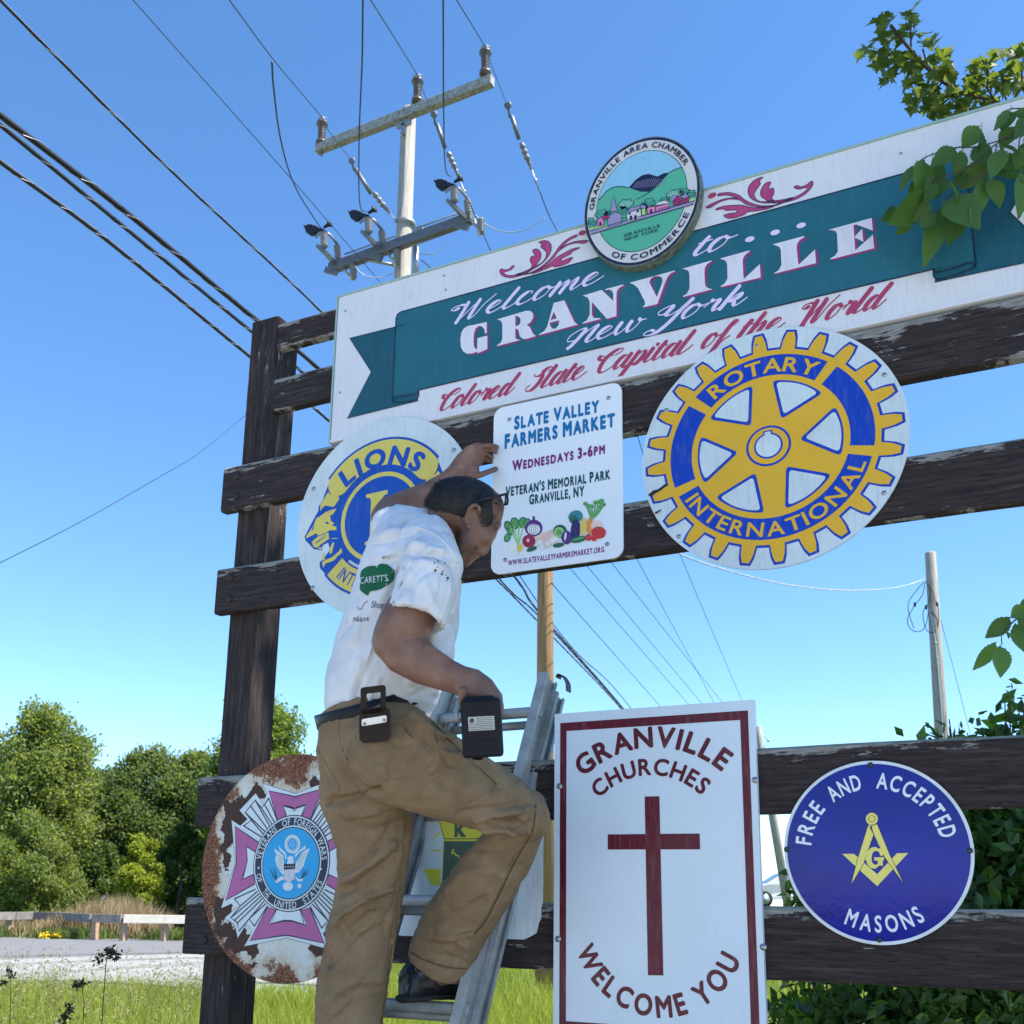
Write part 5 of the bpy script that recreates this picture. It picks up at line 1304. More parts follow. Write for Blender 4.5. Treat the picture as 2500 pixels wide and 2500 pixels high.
for k, (ox, oy) in enumerate(((0, 0), (300, -97), (878, -305))):
    r_ = empty('switch', tuple(Q(270 + ox, 1560 + oy, LD - .1))); r_.parent = up_; r_.matrix_parent_inverse = up_.matrix_world.inverted()
    bpy.context.view_layer.update()
    D1 = LD - .32
    b = MB(); b.obox((Q(240 + ox, 1545 + oy, D1) + Q(330 + ox, 1640 + oy, LD)) / 2, (Q(240 + ox, 1545 + oy, D1) - Q(330 + ox, 1640 + oy, LD)) / 2 * 1.15, (.012, .0, .03), (.07, .05, -.06), 0, .004)
    b.obox(Q(300 + ox, 1690 + oy, LD - .02), (.12, 0, -.06), (0, .03, 0), (0.02, 0, .045), 0, .004); b.build('bracket', M_dsteel, r_)
    column(Q(255 + ox, 1530 + oy, D1), Q(250 + ox, 1425 + oy, D1), .065, 6, r_, M_greyins); column(Q(350 + ox, 1610 + oy, LD), Q(338 + ox, 1510 + oy, LD), .062, 6, r_, M_greyins)
    column(Q(448 + ox * .98, 1640 + oy, LD), Q(450 + ox * .98, 1745 + oy, LD), .058, 7, r_, M_greyins)
    b = MB(); b.tube([Q(245 + ox, 1415 + oy, D1), Q(290 + ox, 1445 + oy, D1 + .1), Q(345 + ox, 1510 + oy, LD)], .024, 6); b.obox(Q(215 + ox, 1440 + oy, D1), (.07, 0, .04), (0, .012, 0), (-.012, 0, .02), 0, .003); b.tube([Q(388 + ox, 1645 + oy, LD), Q(395 + ox, 1690 + oy, LD), Q(425 + ox, 1715 + oy, LD)], .025, 6); b.build('blade', M_steel, r_)
    b = MB()
    g_ = [(120, 1395), (135, 1375), (165, 1372), (200, 1390), (225, 1398), (250, 1405), (228, 1415), (200, 1420), (180, 1436), (150, 1440), (128, 1425)]
    c3 = [Q(x + ox, y + oy, D1 - .03) for x, y in g_]; n_ = len(c3)
    b.add(c3 + [p + Vector((0, .07, 0)) for p in c3], [tuple(range(n_))[::-1], tuple(range(n_, 2 * n_))] + [(i, (i + 1) % n_, (i + 1) % n_ + n_, i + n_) for i in range(n_)])
    for i in range(7): p = Q(122 + 12 * i + ox, 1378 + (i % 2) * 4 + oy + abs(i - 3) * 3, D1); b.ball(p, (.02, 0, 0), (0, .03, 0), (0, 0, .02), 8, 6)
    b.lathe(Q(250 + ox, 1395 + oy, D1), Q(290 + ox, 1370 + oy, D1) - Q(250 + ox, 1395 + oy, D1), [(0, .02), (.08, .03), (.13, .065), (.14, .05), (.141, .001)], 10)
    b.build('animal_guard', M_blackp, r_)
    b = MB(); b.ball(Q(440 + ox * .98, 1725 + oy, LD), (.045, 0, 0), (0, .045, 0), (0, 0, .08), 10, 8); b.build('bushing_cap', plain('ivory_bushing', (.52, .47, .38, 1), .5) if k == 0 else bpy.data.materials['ivory_bushing'], r_)
# dead-end strings
for k, S in enumerate((((438, 952), (452, 1005), (568, 1165), (585, 1160), (668, 1268), (690, 1290), (770, 1400)), ((992, 640), (1000, 700), (1068, 860), (1085, 885), (1138, 1005), (1160, 1060), (1225, 1230)), ((1490, 578), (1502, 650), (1565, 800), (1580, 825), (1630, 955), (1645, 990), (1702, 1150)))):
    y0 = -.9
    P = [Q(a, c_, -1.1 + .18 * i) for i, (a, c_) in enumerate(S)]
    r_ = empty('line_insulator', tuple(P[0]), ('dead end insulator string left of the pole', 'dead end insulator string just right of the pole', 'dead end insulator string furthest right, clear of the pole')[k], 'insulator', 'insulator strings on the lines')
    b = MB(); b.tube([P[0], P[1]], .018, 6); b.tube([P[1] + Vector((.03, 0, 0)), P[2]], .035, 6)
    b.lathe(P[0] - Vector((.0, .02, -.02)), (0, 1, 0), [(0, .03), (.002, .055), (.04, .055), (.042, .03)], 10); b.build('hot_line_rod', M_dsteel, r_)
    column(P[3], P[4], .050, 3, r_, M_greyins)
    b = MB(); b.tube([P[4], P[5]], .03, 6); b.tube([P[5], P[6]], .011, 5)
    for q_ in (P[5], P[5].lerp(P[6], .55)): b.ball(q_, (.028, 0, 0), (0, .028, 0), (0, 0, .04), 8, 6)
    b.build('clamp', M_steel, r_)
# other poles
def pole(px0, py0, px1, py1, dep, r0, r1, mat, name, label, zb=None):
    p1 = Wd(px0, py0, dep); p0 = Wd(px1, py1, dep + (p1.z * 0))
    # keep the foot at the same ground distance
    y = p1.y; p1 = W(px0, py0, y); p0 = W(px1, py1, y)
    d = (p0 - p1).normalized(); g = p1 + d * ((p1.z + .3 - (ground_z(p0.x, p0.y) if zb is None else zb)) / -d.z)
    r_ = empty(name, (g.x, g.y, g.z + .3), label, 'utility pole')
    L = (p1 - g).length; b = MB(); b.lathe(g, p1 - g, [(0, r0), (L - .03, r1), (L, r1 * .92), (L + .002, .01)], 18); b.build('pole', mat, r_)
    return r_, p1, y
pm, pmt, pmy = pole(1332, 985, 1331, 1700, 20, .17, .135, M_polet, 'utility_pole', 'tan utility pole seen behind the ladder and the market sign')
pr_, prt, pry = pole(2271, 1349, 2298, 1779, 24, .175, .118, M_pole, 'utility_pole', 'grey cut off pole at the right with looped service wires')
b = MB(); zq = lambda a, c_: W(2200 + a * .2588, 1300 + c_ * .2588, pry - .16)
b.tube([zq(270, 740), zq(290, 800), zq(320, 1000), zq(350, 1300), zq(375, 1600), zq(392, 1840), zq(410, 2300)], .016, 6)
for a, c_ in ((298, 860), (315, 1040), (328, 1182), (330, 1243), (362, 1660)): b.tube([zq(a - 22, c_), zq(a + 22, c_)], .016, 5)
b.build('conduit', M_palewire, pr_)
b = MB()
for L_ in ([(215, 470), (150, 540), (70, 660), (75, 770), (120, 900)], [(225, 470), (200, 590), (120, 700), (60, 820), (90, 910), (170, 935), (230, 880), (258, 740)], [(235, 690), (205, 770), (230, 900), (280, 945), (330, 920)], [(235, 460), (300, 560), (320, 640), (345, 680), (355, 800), (345, 905)], [(230, 460), (270, 530), (265, 640), (240, 700)], [(270, 740), (330, 800), (345, 880)]):
    b.tube([zq(*p) for p in catmull(L_, 5)], .009, 5)
for a, c_ in ((130, 680), (235, 705), (340, 675)): b.ball(zq(a, c_), (.03, 0, 0), (0, .03, 0), (0, 0, .06), 8, 6)
b.build('drip_loops', M_cable, pr_)
pl, plt, ply = pole(1849, 1773, 1912, 2142, 40, .17, .13, M_pole, 'utility_pole', 'thin leaning pole glimpsed right of the churches board', zb=1.2)
b = MB(); b.tube([W(1852, 1783, ply), W(1874, 1806, ply)], .012, 5); b.ball(W(1876, 1808, ply), (.06, 0, 0), (0, .06, 0), (0, 0, .06), 8, 6); b.build('guy_insulator', M_palewire, pl)

# ================================================================= cables
def cable(name, label, pts, d0, d1, r, mat, group='overhead cables', lash=0, cat='cable', n=6, wrap=None):
    pts = catmull(pts, 8) if len(pts) > 2 else [tuple(pts[0])] + [(pts[0][0] + (pts[1][0] - pts[0][0]) * k / 8, pts[0][1] + (pts[1][1] - pts[0][1]) * k / 8) for k in range(1, 9)]
    L = [0]
    for a, c_ in zip(pts, pts[1:]): L.append(L[-1] + math.hypot(c_[0] - a[0], c_[1] - a[1]))
    P = [Wd(a[0], a[1], 1 / ((1 - l / L[-1]) / d0 + (l / L[-1]) / d1)) for a, l in zip(pts, L)]
    b = MB(); b.tube(P, [r * (1 - .4 * i / len(P)) for i in range(len(P))], n)
    if lash:
        r_ = empty(name, tuple(P[0]), label, cat, group); b.build('jacket', mat, r_)
        s = MB(); H = []
        tot = 0; step = .05; S = []
        for a, c_ in zip(P, P[1:]):
            k = max(2, int((c_ - a).length / step))
            for i in range(k): S.append(a.lerp(c_, i / k))
        d = (P[-1] - P[0]).normalized(); u1 = d.cross(Vector((0, 0, 1))).normalized(); u2 = u1.cross(d)
        for i, p in enumerate(S): H.append(p + (u1 * math.cos(i * step / lash * 2 * math.pi) + u2 * math.sin(i * step / lash * 2 * math.pi)) * (r * (1 - .4 * i / len(S)) + .001))
        s.tube(H, min(.0030, r * .12), 4); s.tube([p + u2 * (r * (1 - .4 * i / len(P)) + .004) for i, p in enumerate(P)], .004, 5); s.build('lashing_wire', M_strand, r_)
        return r_
    return tag(b.build(name, mat), label, cat, group)
cable('overhead_cable', 'thickest black cable crossing the upper left sky', [(-60, 238), (0, 281), (300, 512), (600, 760), (755, 880), (1000, 1105), (1250, 1400), (1311, 1489), (1500, 1704), (1640, 1880)], 8.5, 34, .030, M_cable, lash=.55)
cable('overhead_cable', 'lashed black cable just below the thickest one', [(-60, 260), (0, 305), (300, 552), (590, 790), (725, 898), (980, 1130), (1225, 1420), (1311, 1500), (1500, 1708), (1640, 1880)], 8.5, 34, .021, M_cable, lash=.42)
cable('overhead_cable', 'lowest lashed black cable at the far left', [(-60, 345), (0, 395), (250, 578), (575, 842), (790, 1016), (980, 1190), (1209, 1412), (1346, 1551), (1500, 1712), (1640, 1880)], 8.5, 34, .021, M_cable, lash=.36)
cable('overhead_cable', 'single black twisted cable running from the top left corner', [(-60, -62), (0, 0), (400, 400), (775, 752), (1000, 1000), (1346, 1518), (1500, 1680), (1640, 1860)], 9, 34, .0155, M_cable, lash=.7)
cable('overhead_cable', 'thin greenish wire between the black cable and the pole', [(250, -85), (325, 0), (700, 424), (935, 697), (1050, 830)], 12, 19, .008, M_wire)
for k, (pts, lab) in enumerate((([(520, -50), (560, 0), (668, 146), (787, 288), (800, 315), (858, 392)], 'line wire over the left insulator of the crossarm'), ([(870, -50), (905, 0), (1018, 182), (1032, 220), (1058, 280)], 'line wire over the middle insulator of the crossarm'), ([(1085, -55), (1115, 0), (1183, 112), (1196, 148), (1238, 258)], 'line wire over the right insulator of the crossarm'))):
    cable('line_wire', lab, pts, 9, 16.2, .0085, M_wire, 'line wires of the tall pole', cat='wire')
for pts, lab in (([(1145, 492), (1175, 560), (1200, 617), (1240, 700)], 'wire falling behind the panel right of the switches'), ([(1318, 468), (1340, 525), (1364, 572), (1400, 650)], 'wire falling behind the panel from the furthest insulator'), ([(1028, 634), (1058, 660), (1100, 700)], 'short wire dropping right of the pole foot')):
    cable('line_wire', lab, pts, 16, 18, .0095, M_wire, 'line wires of the tall pole', cat='wire')
for pts, lab in (([(664, 152), (668, 215), (685, 340), (718, 450), (775, 545), (790, 560)], 'black jumper looping down to the left switch'), ([(888, -60), (886, 0), (884, 150), (877, 330), (878, 495), (896, 516)], 'black jumper hanging straight down to the middle switch'), ([(1082, -60), (1082, 0), (1083, 250), (1087, 405), (1102, 432)], 'black jumper hanging straight down to the right switch')):
    cable('jumper_cable', lab, pts, 12.5, 16.4, .0125, M_cable, 'jumper cables', cat='cable')
b_ = MB(); p = Wd(668, 146, 11.0)
cable('jumper_cable', 'jumper sagging from the right switch to the clamp above the panel', [(1155, 520), (1192, 552), (1240, 567), (1290, 558), (1330, 532)], 16.6, 16.4, .010, M_palewire, 'jumper cables')
cable('jumper_cable', 'pale jumper dipping just right of the pole', [(1022, 620), (1060, 620), (1085, 604), (1100, 590)], 16.6, 16.6, .008, M_palewire, 'jumper cables')
cable('jumper_cable', 'pale jumper dipping left of the pole foot', [(866, 650), (890, 672), (930, 677), (965, 664)], 16.6, 16.8, .009, M_palewire, 'jumper cables')
for k, (pts, lab) in enumerate((([(1346, 1423), (1610, 1722), (1700, 1825)], 'leftmost thin wire of the fan above the churches board'), ([(1330, 1310), (1395, 1391), (1677, 1715), (1760, 1810)], 'second thin wire of the fan above the churches board'), ([(1370, 1305), (1436, 1385), (1708, 1711), (1800, 1820)], 'third thin wire of the fan above the churches board'), ([(1440, 1290), (1495, 1376), (1756, 1706), (1830, 1800)], 'fourth thin wire of the fan above the churches board'), ([(1510, 1278), (1554, 1363), (1810, 1840)], 'fifth thin wire of the fan above the churches board'), ([(1552, 1050), (1578, 1130), (1659, 1350), (1808, 1703), (1850, 1805)], 'thin steep wire seen through the gap left of the gear wheel'))):
    cable('thin_wire', lab, pts, 18, 34, .0085, M_wire, 'fan of thin wires', cat='wire')
cable('thin_wire', 'lone thin wire sagging from the left edge to the post', [(-80, 1412), (0, 1374), (200, 1272), (400, 1158), (480, 1110), (575, 1034), (700, 930)], 11, 14, .006, M_wire, cat='wire')
c_ = cable('service_cable', 'twisted pale service cable sagging to the cut off pole', [(1480, 1265), (1655, 1350), (1750, 1385), (1900, 1424), (2050, 1441), (2180, 1436), (2256, 1415)], 18, 23.8, .014, M_palewire, lash=.5)
cable('guy_wire', 'thin guy wire slanting down from the cut off pole', [(2294, 1503), (2330, 1640), (2370, 1797), (2400, 1920)], 24, 22, .008, M_wire, cat='wire')

# ================================================================= the parked car up on the road at the right
cb = Wd(1938, 2260, 45); cb.z = ground_z(cb.x, cb.y)
car = empty('parked_car', tuple(cb), 'pale parked car glimpsed between the churches board and the blue disc', 'car')
ex, ey = Vector(CX).normalized(), Vector((CF[0], CF[1], 0)).normalized(); ex.z = 0; ex.normalize()
def cp(x, y, z): return cb + ex * x + ey * y + Vector((0, 0, z))
M_carp = plain('silver_car_paint', (.55, .56, .58, 1), .25, .3, .03); M_glass = plain('dark_car_glass', (.03, .04, .05, 1), .08, 0, .1, 3, spec=.7); M_tyre = plain('black_tyre', (.015, .015, .015, 1), .85); M_rimc = plain('alloy_rim', (.45, .46, .48, 1), .3, .8)
prof = [(-2.2, .35), (-2.25, .65), (-2.1, .86), (-1.3, .98), (-.55, 1.42), (.75, 1.46), (1.55, 1.05), (2.1, .98), (2.25, .7), (2.2, .35)]
b = MB()
for sgn, wf in ((-1, 0), (1, 1)): pass
secs = []
for yy, k in ((-.86, .93), (-.80, 1.0), (.80, 1.0), (.86, .93)):
    secs.append([cp(x, yy * (.82 if z > 1.0 else 1), .35 + (z - .35) * k) for x, z in prof])
n_ = len(prof); b.add([p for s in secs for p in s], [(i * n_ + j, i * n_ + j + 1, (i + 1) * n_ + j + 1, (i + 1) * n_ + j) for i in range(3) for j in range(n_ - 1)] + [tuple(range(n_))[::-1], tuple(3 * n_ + j for j in range(n_))], 0, False)
b.build('body', M_carp, car)
for side in (-1, 1):
    b = MB(); P = [cp(x, side * .735, z) for x, z in ((-1.05, 1.02), (-.5, 1.36), (.05, 1.38), (.05, 1.02))]; P2 = [cp(x, side * .735, z) for x, z in ((.13, 1.02), (.13, 1.38), (.7, 1.38), (1.2, 1.06))]
    b.add(P, [(0, 1, 2, 3)]); b.add(P2, [(0, 1, 2, 3)]); b.build('side_window', M_glass, car)
b = MB(); b.add([cp(-1.26, -.66, 1.0), cp(-1.26, .66, 1.0), cp(-.6, .58, 1.41), cp(-.6, -.58, 1.41)], [(0, 1, 2, 3)]); o = b.build('windscreen', M_glass, car); o.location += Vector(ex) * -.012 + Vector((0, 0, .012))
for x in (-1.4, 1.4):
    for side in (-1, 1):
        b = MB(); c0 = cp(x, side * .72, .33); b.lathe(c0, ey * side, [(0, .2), (.0, .32), (.03, .335), (.17, .335), (.2, .31), (.2, .2)], 20); o = b.build('wheel', M_tyre, car)
        b = MB(); b.lathe(c0 + ey * side * .19, ey * side, [(0, .205), (.015, .2), (.016, .06), (.03, .05), (.031, .001)], 16); b.build('rim', M_rimc, o)
# ================================================================= plants close to the sign
M_elm = foliage_mat('elm_leaves', (.040, .105, .026, 1), (.10, .20, .045, 1), .42, 3.5, .45, .35, (1.7, 1.5, .35, 1))
M_maple = foliage_mat('maple_leaves', (.06, .11, .026, 1), (.15, .21, .055, 1), .48, 2.5, .5, .3)
M_bush = foliage_mat('honeysuckle_leaves', (.035, .09, .022, 1), (.14, .25, .06, 1), .45, 3.0, .4, .5, (1.6, 1.6, .4, 1))
M_twig = plain('dark_twig_bark', (.06, .045, .035, 1), .85, 0, .3, 20)
def elm_leaf(mb, base, tip, width, nrm, curl, mi=0):
    """serrated pointed leaf with a folded midrib"""
    base, tip = Vector(base), Vector(tip); d = tip - base; L = d.length; d = d / L
    nrm = (nrm - d * nrm.dot(d)).normalized(); s = d.cross(nrm)
    N = 9; prof = [0, .52, .82, .97, 1, .93, .78, .55, .27, 0]
    mid, lf, rt = [], [], []
    for i in range(N + 1):
        t_ = i / N; c = base + d * L * t_ + nrm * (-curl * L * (t_ - .15) ** 2)
        w = width / 2 * prof[i]; z = nrm * w * .30 
        jag = d * L * .028
        mid.append(c); lf.append((c + s * w + z + jag, c + s * w * .93 + z * .9 + d * L * .06)); rt.append((c - s * w + z + jag, c - s * w * .93 + z * .9 + d * L * .06))
    v = list(mid); f = []
    for side, sg in ((lf, 1), (rt, -1)):
        b0 = len(v)
        for a, b_ in side: v += [a, b_]
        for i in range(N):
            q = [i, i + 1, b0 + 2 * (i + 1), b0 + 2 * i + 1, b0 + 2 * i]
            f.append(tuple(q) if sg > 0 else tuple(q[::-1]))
    mb.add(v, f, mi, True)
    up_ = nrm * .0005; k = width * .010
    vm = []; 
    for i, c in enumerate(mid): vm += [c + up_ + s * k * (1 - i / N), c + up_ - s * k * (1 - i / N)]
    mb.add(vm, [(2 * i, 2 * i + 1, 2 * i + 3, 2 * i + 2) for i in range(N)], 1, True)
    for side, sg in ((lf, 1), (rt, -1)):
        for i in range(1, N - 1):
            a, e2 = mid[i] + up_, side[min(i + 1, N)][1].lerp(mid[min(i + 1, N)], .12) + up_
            m2 = a.lerp(e2, .5) - d * L * .012 + up_; w2 = d * k * .42
            mb.add([a - w2, a + w2, m2 + w2 * .8, m2 - w2 * .8, e2], [(0, 1, 2, 3), (3, 2, 4)], 1, True)
elm = empty('elm_tree', (4.3, .7, 0), 'elm with serrated leaves hanging over the right end of the welcome panel', 'tree')
b = MB(); b.tube([(4.3, .7, -.3), (4.28, .7, 1.5), (4.35, .62, 3.5), (4.5, .9, 5.8), (4.6, .95, 8.6)], [.22, .19, .16, .12, .05], 12); b.build('trunk', M_bark, elm)
zh = lambda a, c_, y: W(2050 + a * .36232, c_ * .36232, y); zq2 = lambda a, c_, y: W(2200 + a * .2588, 1300 + c_ * .2588, y)
BR = [([(1242, 850), (1060, 965), (860, 1135), (700, 1190), (545, 1280)], -.13), ([(1300, 735), (1150, 735), (1060, 800)], -.10), ([(1300, 880), (940, 985), (780, 995), (600, 1050), (505, 1110)], -.10), ([(1060, 965), (1030, 1100), (960, 1190), (780, 1280), (700, 1390)], -.14), ([(1300, 900), (1215, 930), (1210, 1050)], -.14)]
b = MB()
for P, y in BR: b.tube([zh(a, c_, y) for a, c_ in catmull(P, 4)], .0018, 5)
b.tube([zh(1242, 850, -.13), zh(1420, 760, -.12), Vector((2.4, -.05, 4.5)), Vector((3.4, .3, 4.6)), Vector((4.42, .65, 4.2))], [.002, .006, .014, .03, .05], 8)
b.tube([zq2(950, 1060, -.3), zq2(945, 960, -.3), zq2(1060, 840, -.3), zq2(1180, 740, -.3), zq2(1500, 560, -.28), Vector((2.3, -.2, 3.1)), Vector((3.4, .3, 3.3)), Vector((4.33, .65, 2.9))], [.0012, .0014, .002, .0025, .004, .01, .02, .03], 6)
b.build('branch', M_twig, elm)
LV = [(505, 1110, 395, 1290, 80), (575, 1075, 525, 1300, 150), (630, 1060, 690, 1260, 120), (790, 1000, 655, 1085, 95), (830, 1010, 775, 1195, 120), (945, 850, 835, 985, 135), (955, 875, 930, 1045, 130), (995, 1075, 815, 1280, 135), (600, 1290, 375, 1480, 190), (590, 1320, 440, 1525, 170), (470, 1480, 372, 1592, 120), (700, 1350, 905, 1470, 200), (700, 1390, 590, 1735, 125), (785, 1410, 740, 1640, 140), (985, 1195, 895, 1475, 95), (1000, 1165, 1235, 1210, 115), (1035, 1075, 1245, 1140, 150), (1155, 745, 1085, 890, 130), (1145, 735, 1048, 870, 60), (1060, 985, 1215, 1010, 100), (1185, 850, 1080, 995, 120), (1242, 790, 1190, 930, 100), (700, 1185, 640, 1330, 110), (735, 1215, 805, 1355, 95), (565, 1190, 470, 1330, 100), (1225, 1150, 1235, 1400, 90), (865, 1150, 760, 1260, 85), (1000, 1200, 1080, 1350, 110), (620, 1180, 600, 1330, 90), (380, 1400, 290, 1490, 90), (640, 1440, 535, 1535, 120), (1240, 960, 1230, 1150, 110), (900, 990, 1010, 1090, 110), (1110, 1000, 1020, 1180, 110), (1290, 800, 1180, 760, 120), (1300, 1000, 1200, 1110, 120)]
q = random.Random(3)
fo = MB()
view = -Vector(CF)
for (x0, y0, x1, y1, w) in LV:
    y = -.12 + q.uniform(-.035, .045); dt = q.uniform(-.03, .02)
    a, c_ = zh(x0, y0, y), zh(x1, y1, y + dt)
    nrm = (view + Vector((q.uniform(-.8, .8), q.uniform(-.7, .7), q.uniform(-.1, .9)))).normalized()
    fo.tube([a - (c_ - a) * .16 + Vector((0, .012, .01)), a], .0009, 4, 1)
    sz_ = q.uniform(.8, 1.12); w *= sz_ * q.uniform(.85, 1.1); c_ = a + (c_ - a) * sz_
    c_ = a + (c_ - a) * 1.1; elm_leaf(fo, a, c_, w * .36232 / F_PX * depth(a) * 1.25, nrm, q.uniform(.05, .3))
for (x0, y0, x1, y1, w) in ((1040, 800, 805, 990, 170), (1180, 700, 1040, 800, 150), (905, 1030, 692, 1295, 140), (940, 1060, 948, 1355, 185), (1080, 850, 1170, 1120, 170), (1200, 720, 1190, 980, 190), (1000, 930, 1018, 1000, 45), (1220, 640, 1120, 720, 120)):
    y = -.3 + q.uniform(-.02, .02); a, c_ = zq2(x0, y0, y), zq2(x1, y1, y - .01)
    elm_leaf(fo, a, c_, w * .2588 / F_PX * depth(a), (view + Vector((q.uniform(-.4, .4), q.uniform(-.4, .4), q.uniform(.1, .6)))).normalized(), .15)
fo.build('hanging_leaves', [M_elm, foliage_mat('elm_leaf_veins', (.10, .17, .05, 1), (.16, .25, .08, 1), .4, 3)], elm)
rs = np.random.RandomState(77)
blobs = []  # elm crown out of view, raised and spread to shade signs and man
for k in range(44):
    a = k * 2.4; rr2 = 2.5 * math.sqrt((k + .5) / 44); c = (4.75 + rr2 * 1.15 * math.cos(a), 0.7 + rr2 * 1.05 * math.sin(a), 8.8 + rs.uniform(-1.4, 1.8))
    s_ = rs.uniform(.6, .95); blobs.append((c, (s_, s_, s_)))
P = crown_points(blobs, 24000, rs, .3); V, F = leaves(P, .13, rs, .6, .6); np_mesh('crown', V, F, M_elm, elm)
b = MB()
for c, r in blobs[::3]: b.tube([(4.5, .9, 6.0), tuple((np.array((4.5, .9, 6.0)) + np.array(c)) / 2 + np.array((0, 0, .2))), c], [.05, .03, .008], 6)
b.build('limb', M_bark, elm)

# maple behind the panel
map_ = empty('maple_tree', tuple(Vector((5.4, 4.6, 0))), 'maple with lobed leaves rising behind the right end of the panel', 'tree')
MD = 6.4
zm2 = lambda a, c_, d=MD: Wd(2050 + a * .36232, c_ * .36232, d)
b = MB(); root_ = zm2(1500, 900)
b.tube([(5.4, 4.6, -.3), (5.35, 4.6, 2.5), (5.2, 4.4, 4.2), tuple(root_)], [.14, .12, .08, .03], 10); b.build('trunk', M_bark, map_)
BR2 = [[(1500, 900), (1080, 700), (800, 620), (600, 470), (480, 340), (340, 170)], [(480, 340), (478, 220), (470, 105)], [(500, 380), (360, 370), (200, 340)], [(1240, 790), (1060, 690), (990, 590), (930, 560)], [(990, 590), (1000, 480), (960, 400)], [(1300, 800), (1125, 680), (1130, 530), (1180, 380)], [(700, 540), (620, 640), (560, 700)], [(800, 620), (690, 700), (590, 790)], [(600, 470), (560, 330)], [(1300, 780), (1230, 560), (1240, 380)]]
b = MB()
for k, P in enumerate(BR2): b.tube([zm2(a, c_, MD + .08 * (k % 3) - .08) for a, c_ in catmull(P, 4)], .006 if k else .011, 5)
b.build('branch', M_twig, map_)
lob = [(0, 0), (.10, .04), (.36, .06), (.27, .22), (.52, .44), (.30, .50), (.27, .62), (.13, .62), (0, 1.0)]
lob = lob + [(-x, y) for x, y in lob[-2:0:-1]]
fo = MB(); q = random.Random(9)
def maple_leaf(c, sz):
    d = Vector((q.uniform(-1, 1), q.uniform(-1, 1), q.uniform(-1.0, .3))).normalized(); n = (Vector((q.uniform(-.8, .8), q.uniform(-.8, .8), 1)) + view * .5).normalized()
    n = (n - d * n.dot(d)).normalized(); s = d.cross(n)
    v = [c + d * y * sz + s * x * sz * 1.05 + n * (abs(x) * .25 - y * y * .12) * sz for x, y in lob]
    cen = len(v); v.append(c + d * .36 * sz - n * .02 * sz); k = len(lob)
    fo.add(v, [(cen, i, (i + 1) % k) for i in range(k)])
LC = [(290, 145), (340, 130), (320, 215), (290, 280), (440, 190), (430, 260), (520, 150), (525, 220), (500, 105), (160, 335), (240, 345), (300, 400), (270, 450), (390, 350), (400, 420), (370, 440), (310, 520), (440, 370), (470, 420), (540, 430), (520, 480), (590, 260), (610, 330), (560, 400), (700, 400), (740, 420), (660, 390), (690, 500), (720, 480), (460, 520), (480, 580), (530, 600), (480, 690), (500, 710), (560, 620), (600, 640), (570, 740), (620, 700), (600, 790), (660, 760), (700, 700), (720, 760), (760, 640), (730, 580), (790, 690), (850, 680), (900, 700), (880, 660), (930, 690), (780, 740), (700, 640), (890, 440), (860, 570), (900, 520), (930, 470), (980, 410), (1000, 440), (960, 530), (1010, 540), (1060, 350), (1070, 500), (1050, 540), (1100, 460), (1100, 560), (1130, 590), (1180, 360), (1190, 430), (1210, 520), (1220, 600), (1190, 560), (1240, 460), (1240, 330), (1020, 670), (960, 660), (650, 450), (640, 560)]
for (a, c_) in LC:
    for r_ in range(4):
        maple_leaf(zm2(a + q.uniform(-28, 28), c_ + q.uniform(-24, 24), MD + q.uniform(-.2, .2)), q.uniform(.07, .115))
fo.build('leaves', M_maple, map_)
P = crown_points([((5.9 + .3 * k, 5.0, 6.2 + .3 * (k % 3)), (.6, .6, .6)) for k in range(4)], 900, rs, .3)
fo = MB()
for p in P: maple_leaf(Vector(p), q.uniform(.07, .11))
fo.build('crown', M_maple, map_)

# honeysuckle bushes behind the lower rails
def bush(label, blobs_px, n, size, seed, foot):
    rs = np.random.RandomState(seed)
    B = [(tuple(W(a, c_, y)), (r, r * .9, r)) for a, c_, y, r in blobs_px]
    f0 = W(*foot); root = empty('honeysuckle_bush', (f0.x, f0.y, 0), label, 'bush', 'bushes behind the frame')
    b = MB()
    for k in range(14):
        c, r = B[k % len(B)]; q = random.Random(k + seed)
        e_ = Vector(c) + Vector((q.uniform(-1, 1), q.uniform(-1, 1), q.uniform(-.5, .9))) * r[0] * .8
        s_ = Vector((f0.x + q.uniform(-.25, .25), f0.y + q.uniform(-.15, .15), -.05))
        b.tube([s_, s_.lerp(e_, .5) + Vector((q.uniform(-.1, .1), q.uniform(-.1, .1), .12)), e_], [.010, .006, .002], 6)
    b.build('stem', M_twig, root)
    P = crown_points(B, n, rs, .15); P = P[P[:, 1] > .12]
    V, F = leaves(P, size, rs, .55, .56, .3, -.25)
    np_mesh('leaf_mass', V, F, M_bush, root)
bush('dense dark bush right of the blue disc, filling the gap between the rails', [(2420, 2050, .9, .32), (2330, 2110, 1.3, .33), (2500, 2190, .8, .33), (2380, 2240, 1.1, .33), (2480, 2080, 1.4, .35), (2560, 2000, 1.2, .4), (2600, 2200, 1.0, .4), (2470, 2330, .8, .3), (2300, 2330, 1.0, .25), (2620, 2400, .9, .4), (2400, 2120, 1.7, .35), (2290, 2060, 1.7, .22)], 9000, .062, 51, (2450, 2300, 1.1))
bush('lower leafy bush under the lowest rail beside the churches board', [(1990, 2480, .95, .16), (2100, 2470, .8, .2), (2250, 2480, .7, .2), (2400, 2490, .6, .22), (1945, 2520, 1.1, .16), (2180, 2560, .8, .25), (2330, 2560, .7, .25), (2050, 2560, .9, .2), (2480, 2560, .6, .25)], 5200, .05, 52, (2200, 2600, .8))
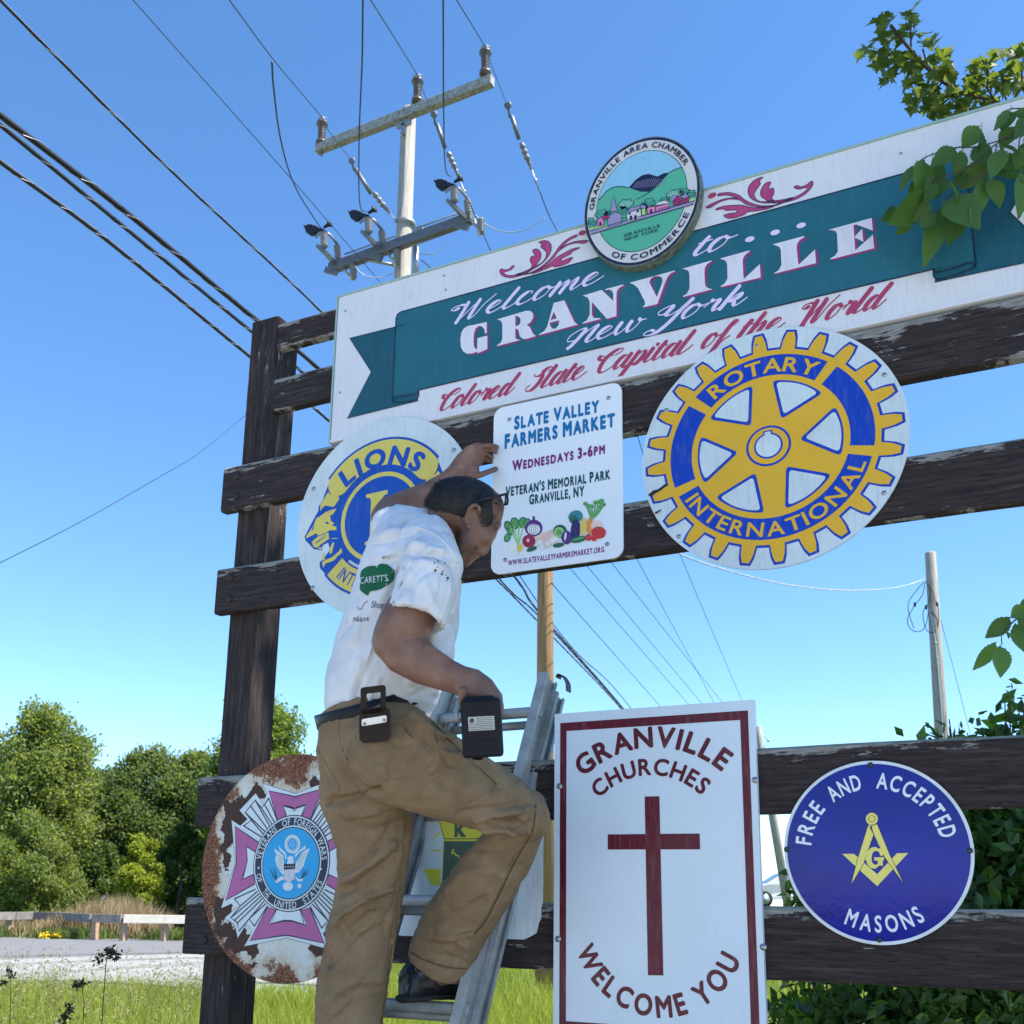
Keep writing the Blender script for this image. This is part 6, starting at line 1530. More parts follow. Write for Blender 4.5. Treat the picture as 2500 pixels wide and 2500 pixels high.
bush('small leafy sprigs left of the blue disc above the lowest rail', [(1975, 2170, 1.6, .11), (2005, 2200, 1.5, .12), (1950, 2190, 1.7, .08), (2050, 2230, 1.5, .14), (2000, 2260, 1.6, .14), (2100, 2300, 1.5, .2)], 900, .05, 53, (2030, 2400, 1.5))
bush('leafy shoots rising over the upper rail by the cut off pole', [(2290, 1790, .9, .06), (2260, 1800, .9, .05), (2330, 1795, .9, .055), (2480, 1760, 1.0, .10), (2450, 1785, 1.0, .06), (2520, 1740, 1.1, .12), (2400, 1950, 1.0, .25), (2500, 1900, 1.1, .2)], 620, .045, 54, (2420, 2200, 1.0))
# ================================================================= extension ladder
LK = .30                                        # lean: y = LK * (z - 2.034) - .02
def L(px, py, off=0.0):
    d = ray(px, py); c0 = -.02 + off
    t_ = (LK * (CAM[2] - 2.034) + c0 - CAM[1]) / (d[1] - LK * d[2]); return Vector(CAM + d * t_)
M_alu = None
t = NT('worn_ladder_aluminium'); v = t.coord(); n1 = t.noise(v, 14, 6, .7); n2 = t.noise(v, 5, 5, .6)
c = t.ramp(n1, [(.3, (.26, .27, .265, 1)), (.7, (.44, .45, .44, 1))])
t.col(t.mix(t.ramp(n2, [(.56, 0.0), (.70, .55)]), c, (.13, .17, .10, 1))); t.set(.55, .3, .35); t.bump(n1, .2, .002); M_alu = t.mat
M_hole = plain('ladder_shadow_hole', (.05, .055, .06, 1), .6)
M_strap = plain('oxblood_strap', (.075, .018, .018, 1), .5)
rtop, rbot = L(1339, 1655), L(1126, 2500); ltop, lbot = L(1097, 1670), L(964, 2175)
def extend(a, b_, z): return a + (b_ - a) * ((z - a.z) / (b_.z - a.z))
rbot2, lbot2 = extend(rtop, rbot, .05), extend(ltop, lbot, .05)
lbot2 = Vector((rbot2.x - (rtop.x - ltop.x) * 1.06, rbot2.y, rbot2.z))
up = (rtop - rbot2).normalized(); nrm_l = Vector((0, -1, LK)).normalized()
lad = empty('extension_ladder', (0, rbot2.y, .05), 'worn aluminium ladder leaning on the rails under the man', 'ladder')
def rail_(a, b_, name, web=.041, fl=.015, par=lad):
    d = (a - b_).normalized(); n = (nrm_l - d * nrm_l.dot(d)).normalized(); s = d.cross(n)
    m_ = MB(); c = (a + b_) / 2; h = (a - b_) / 2
    m_.obox(c, h, n * web, s * .0022)
    for sg in (-1, 1): m_.obox(c + n * (web - .0015) * sg, h, n * .0026, s * fl, 0, .001)
    for sg in (-1, 1): m_.obox(c + n * (web - .008) * sg + s * (fl - .0015), h, n * .006, s * .0014)
    m_.build(name, M_alu, par); return d, n, s
rail_(rtop, rbot2, 'rail'); rail_(ltop, lbot2, 'rail')
# rear section nested behind, a little to the right
off = Vector((.010, .055, -.03))
rail_(rtop + off + up * -.02, extend(rtop, rbot2, .8) + off, 'rail', .030, .016); rail_(ltop + off * 1.05 + up * -.02, extend(ltop, lbot2, .8) + off * 1.05, 'rail', .030, .013)
zr1 = L(1230, 1744).z
for k in range(-1, 8):
    z = zr1 - .2945 * (k) 
    if k < 0 or z < .15: continue
    a, b_ = extend(ltop, lbot2, z), extend(rtop, rbot2, z)
    m_ = MB(); ax = (b_ - a).normalized(); u_ = ax.cross(nrm_l).normalized()
    ring = []
    for i in range(16):
        an = 2 * math.pi * i / 16; rr2 = .0165 * (1.0 + .06 * (i % 2)); ring.append(nrm_l * math.cos(an) * rr2 * 1.05 + u_ * math.sin(an) * rr2)
    vs_ = [a + q for q in ring] + [b_ + q for q in ring]
    m_.add(vs_, [(i, (i + 1) % 16, (i + 1) % 16 + 16, i + 16) for i in range(16)] + [tuple(range(15, -1, -1)), tuple(range(16, 32))], 0, False)
    m_.lathe(b_ + ax * .0018, ax, [(0, .020), (.003, .020), (.0032, .0135), (.001, .0125), (.0008, .001)], 18)
    m_.build('rung', M_alu, lad)
    if k < 7:
        m_ = MB(); a2, b2 = a + off * 1.05, b_ + off; m_.tube([a2, b2], .014, 10); 
        if z > .9: m_.build('rung', M_alu, lad)
m_ = MB(); tp = rtop + off * .6
hk = [L(1362, 1655, .05), L(1366, 1648, .05), L(1376, 1650, .05), L(1387, 1668, .05), L(1388, 1690, .05)]
hk = catmull([tuple(p) for p in hk], 4); vv = []
for p in hk: vv += [Vector(p) + Vector((0, -.02, 0)), Vector(p) + Vector((0, .02, 0))]
cen = Vector(hk[0]) * .5 + Vector(hk[-1]) * .5
vv2 = [p + (cen - p).normalized() * .005 for p in vv]; n_ = len(hk); N2 = len(vv)
m_.add(vv + vv2, [(2 * i, 2 * i + 1, 2 * i + 3, 2 * i + 2) for i in range(n_ - 1)] + [(N2 + 2 * i + 2, N2 + 2 * i + 3, N2 + 2 * i + 1, N2 + 2 * i) for i in range(n_ - 1)] + [(2 * i + 2, N2 + 2 * i + 2, N2 + 2 * i, 2 * i) for i in range(n_ - 1)] + [(2 * i + 1, N2 + 2 * i + 1, N2 + 2 * i + 3, 2 * i + 3) for i in range(n_ - 1)])
m_.build('strap', M_strap, lad)
m_ = MB(); m_.tube([L(*p, -.03) for p in catmull([(1217, 1742), (1218, 1770), (1214, 1786), (1208, 1790)], 4)], .006, 6); m_.obox(L(1212, 1762, -.02), (.004, 0, 0), (0, .012, 0), (0, 0, .026), 0, .002); m_.build('rung_lock', M_alu, lad)
for p in (rbot2, lbot2):
    m_ = MB(); m_.box(p.x - .035, p.x + .035, p.y - .06, p.y + .05, .0, .045, 0, .006); m_.build('foot', M_strap, lad)

# ================================================================= the man
class Body:
    def __init__(s): s.b = MB()
    def tube(s, secs, n=20, flat=False, flat0=False):        # (px, py, plane y, half width px, half depth m)
        P = [W(q[0], q[1], q[2]) for q in secs]; out = []
        for i, (p, q) in enumerate(zip(P, secs)):
            t_ = (P[min(i + 1, len(P) - 1)] - P[max(i - 1, 0)]).normalized(); vw = (p - Vector(CAM)).normalized()
            a = t_.cross(vw).normalized(); b_ = a.cross(t_).normalized(); k = depth(p) / F_PX
            out.append((p, a * q[3] * k, b_ * q[4]))
        # rounded ends
        d0 = (P[0] - P[1]).normalized(); d1 = (P[-1] - P[-2]).normalized()
        def cap(sec, d, sg):
            r = min(sec[1].length, sec[2].length); return [(sec[0] + d * r * h_, sec[1] * w_, sec[2] * w_) for h_, w_ in ((.55, .82), (.85, .5), (.97, .15))]
        s.last = (P[-1], d1, out[-1])
        out = ([] if flat0 else cap(out[0], d0, 0)[::-1]) + out + ([] if flat else cap(out[-1], d1, 1))
        s.b.loft(out, n)
    def blob(s, px, py, y, rx, ry, rot, dm, off=0.0):
        c = W(px, py, y); k = depth(c) / F_PX; vw = (c - Vector(CAM)).normalized(); c = c + vw * off
        a = Vector(CX) * math.cos(R(rot)) - Vector(CU) * math.sin(R(rot)); b_ = Vector(CX) * math.sin(R(rot)) + Vector(CU) * math.cos(R(rot))
        s.b.ball(c, a * rx * k, vw * dm, b_ * ry * k, 20, 14)
    def remesh(s, vox, smooth=6, name='tmp'):
        me = s.b.mesh(name); o = bpy.data.objects.new(name, me); COL.objects.link(o)
        r_ = o.modifiers.new('r', 'REMESH'); r_.mode = 'VOXEL'; r_.voxel_size = vox; r_.use_smooth_shade = True
        sm = o.modifiers.new('s', 'SMOOTH'); sm.factor = .5; sm.iterations = smooth
        dg = bpy.context.evaluated_depsgraph_get(); out = bpy.data.meshes.new_from_object(o.evaluated_get(dg))
        bpy.data.objects.remove(o); bpy.data.meshes.remove(me)
        out.name = name; out.polygons.foreach_set('use_smooth', [True] * len(out.polygons)); return out
def get(me):
    n = len(me.vertices); v = np.empty(n * 3, np.float32); me.vertices.foreach_get('co', v); no = np.empty(n * 3, np.float32); me.vertex_normals.foreach_get('vector', no)
    return v.reshape(-1, 3).astype(float), no.reshape(-1, 3).astype(float)
def put(me, V): me.vertices.foreach_set('co', V.astype(np.float32).ravel()); me.update()
def projv(V):
    d = V - CAM; q = d @ CF; return np.stack([1250 + F_PX * (d @ CX) / q, CY - F_PX * (d @ CU) / q], 1), d / np.linalg.norm(d, axis=1, keepdims=True)
def segd(P, line):
    best = np.full(len(P), 1e9)
    for a, b_ in zip(line, line[1:]):
        a, b_ = np.array(a, float), np.array(b_, float); ab = b_ - a; t_ = np.clip(((P - a) @ ab) / max(ab @ ab, 1e-9), 0, 1)
        best = np.minimum(best, np.linalg.norm(P - a - t_[:, None] * ab, axis=1))
    return best
def folds(me, lst, both=False, gain=1.0):
    V, N = get(me); P, vw = projv(V); face = np.clip(-(N * vw).sum(1) * 1.6, 0, 1)
    if both: face[:] = 1
    dsp = np.zeros(len(V))
    for line, amp, w in lst:
        d = segd(P, catmull(line, 5) if len(line) > 2 else line); dsp += gain * amp * np.exp(-(d / w) ** 2)
    put(me, V + N * (dsp * face)[:, None])
def rumple(me, amp, scale, seed=0, stretch=(1, 1, 1)):
    V, N = get(me); PP, _q = projv(V); wt = np.clip((segd(PP, [(740, 1776), (913, 1728), (1090, 1682)]) - 22) / 60, 0, 1)
    d = np.array([noise.fractal(Vector((v[0] * scale * stretch[0] + seed, v[1] * scale * stretch[1], v[2] * scale * stretch[2])), .8, 2.0, 3) for v in V])
    put(me, V + N * (d * amp * wt)[:, None])
def crease(me, amp, scale, seed, mat3, p=5):
    """sharp irregular creases: thin valleys of a stretched noise"""
    V, N = get(me); PP, _q = projv(V); wt = np.clip((segd(PP, [(740, 1776), (913, 1728), (1090, 1682)]) - 22) / 50, 0, 1)
    U = V @ np.array(mat3).T * scale
    n_ = np.array([noise.noise(Vector((u[0] + seed, u[1], u[2]))) for u in U]); big = np.array([noise.noise(Vector((v[0] * 5 + seed, v[1] * 5, v[2] * 5 + 3))) for v in V])
    r_ = np.clip(1 - np.abs(n_) * 2.6, 0, 1) ** p
    put(me, V - N * (amp * r_ * np.clip(.35 + big * 1.6, 0, 1) * wt)[:, None])
man = empty('person', (-.15, -.4, 1.05), 'man in a printed white tee and brown trousers on the ladder, reaching for the sign', 'person')
M_skin = None
t = NT('tanned_skin'); v = t.coord(); n1 = t.noise(v, 16, 5, .6); n2 = t.noise(v, 140, 3, .6); n3 = t.noise(v, 7, 3, .5)
c = t.ramp(n1, [(.3, (.150, .075, .050, 1)), (.7, (.250, .138, .096, 1))])
c = t.mix(t.ramp(n3, [(.45, 0.0), (.75, .35)]), c, (.25, .10, .07, 1)); t.col(c); t.set(.5, 0, .35); t.bump(n2, .25, .002)
t.p.inputs['Subsurface Weight'].default_value = .08; t.p.inputs['Subsurface Radius'].default_value = (.01, .004, .002); M_skin = t.mat
HY, TY = -.70, -.70                             # planes of head and trunk
sk = Body()
# trunk and legs inside the clothes keep the figure one continuous surface
sk.tube([(925, 1730, -.68, 105, .09), (945, 1600, -.69, 105, .10), (980, 1450, -.70, 100, .11), (1005, 1340, -.70, 82, .13), (1035, 1305, -.70, 58, .07)])
sk.tube([(925, 1760, -.68, 100, .10), (930, 1870, -.68, 90, .10)])
sk.tube([(930, 1870, -.72, 70, .07), (1150, 1930, -.55, 55, .06), (1275, 1990, -.41, 48, .055), (1165, 2190, -.32, 45, .055), (1062, 2380, -.24, 38, .04)])
sk.tube([(890, 1960, -.60, 70, .07), (905, 2150, -.52, 55, .06), (865, 2350, -.45, 48, .055), (850, 2640, -.40, 40, .045)])
# right arm (near)
sk.tube([(1050, 1360, -.83, 48, .050), (1030, 1440, -.88, 60, .060), (985, 1530, -.90, 66, .058), (962, 1568, -.90, 58, .052)])
sk.tube([(962, 1560, -.90, 56, .050), (990, 1590, -.89, 60, .050), (1040, 1625, -.875, 50, .046), (1095, 1650, -.86, 40, .038), (1128, 1662, -.85, 36, .030)])
sk.blob(950, 1570, -.90, 34, 42, 30, .036)
# left arm (far, raised)
sk.tube([(988, 1322, -.56, 46, .05), (962, 1288, -.43, 46, .052), (947, 1260, -.34, 44, .050)])
sk.tube([(952, 1256, -.32, 44, .048), (1000, 1238, -.25, 44, .048), (1050, 1213, -.17, 38, .040), (1096, 1180, -.12, 31, .031), (1124, 1148, -.095, 25, .025)])
sk.blob(936, 1262, -.33, 30, 34, 20, .045)
# neck and head
sk.tube([(1045, 1345, HY, 74, .075), (1062, 1315, HY, 62, .066), (1088, 1280, HY, 54, .060), (1110, 1250, HY, 50, .058)])
sk.blob(1137, 1238, HY, 93, 72, 16, .076)
sk.blob(1185, 1252, HY, 44, 56, 20, .066)
sk.tube([(1178, 1262, HY, 48, .064), (1168, 1300, HY, 44, .060), (1150, 1332, HY, 36, .054), (1134, 1360, HY, 24, .040)])
sk.blob(1214, 1284, HY, 9, 14, 30, .046); sk.blob(1190, 1310, HY, 17, 26, 40, .046)
sk.tube([(1204, 1300, HY, 6, .009), (1194, 1324, HY, 9, .011), (1182, 1346, HY, 10, .014), (1176, 1350, HY, 7, .015)])
for o_ in (-.012, .012): sk.blob(1178, 1350, HY, 8, 6, 30, .008, o_)
sk.blob(1163, 1352, HY, 7, 5, 40, .022); sk.blob(1154, 1361, HY, 7, 5, 40, .022); sk.blob(1133, 1374, HY, 13, 10, 30, .024); sk.blob(1112, 1350, HY, 16, 22, 20, .050)
sk.blob(1148, 1308, HY, 22, 18, 40, .066)        # cheek
# ear on the near side, helix as a curved tube
def Hp(px, py, off): 
    c = W(px, py, HY); vw = (c - Vector(CAM)).normalized(); return c + vw * off
sk.b.tube([Hp(*p) for p in ((1141, 1282, -.068), (1137, 1268, -.078), (1143, 1248, -.088), (1155, 1234, -.092), (1166, 1232, -.088), (1172, 1242, -.080), (1168, 1255, -.074))], [.006, .0065, .006, .006, .006, .006, .004], 8)
sk.blob(1155, 1256, HY, 10, 20, 28, .010, -.070)
sk.b.tube([Hp(*p) for p in ((1140, 1284, -.07), (1144, 1288, -.076), (1150, 1282, -.072))], .006, 8)
# left hand holding the sheet's edge
sk.tube([(1112, 1158, -.10, 25, .024), (1138, 1132, -.085, 31, .022), (1160, 1108, -.07, 28, .020), (1172, 1096, -.06, 20, .018)])
def finger(pts, r, n=8): sk.b.tube([W(*p) for p in catmull(pts, 4)], [r * (1.0 - .22 * i / (4 * (len(pts) - 1))) for i in range(4 * (len(pts) - 1) + 1)], n); 
finger([(1158, 1106, -.075), (1172, 1092, -.072), (1194, 1088, -.060), (1206, 1089, -.040), (1217, 1092, -.024)], .0098)
finger([(1160, 1110, -.060), (1178, 1098, -.050), (1200, 1099, -.038), (1213, 1106, -.022)], .0095)
finger([(1160, 1116, -.045), (1178, 1108, -.036), (1194, 1112, -.026), (1204, 1119, -.016)], .0090)
finger([(1156, 1122, -.035), (1172, 1118, -.026), (1186, 1122, -.018), (1194, 1127, -.010)], .0080)
finger([(1138, 1158, -.100), (1160, 1162, -.095), (1182, 1156, -.075), (1200, 1149, -.05), (1213, 1144, -.028)], .0118)
sk.blob(1150, 1150, -.09, 22, 16, -20, .018)
# right hand round the drill handle
sk.tube([(1122, 1660, -.85, 37, .030), (1150, 1672, -.845, 42, .034), (1180, 1690, -.84, 38, .038), (1200, 1704, -.835, 28, .040)])
HD = depth(W(1175, 1725, -.84))
for k in range(4):
    o_ = HD - .030 + .021 * k
    sk.b.tube([Wd(*p, o_) for p in catmull([(1186, 1690), (1208, 1700), (1221, 1722), (1217, 1748), (1200, 1765), (1180, 1764)], 4)], [.0105 - .00012 * i for i in range(21)], 8)
sk.b.tube([Wd(*p, HD - .02 + .0 * i) for i, p in enumerate(catmull([(1132, 1680), (1128, 1705), (1134, 1730), (1150, 1748)], 4))], [.0125 - .0002 * i for i in range(13)], 8)
skin = sk.remesh(.0036, 3, 'skin')
folds(skin, [([(1076, 1300), (1066, 1345)], -.0025, 5), ([(1120, 1295), (1112, 1345), (1108, 1370)], -.003, 5), ([(1100, 1298), (1090, 1360)], -.0018, 4), ([(1130, 1660), (1142, 1682), (1168, 1680)], -.0014, 3), ([(1196, 1300), (1185, 1312)], -.003, 5), ([(1168, 1338), (1156, 1358)], -.003, 4), ([(1178, 1338), (1160, 1330)], .0015, 5)])
o = link(bpy.data.objects.new('body', skin), man); skin.materials.append(M_skin)

def hollow(me, c0, ax, rad, depth_=.06, rim=.84):
    """recess the flat end of a sleeve or trouser leg so that it reads as an open hem"""
    V, N = get(me); d = V - np.array(c0); t_ = d @ np.array(ax); r_ = np.linalg.norm(d - t_[:, None] * np.array(ax), axis=1)
    m_ = (np.abs(t_) < .02) & (r_ < rad * rim) & ((N @ np.array(ax)) > .3)
    V[m_] -= np.array(ax) * depth_ * np.clip((rad * rim - r_[m_]) / (rad * .12), .35, 1)[:, None]; put(me, V)
# --- tee shirt
t = NT('white_cotton_tee'); v = t.coord(); n1 = t.noise(v, 9, 5, .6); n2 = t.noise(v, 420, 2, .5); n3 = t.noise(t.coord((1, 1, .4)), 26, 5, .65)
c = t.ramp(n1, [(.3, (.56, .565, .58, 1)), (.7, (.70, .705, .72, 1))]); c = t.mix(t.ramp(n3, [(.62, 0.0), (.82, .22)]), c, (.50, .50, .36, 1))
t.col(c); t.set(.9, 0, .15); t.bump(t.math('ADD', t.math('MULTIPLY', n2, .25), n3), .35, .004); M_tee = t.mat
sh = Body()
sh.tube([(922, 1775, -.68, 122, .112), (922, 1728, -.68, 131, .127), (934, 1680, -.68, 140, .140), (958, 1600, -.69, 142, .145), (984, 1500, -.70, 138, .150), (1000, 1400, -.70, 124, .155), (1003, 1335, -.70, 104, .150), (1008, 1300, -.70, 82, .130), (1038, 1310, -.70, 70, .090)], 28)
sh.tube([(1040, 1325, -.80, 68, .075), (1052, 1385, -.86, 78, .080), (1036, 1445, -.885, 80, .084), (1014, 1510, -.90, 76, .084)], 20, True); sl1 = sh.last
sh.tube([(1000, 1335, -.62, 70, .08), (980, 1312, -.53, 58, .074), (960, 1290, -.455, 52, .070)], 20, True); sl2 = sh.last
sh.blob(1075, 1450, -.74, 50, 95, 5, .13); sh.blob(1055, 1580, -.72, 58, 90, 0, .13)
tee = sh.remesh(.005, 9, 'tee')
for q_ in (sl1, sl2): hollow(tee, q_[0], q_[1], min(q_[2][1].length, q_[2][2].length))
folds(tee, [([(905, 1500), (960, 1400), (1010, 1340)], .004, 12), ([(950, 1350), (1010, 1330), (1080, 1345)], .005, 9), ([(945, 1375), (1010, 1352), (1070, 1362)], -.005, 8), ([(960, 1400), (1020, 1372), (1075, 1385)], .005, 9),
 ([(985, 1380), (962, 1430), (945, 1480)], -.010, 9), ([(880, 1650), (930, 1560), (1000, 1620)], .007, 14), ([(870, 1690), (905, 1600), (925, 1560)], -.006, 10), ([(860, 1560), (905, 1440)], .004, 14), ([(1090, 1680), (1080, 1620), (1100, 1560)], -.008, 9), ([(1065, 1690), (1060, 1630)], .006, 8), ([(1110, 1380), (1118, 1450), (1100, 1520)], -.004, 8), ([(930, 1310), (985, 1292), (1020, 1285)], .004, 7), ([(1000, 1660), (1040, 1620), (1090, 1600)], .006, 12), ([(850, 1720), (880, 1610)], .004, 10), ([(1035, 1420), (1060, 1480), (1075, 1520)], .004, 10), ([(1000, 1420), (1010, 1480)], -.004, 8)], False, 1.7)
folds(tee, [([(1012, 1300), (960, 1322), (915, 1330)], -.006, 4), ([(1030, 1312), (985, 1342), (925, 1362)], .006, 5), ([(1045, 1325), (1010, 1362), (985, 1400)], -.007, 4), ([(1060, 1340), (1030, 1365), (1010, 1395)], .006, 4), ([(1095, 1360), (1060, 1352), (1030, 1362)], -.006, 4), ([(985, 1380), (975, 1440), (955, 1490)], -.010, 5), ([(940, 1500), (915, 1560), (880, 1700)], .009, 7), ([(925, 1565), (895, 1640), (865, 1735)], -.009, 6), ([(925, 1565), (975, 1590), (1040, 1640)], .008, 7), ([(1000, 1700), (1050, 1680), (1085, 1640)], -.009, 6), ([(1060, 1690), (1085, 1650), (1095, 1600)], .008, 5), ([(1085, 1690), (1100, 1640)], -.008, 4), ([(900, 1740), (905, 1700), (925, 1660)], .006, 5), ([(950, 1735), (960, 1700)], -.006, 5), ([(1000, 1725), (1005, 1690)], .006, 5), ([(1080, 1410), (1070, 1460), (1045, 1500)], -.005, 5), ([(1100, 1420), (1090, 1480), (1070, 1520)], .005, 4), ([(1020, 1420), (1040, 1400), (1075, 1395)], -.004, 4), ([(1110, 1470), (1118, 1520), (1100, 1570)], -.008, 5), ([(870, 1450), (885, 1500), (880, 1560)], -.004, 6)], False, .9)
rumple(tee, .005, 6, 3, (1, 1, .55)); rumple(tee, .0035, 18, 7, (1, 1, .5))
crease(tee, .006, 7, 2.3, ((1, .3, -.9), (.4, 1, .3), (.25, 0, .35))); crease(tee, .003, 13, 8.1, ((1, 0, .6), (0, 1, 0), (-.3, 0, .4)))
folds(tee, [([(946, 1478), (1016, 1500), (1084, 1532)], .004, 6)])
teo = link(bpy.data.objects.new('tee_shirt', tee), man); tee.materials.append(M_tee)

# --- work trousers
t = NT('brown_duck_canvas'); v = t.coord(); n1 = t.noise(v, 8, 6, .65); n2 = t.noise(v, 380, 2, .5); n3 = t.noise(v, 28, 4, .6)
c = t.ramp(n1, [(.3, (.175, .118, .066, 1)), (.7, (.265, .185, .108, 1))]); c = t.mix(t.ramp(n3, [(.55, 0.0), (.8, .3)]), c, (.33, .25, .16, 1))
t.col(c); t.set(.92, 0, .12); t.bump(t.math('ADD', t.math('MULTIPLY', n2, .3), n3), .3, .003); M_canvas = t.mat
tr_ = Body()
tr_.tube([(910, 1734, -.68, 137, .138), (920, 1790, -.68, 141, .140), (912, 1850, -.67, 137, .145), (905, 1910, -.65, 120, .140)], 28, False, True)
tr_.tube([(945, 1830, -.74, 128, .115), (1030, 1872, -.68, 112, .110), (1140, 1925, -.58, 92, .098), (1235, 1968, -.47, 76, .088), (1288, 1996, -.41, 58, .080)], 24)
tr_.tube([(1285, 1988, -.41, 62, .078), (1244, 2065, -.375, 74, .082), (1180, 2160, -.33, 84, .086), (1115, 2255, -.275, 88, .088), (1070, 2352, -.235, 84, .084)], 24, True); cf1 = tr_.last
tr_.tube([(885, 1930, -.63, 112, .115), (918, 2050, -.58, 96, .105), (908, 2150, -.53, 84, .095), (885, 2250, -.49, 85, .095), (862, 2380, -.45, 88, .092), (852, 2500, -.42, 86, .088), (850, 2650, -.40, 82, .085)], 24)
tro = tr_.remesh(.0055, 8, 'trousers'); hollow(tro, cf1[0], cf1[1], min(cf1[2][1].length, cf1[2][2].length))
folds(tro, [([(1165, 2015), (1215, 2000), (1262, 2008)], -.018, 8), ([(1160, 2000), (1230, 1985), (1300, 1975)], .010, 9), ([(1170, 2028), (1220, 2020), (1255, 2030)], .012, 8), ([(1120, 1985), (1200, 1975), (1290, 1960)], -.006, 8),
 ([(1290, 1990), (1260, 2080), (1200, 2200), (1150, 2290)], .004, 7), ([(1090, 2170), (1150, 2130), (1215, 2130)], .006, 14), ([(1060, 2240), (1120, 2230), (1180, 2200)], -.006, 13), ([(1040, 2290), (1090, 2290), (1140, 2310)], .006, 12), ([(1010, 2320), (1060, 2330), (1130, 2350)], -.004, 7),
 ([(795, 1960), (850, 1955), (925, 1930)], -.014, 8), ([(800, 1975), (880, 1985), (1000, 1975)], .004, 14), ([(850, 1800), (840, 1880), (900, 1930), (925, 1935)], -.010, 8), ([(840, 2150), (900, 2110), (960, 2060)], .009, 12), ([(830, 2180), (900, 2145), (970, 2090)], -.010, 11), ([(820, 2250), (880, 2200), (950, 2170)], .008, 13), ([(800, 2350), (850, 2280), (900, 2240)], -.007, 12), ([(795, 2440), (860, 2400), (930, 2390)], .006, 14), ([(1000, 1990), (985, 2150), (950, 2350)], -.004, 6),
 ([(1050, 1745), (1085, 1775), (1120, 1775)], -.010, 8), ([(1010, 1740), (1060, 1790), (1120, 1805)], .008, 10), ([(1000, 1780), (1060, 1820), (1130, 1830)], -.007, 9), ([(1040, 1800), (1110, 1840), (1180, 1850)], .006, 10)], False, 1.6)
folds(tro, [([(1120, 1770), (1080, 1780), (1050, 1760)], -.008, 4), ([(1165, 1850), (1120, 1815), (1070, 1800)], -.007, 4), ([(1290, 1900), (1240, 1930), (1180, 1935)], .006, 6), ([(1300, 2005), (1255, 2020), (1190, 2010)], -.010, 4), ([(1290, 2030), (1240, 2045), (1180, 2030)], .008, 5), ([(1280, 2060), (1220, 2080), (1160, 2070)], -.006, 5), ([(1020, 2300), (1075, 2312), (1140, 2300)], -.007, 5), ([(1045, 2260), (1090, 2280), (1150, 2270)], .006, 5), ([(830, 2130), (890, 2100), (960, 2010)], -.008, 5), ([(960, 2170), (900, 2190), (830, 2240)], .008, 6), ([(945, 2260), (880, 2290), (805, 2360)], -.008, 6), ([(930, 2420), (860, 2440), (790, 2500)], .006, 8), ([(990, 1975), (940, 1990), (850, 2010)], -.006, 5)], False, 1.0)
rumple(tro, .006, 5, 9); rumple(tro, .0035, 16, 2, (1, 1, 1.6))
tro_o = link(bpy.data.objects.new('trousers', tro), man); tro.materials.append(M_canvas)

crease(tro, .009, 7, 5.7, ((.35, 0, .25), (0, 1, .3), (-.8, .2, 1))); crease(tro, .006, 12, 1.9, ((.3, .2, -.35), (.2, 1, 0), (.9, 0, .8)))
SEAMS = [[(985, 1745), (1000, 1790), (1058, 1838), (1060, 1860), (1030, 1890), (975, 1905), (945, 1900), (905, 1855), (865, 1795)], [(1057, 1893), (1140, 1848)], [(1057, 1893), (1132, 1962), (1160, 1955), (1210, 1920)], [(1040, 1765), (1080, 1800), (1140, 1850), (1215, 1925), (1255, 1950)], [(826, 1765), (828, 1800), (850, 1860), (912, 1925)], [(775, 1830), (798, 1870), (830, 1935), (805, 1960)], [(1308, 1965), (1300, 2030), (1265, 2090), (1225, 2170), (1190, 2240), (1160, 2280)], [(1022, 1985), (1010, 2050), (985, 2180), (960, 2290), (945, 2400), (925, 2540)]]
folds(tro, [(l_, -.0035, 4) for l_ in SEAMS] + [([(x + 6, y + 3) for x, y in l_], .0022, 4) for l_ in SEAMS])
# surfaces to lay details on
def bvh(*mes):
    v, f = [], []
    for me in mes:
        b0 = len(v); v += [q.co.copy() for q in me.vertices]; f += [tuple(i + b0 for i in p.vertices) for p in me.polygons]
    return BVHTree.FromPolygons(v, f)
B_tee, B_tro, B_skin = bvh(tee), bvh(tro), bvh(skin)
def hit(tree_, px, py, out=.002):
    d = Vector(ray(px, py)).normalized(); h, n, i, q = tree_.ray_cast(Vector(CAM), d)
    if h is None: return None, None
    if n.dot(d) > 0: n = -n
    return h + n * out, n
def seam(b, tree_, line, r=.0016, out=.0006, n=5):
    P = [hit(tree_, *p, out)[0] for p in catmull(line, 6)]; run = []
    for p in P + [None]:
        if p is not None and (not run or (p - run[-1]).length < .08): run.append(p)
        else:
            if len(run) > 2: b.tube(run, r, n)
            run = [p] if p is not None else []
M_stitch = plain('tan_stitching', (.25, .175, .10, 1), .9); M_seam = plain('dark_canvas_seam', (.11, .07, .038, 1), .95)
b = MB()
for ln_ in ([(985, 1745), (1000, 1790), (1058, 1838), (1060, 1860), (1030, 1890), (975, 1905), (945, 1900), (905, 1855), (865, 1795)], [(868, 1782), (950, 1745), (985, 1745)], [(1057, 1893), (1140, 1848)], [(1057, 1893), (1132, 1962), (1160, 1955), (1210, 1920)], [(1040, 1765), (1080, 1800), (1140, 1850), (1215, 1925), (1255, 1950)], [(775, 1830), (798, 1870), (830, 1935), (805, 1960)], [(826, 1765), (828, 1800), (850, 1860), (912, 1925)]): seam(b, B_tro, ln_, .0016)
b.build('stitched_seam', M_stitch, man)
b = MB()
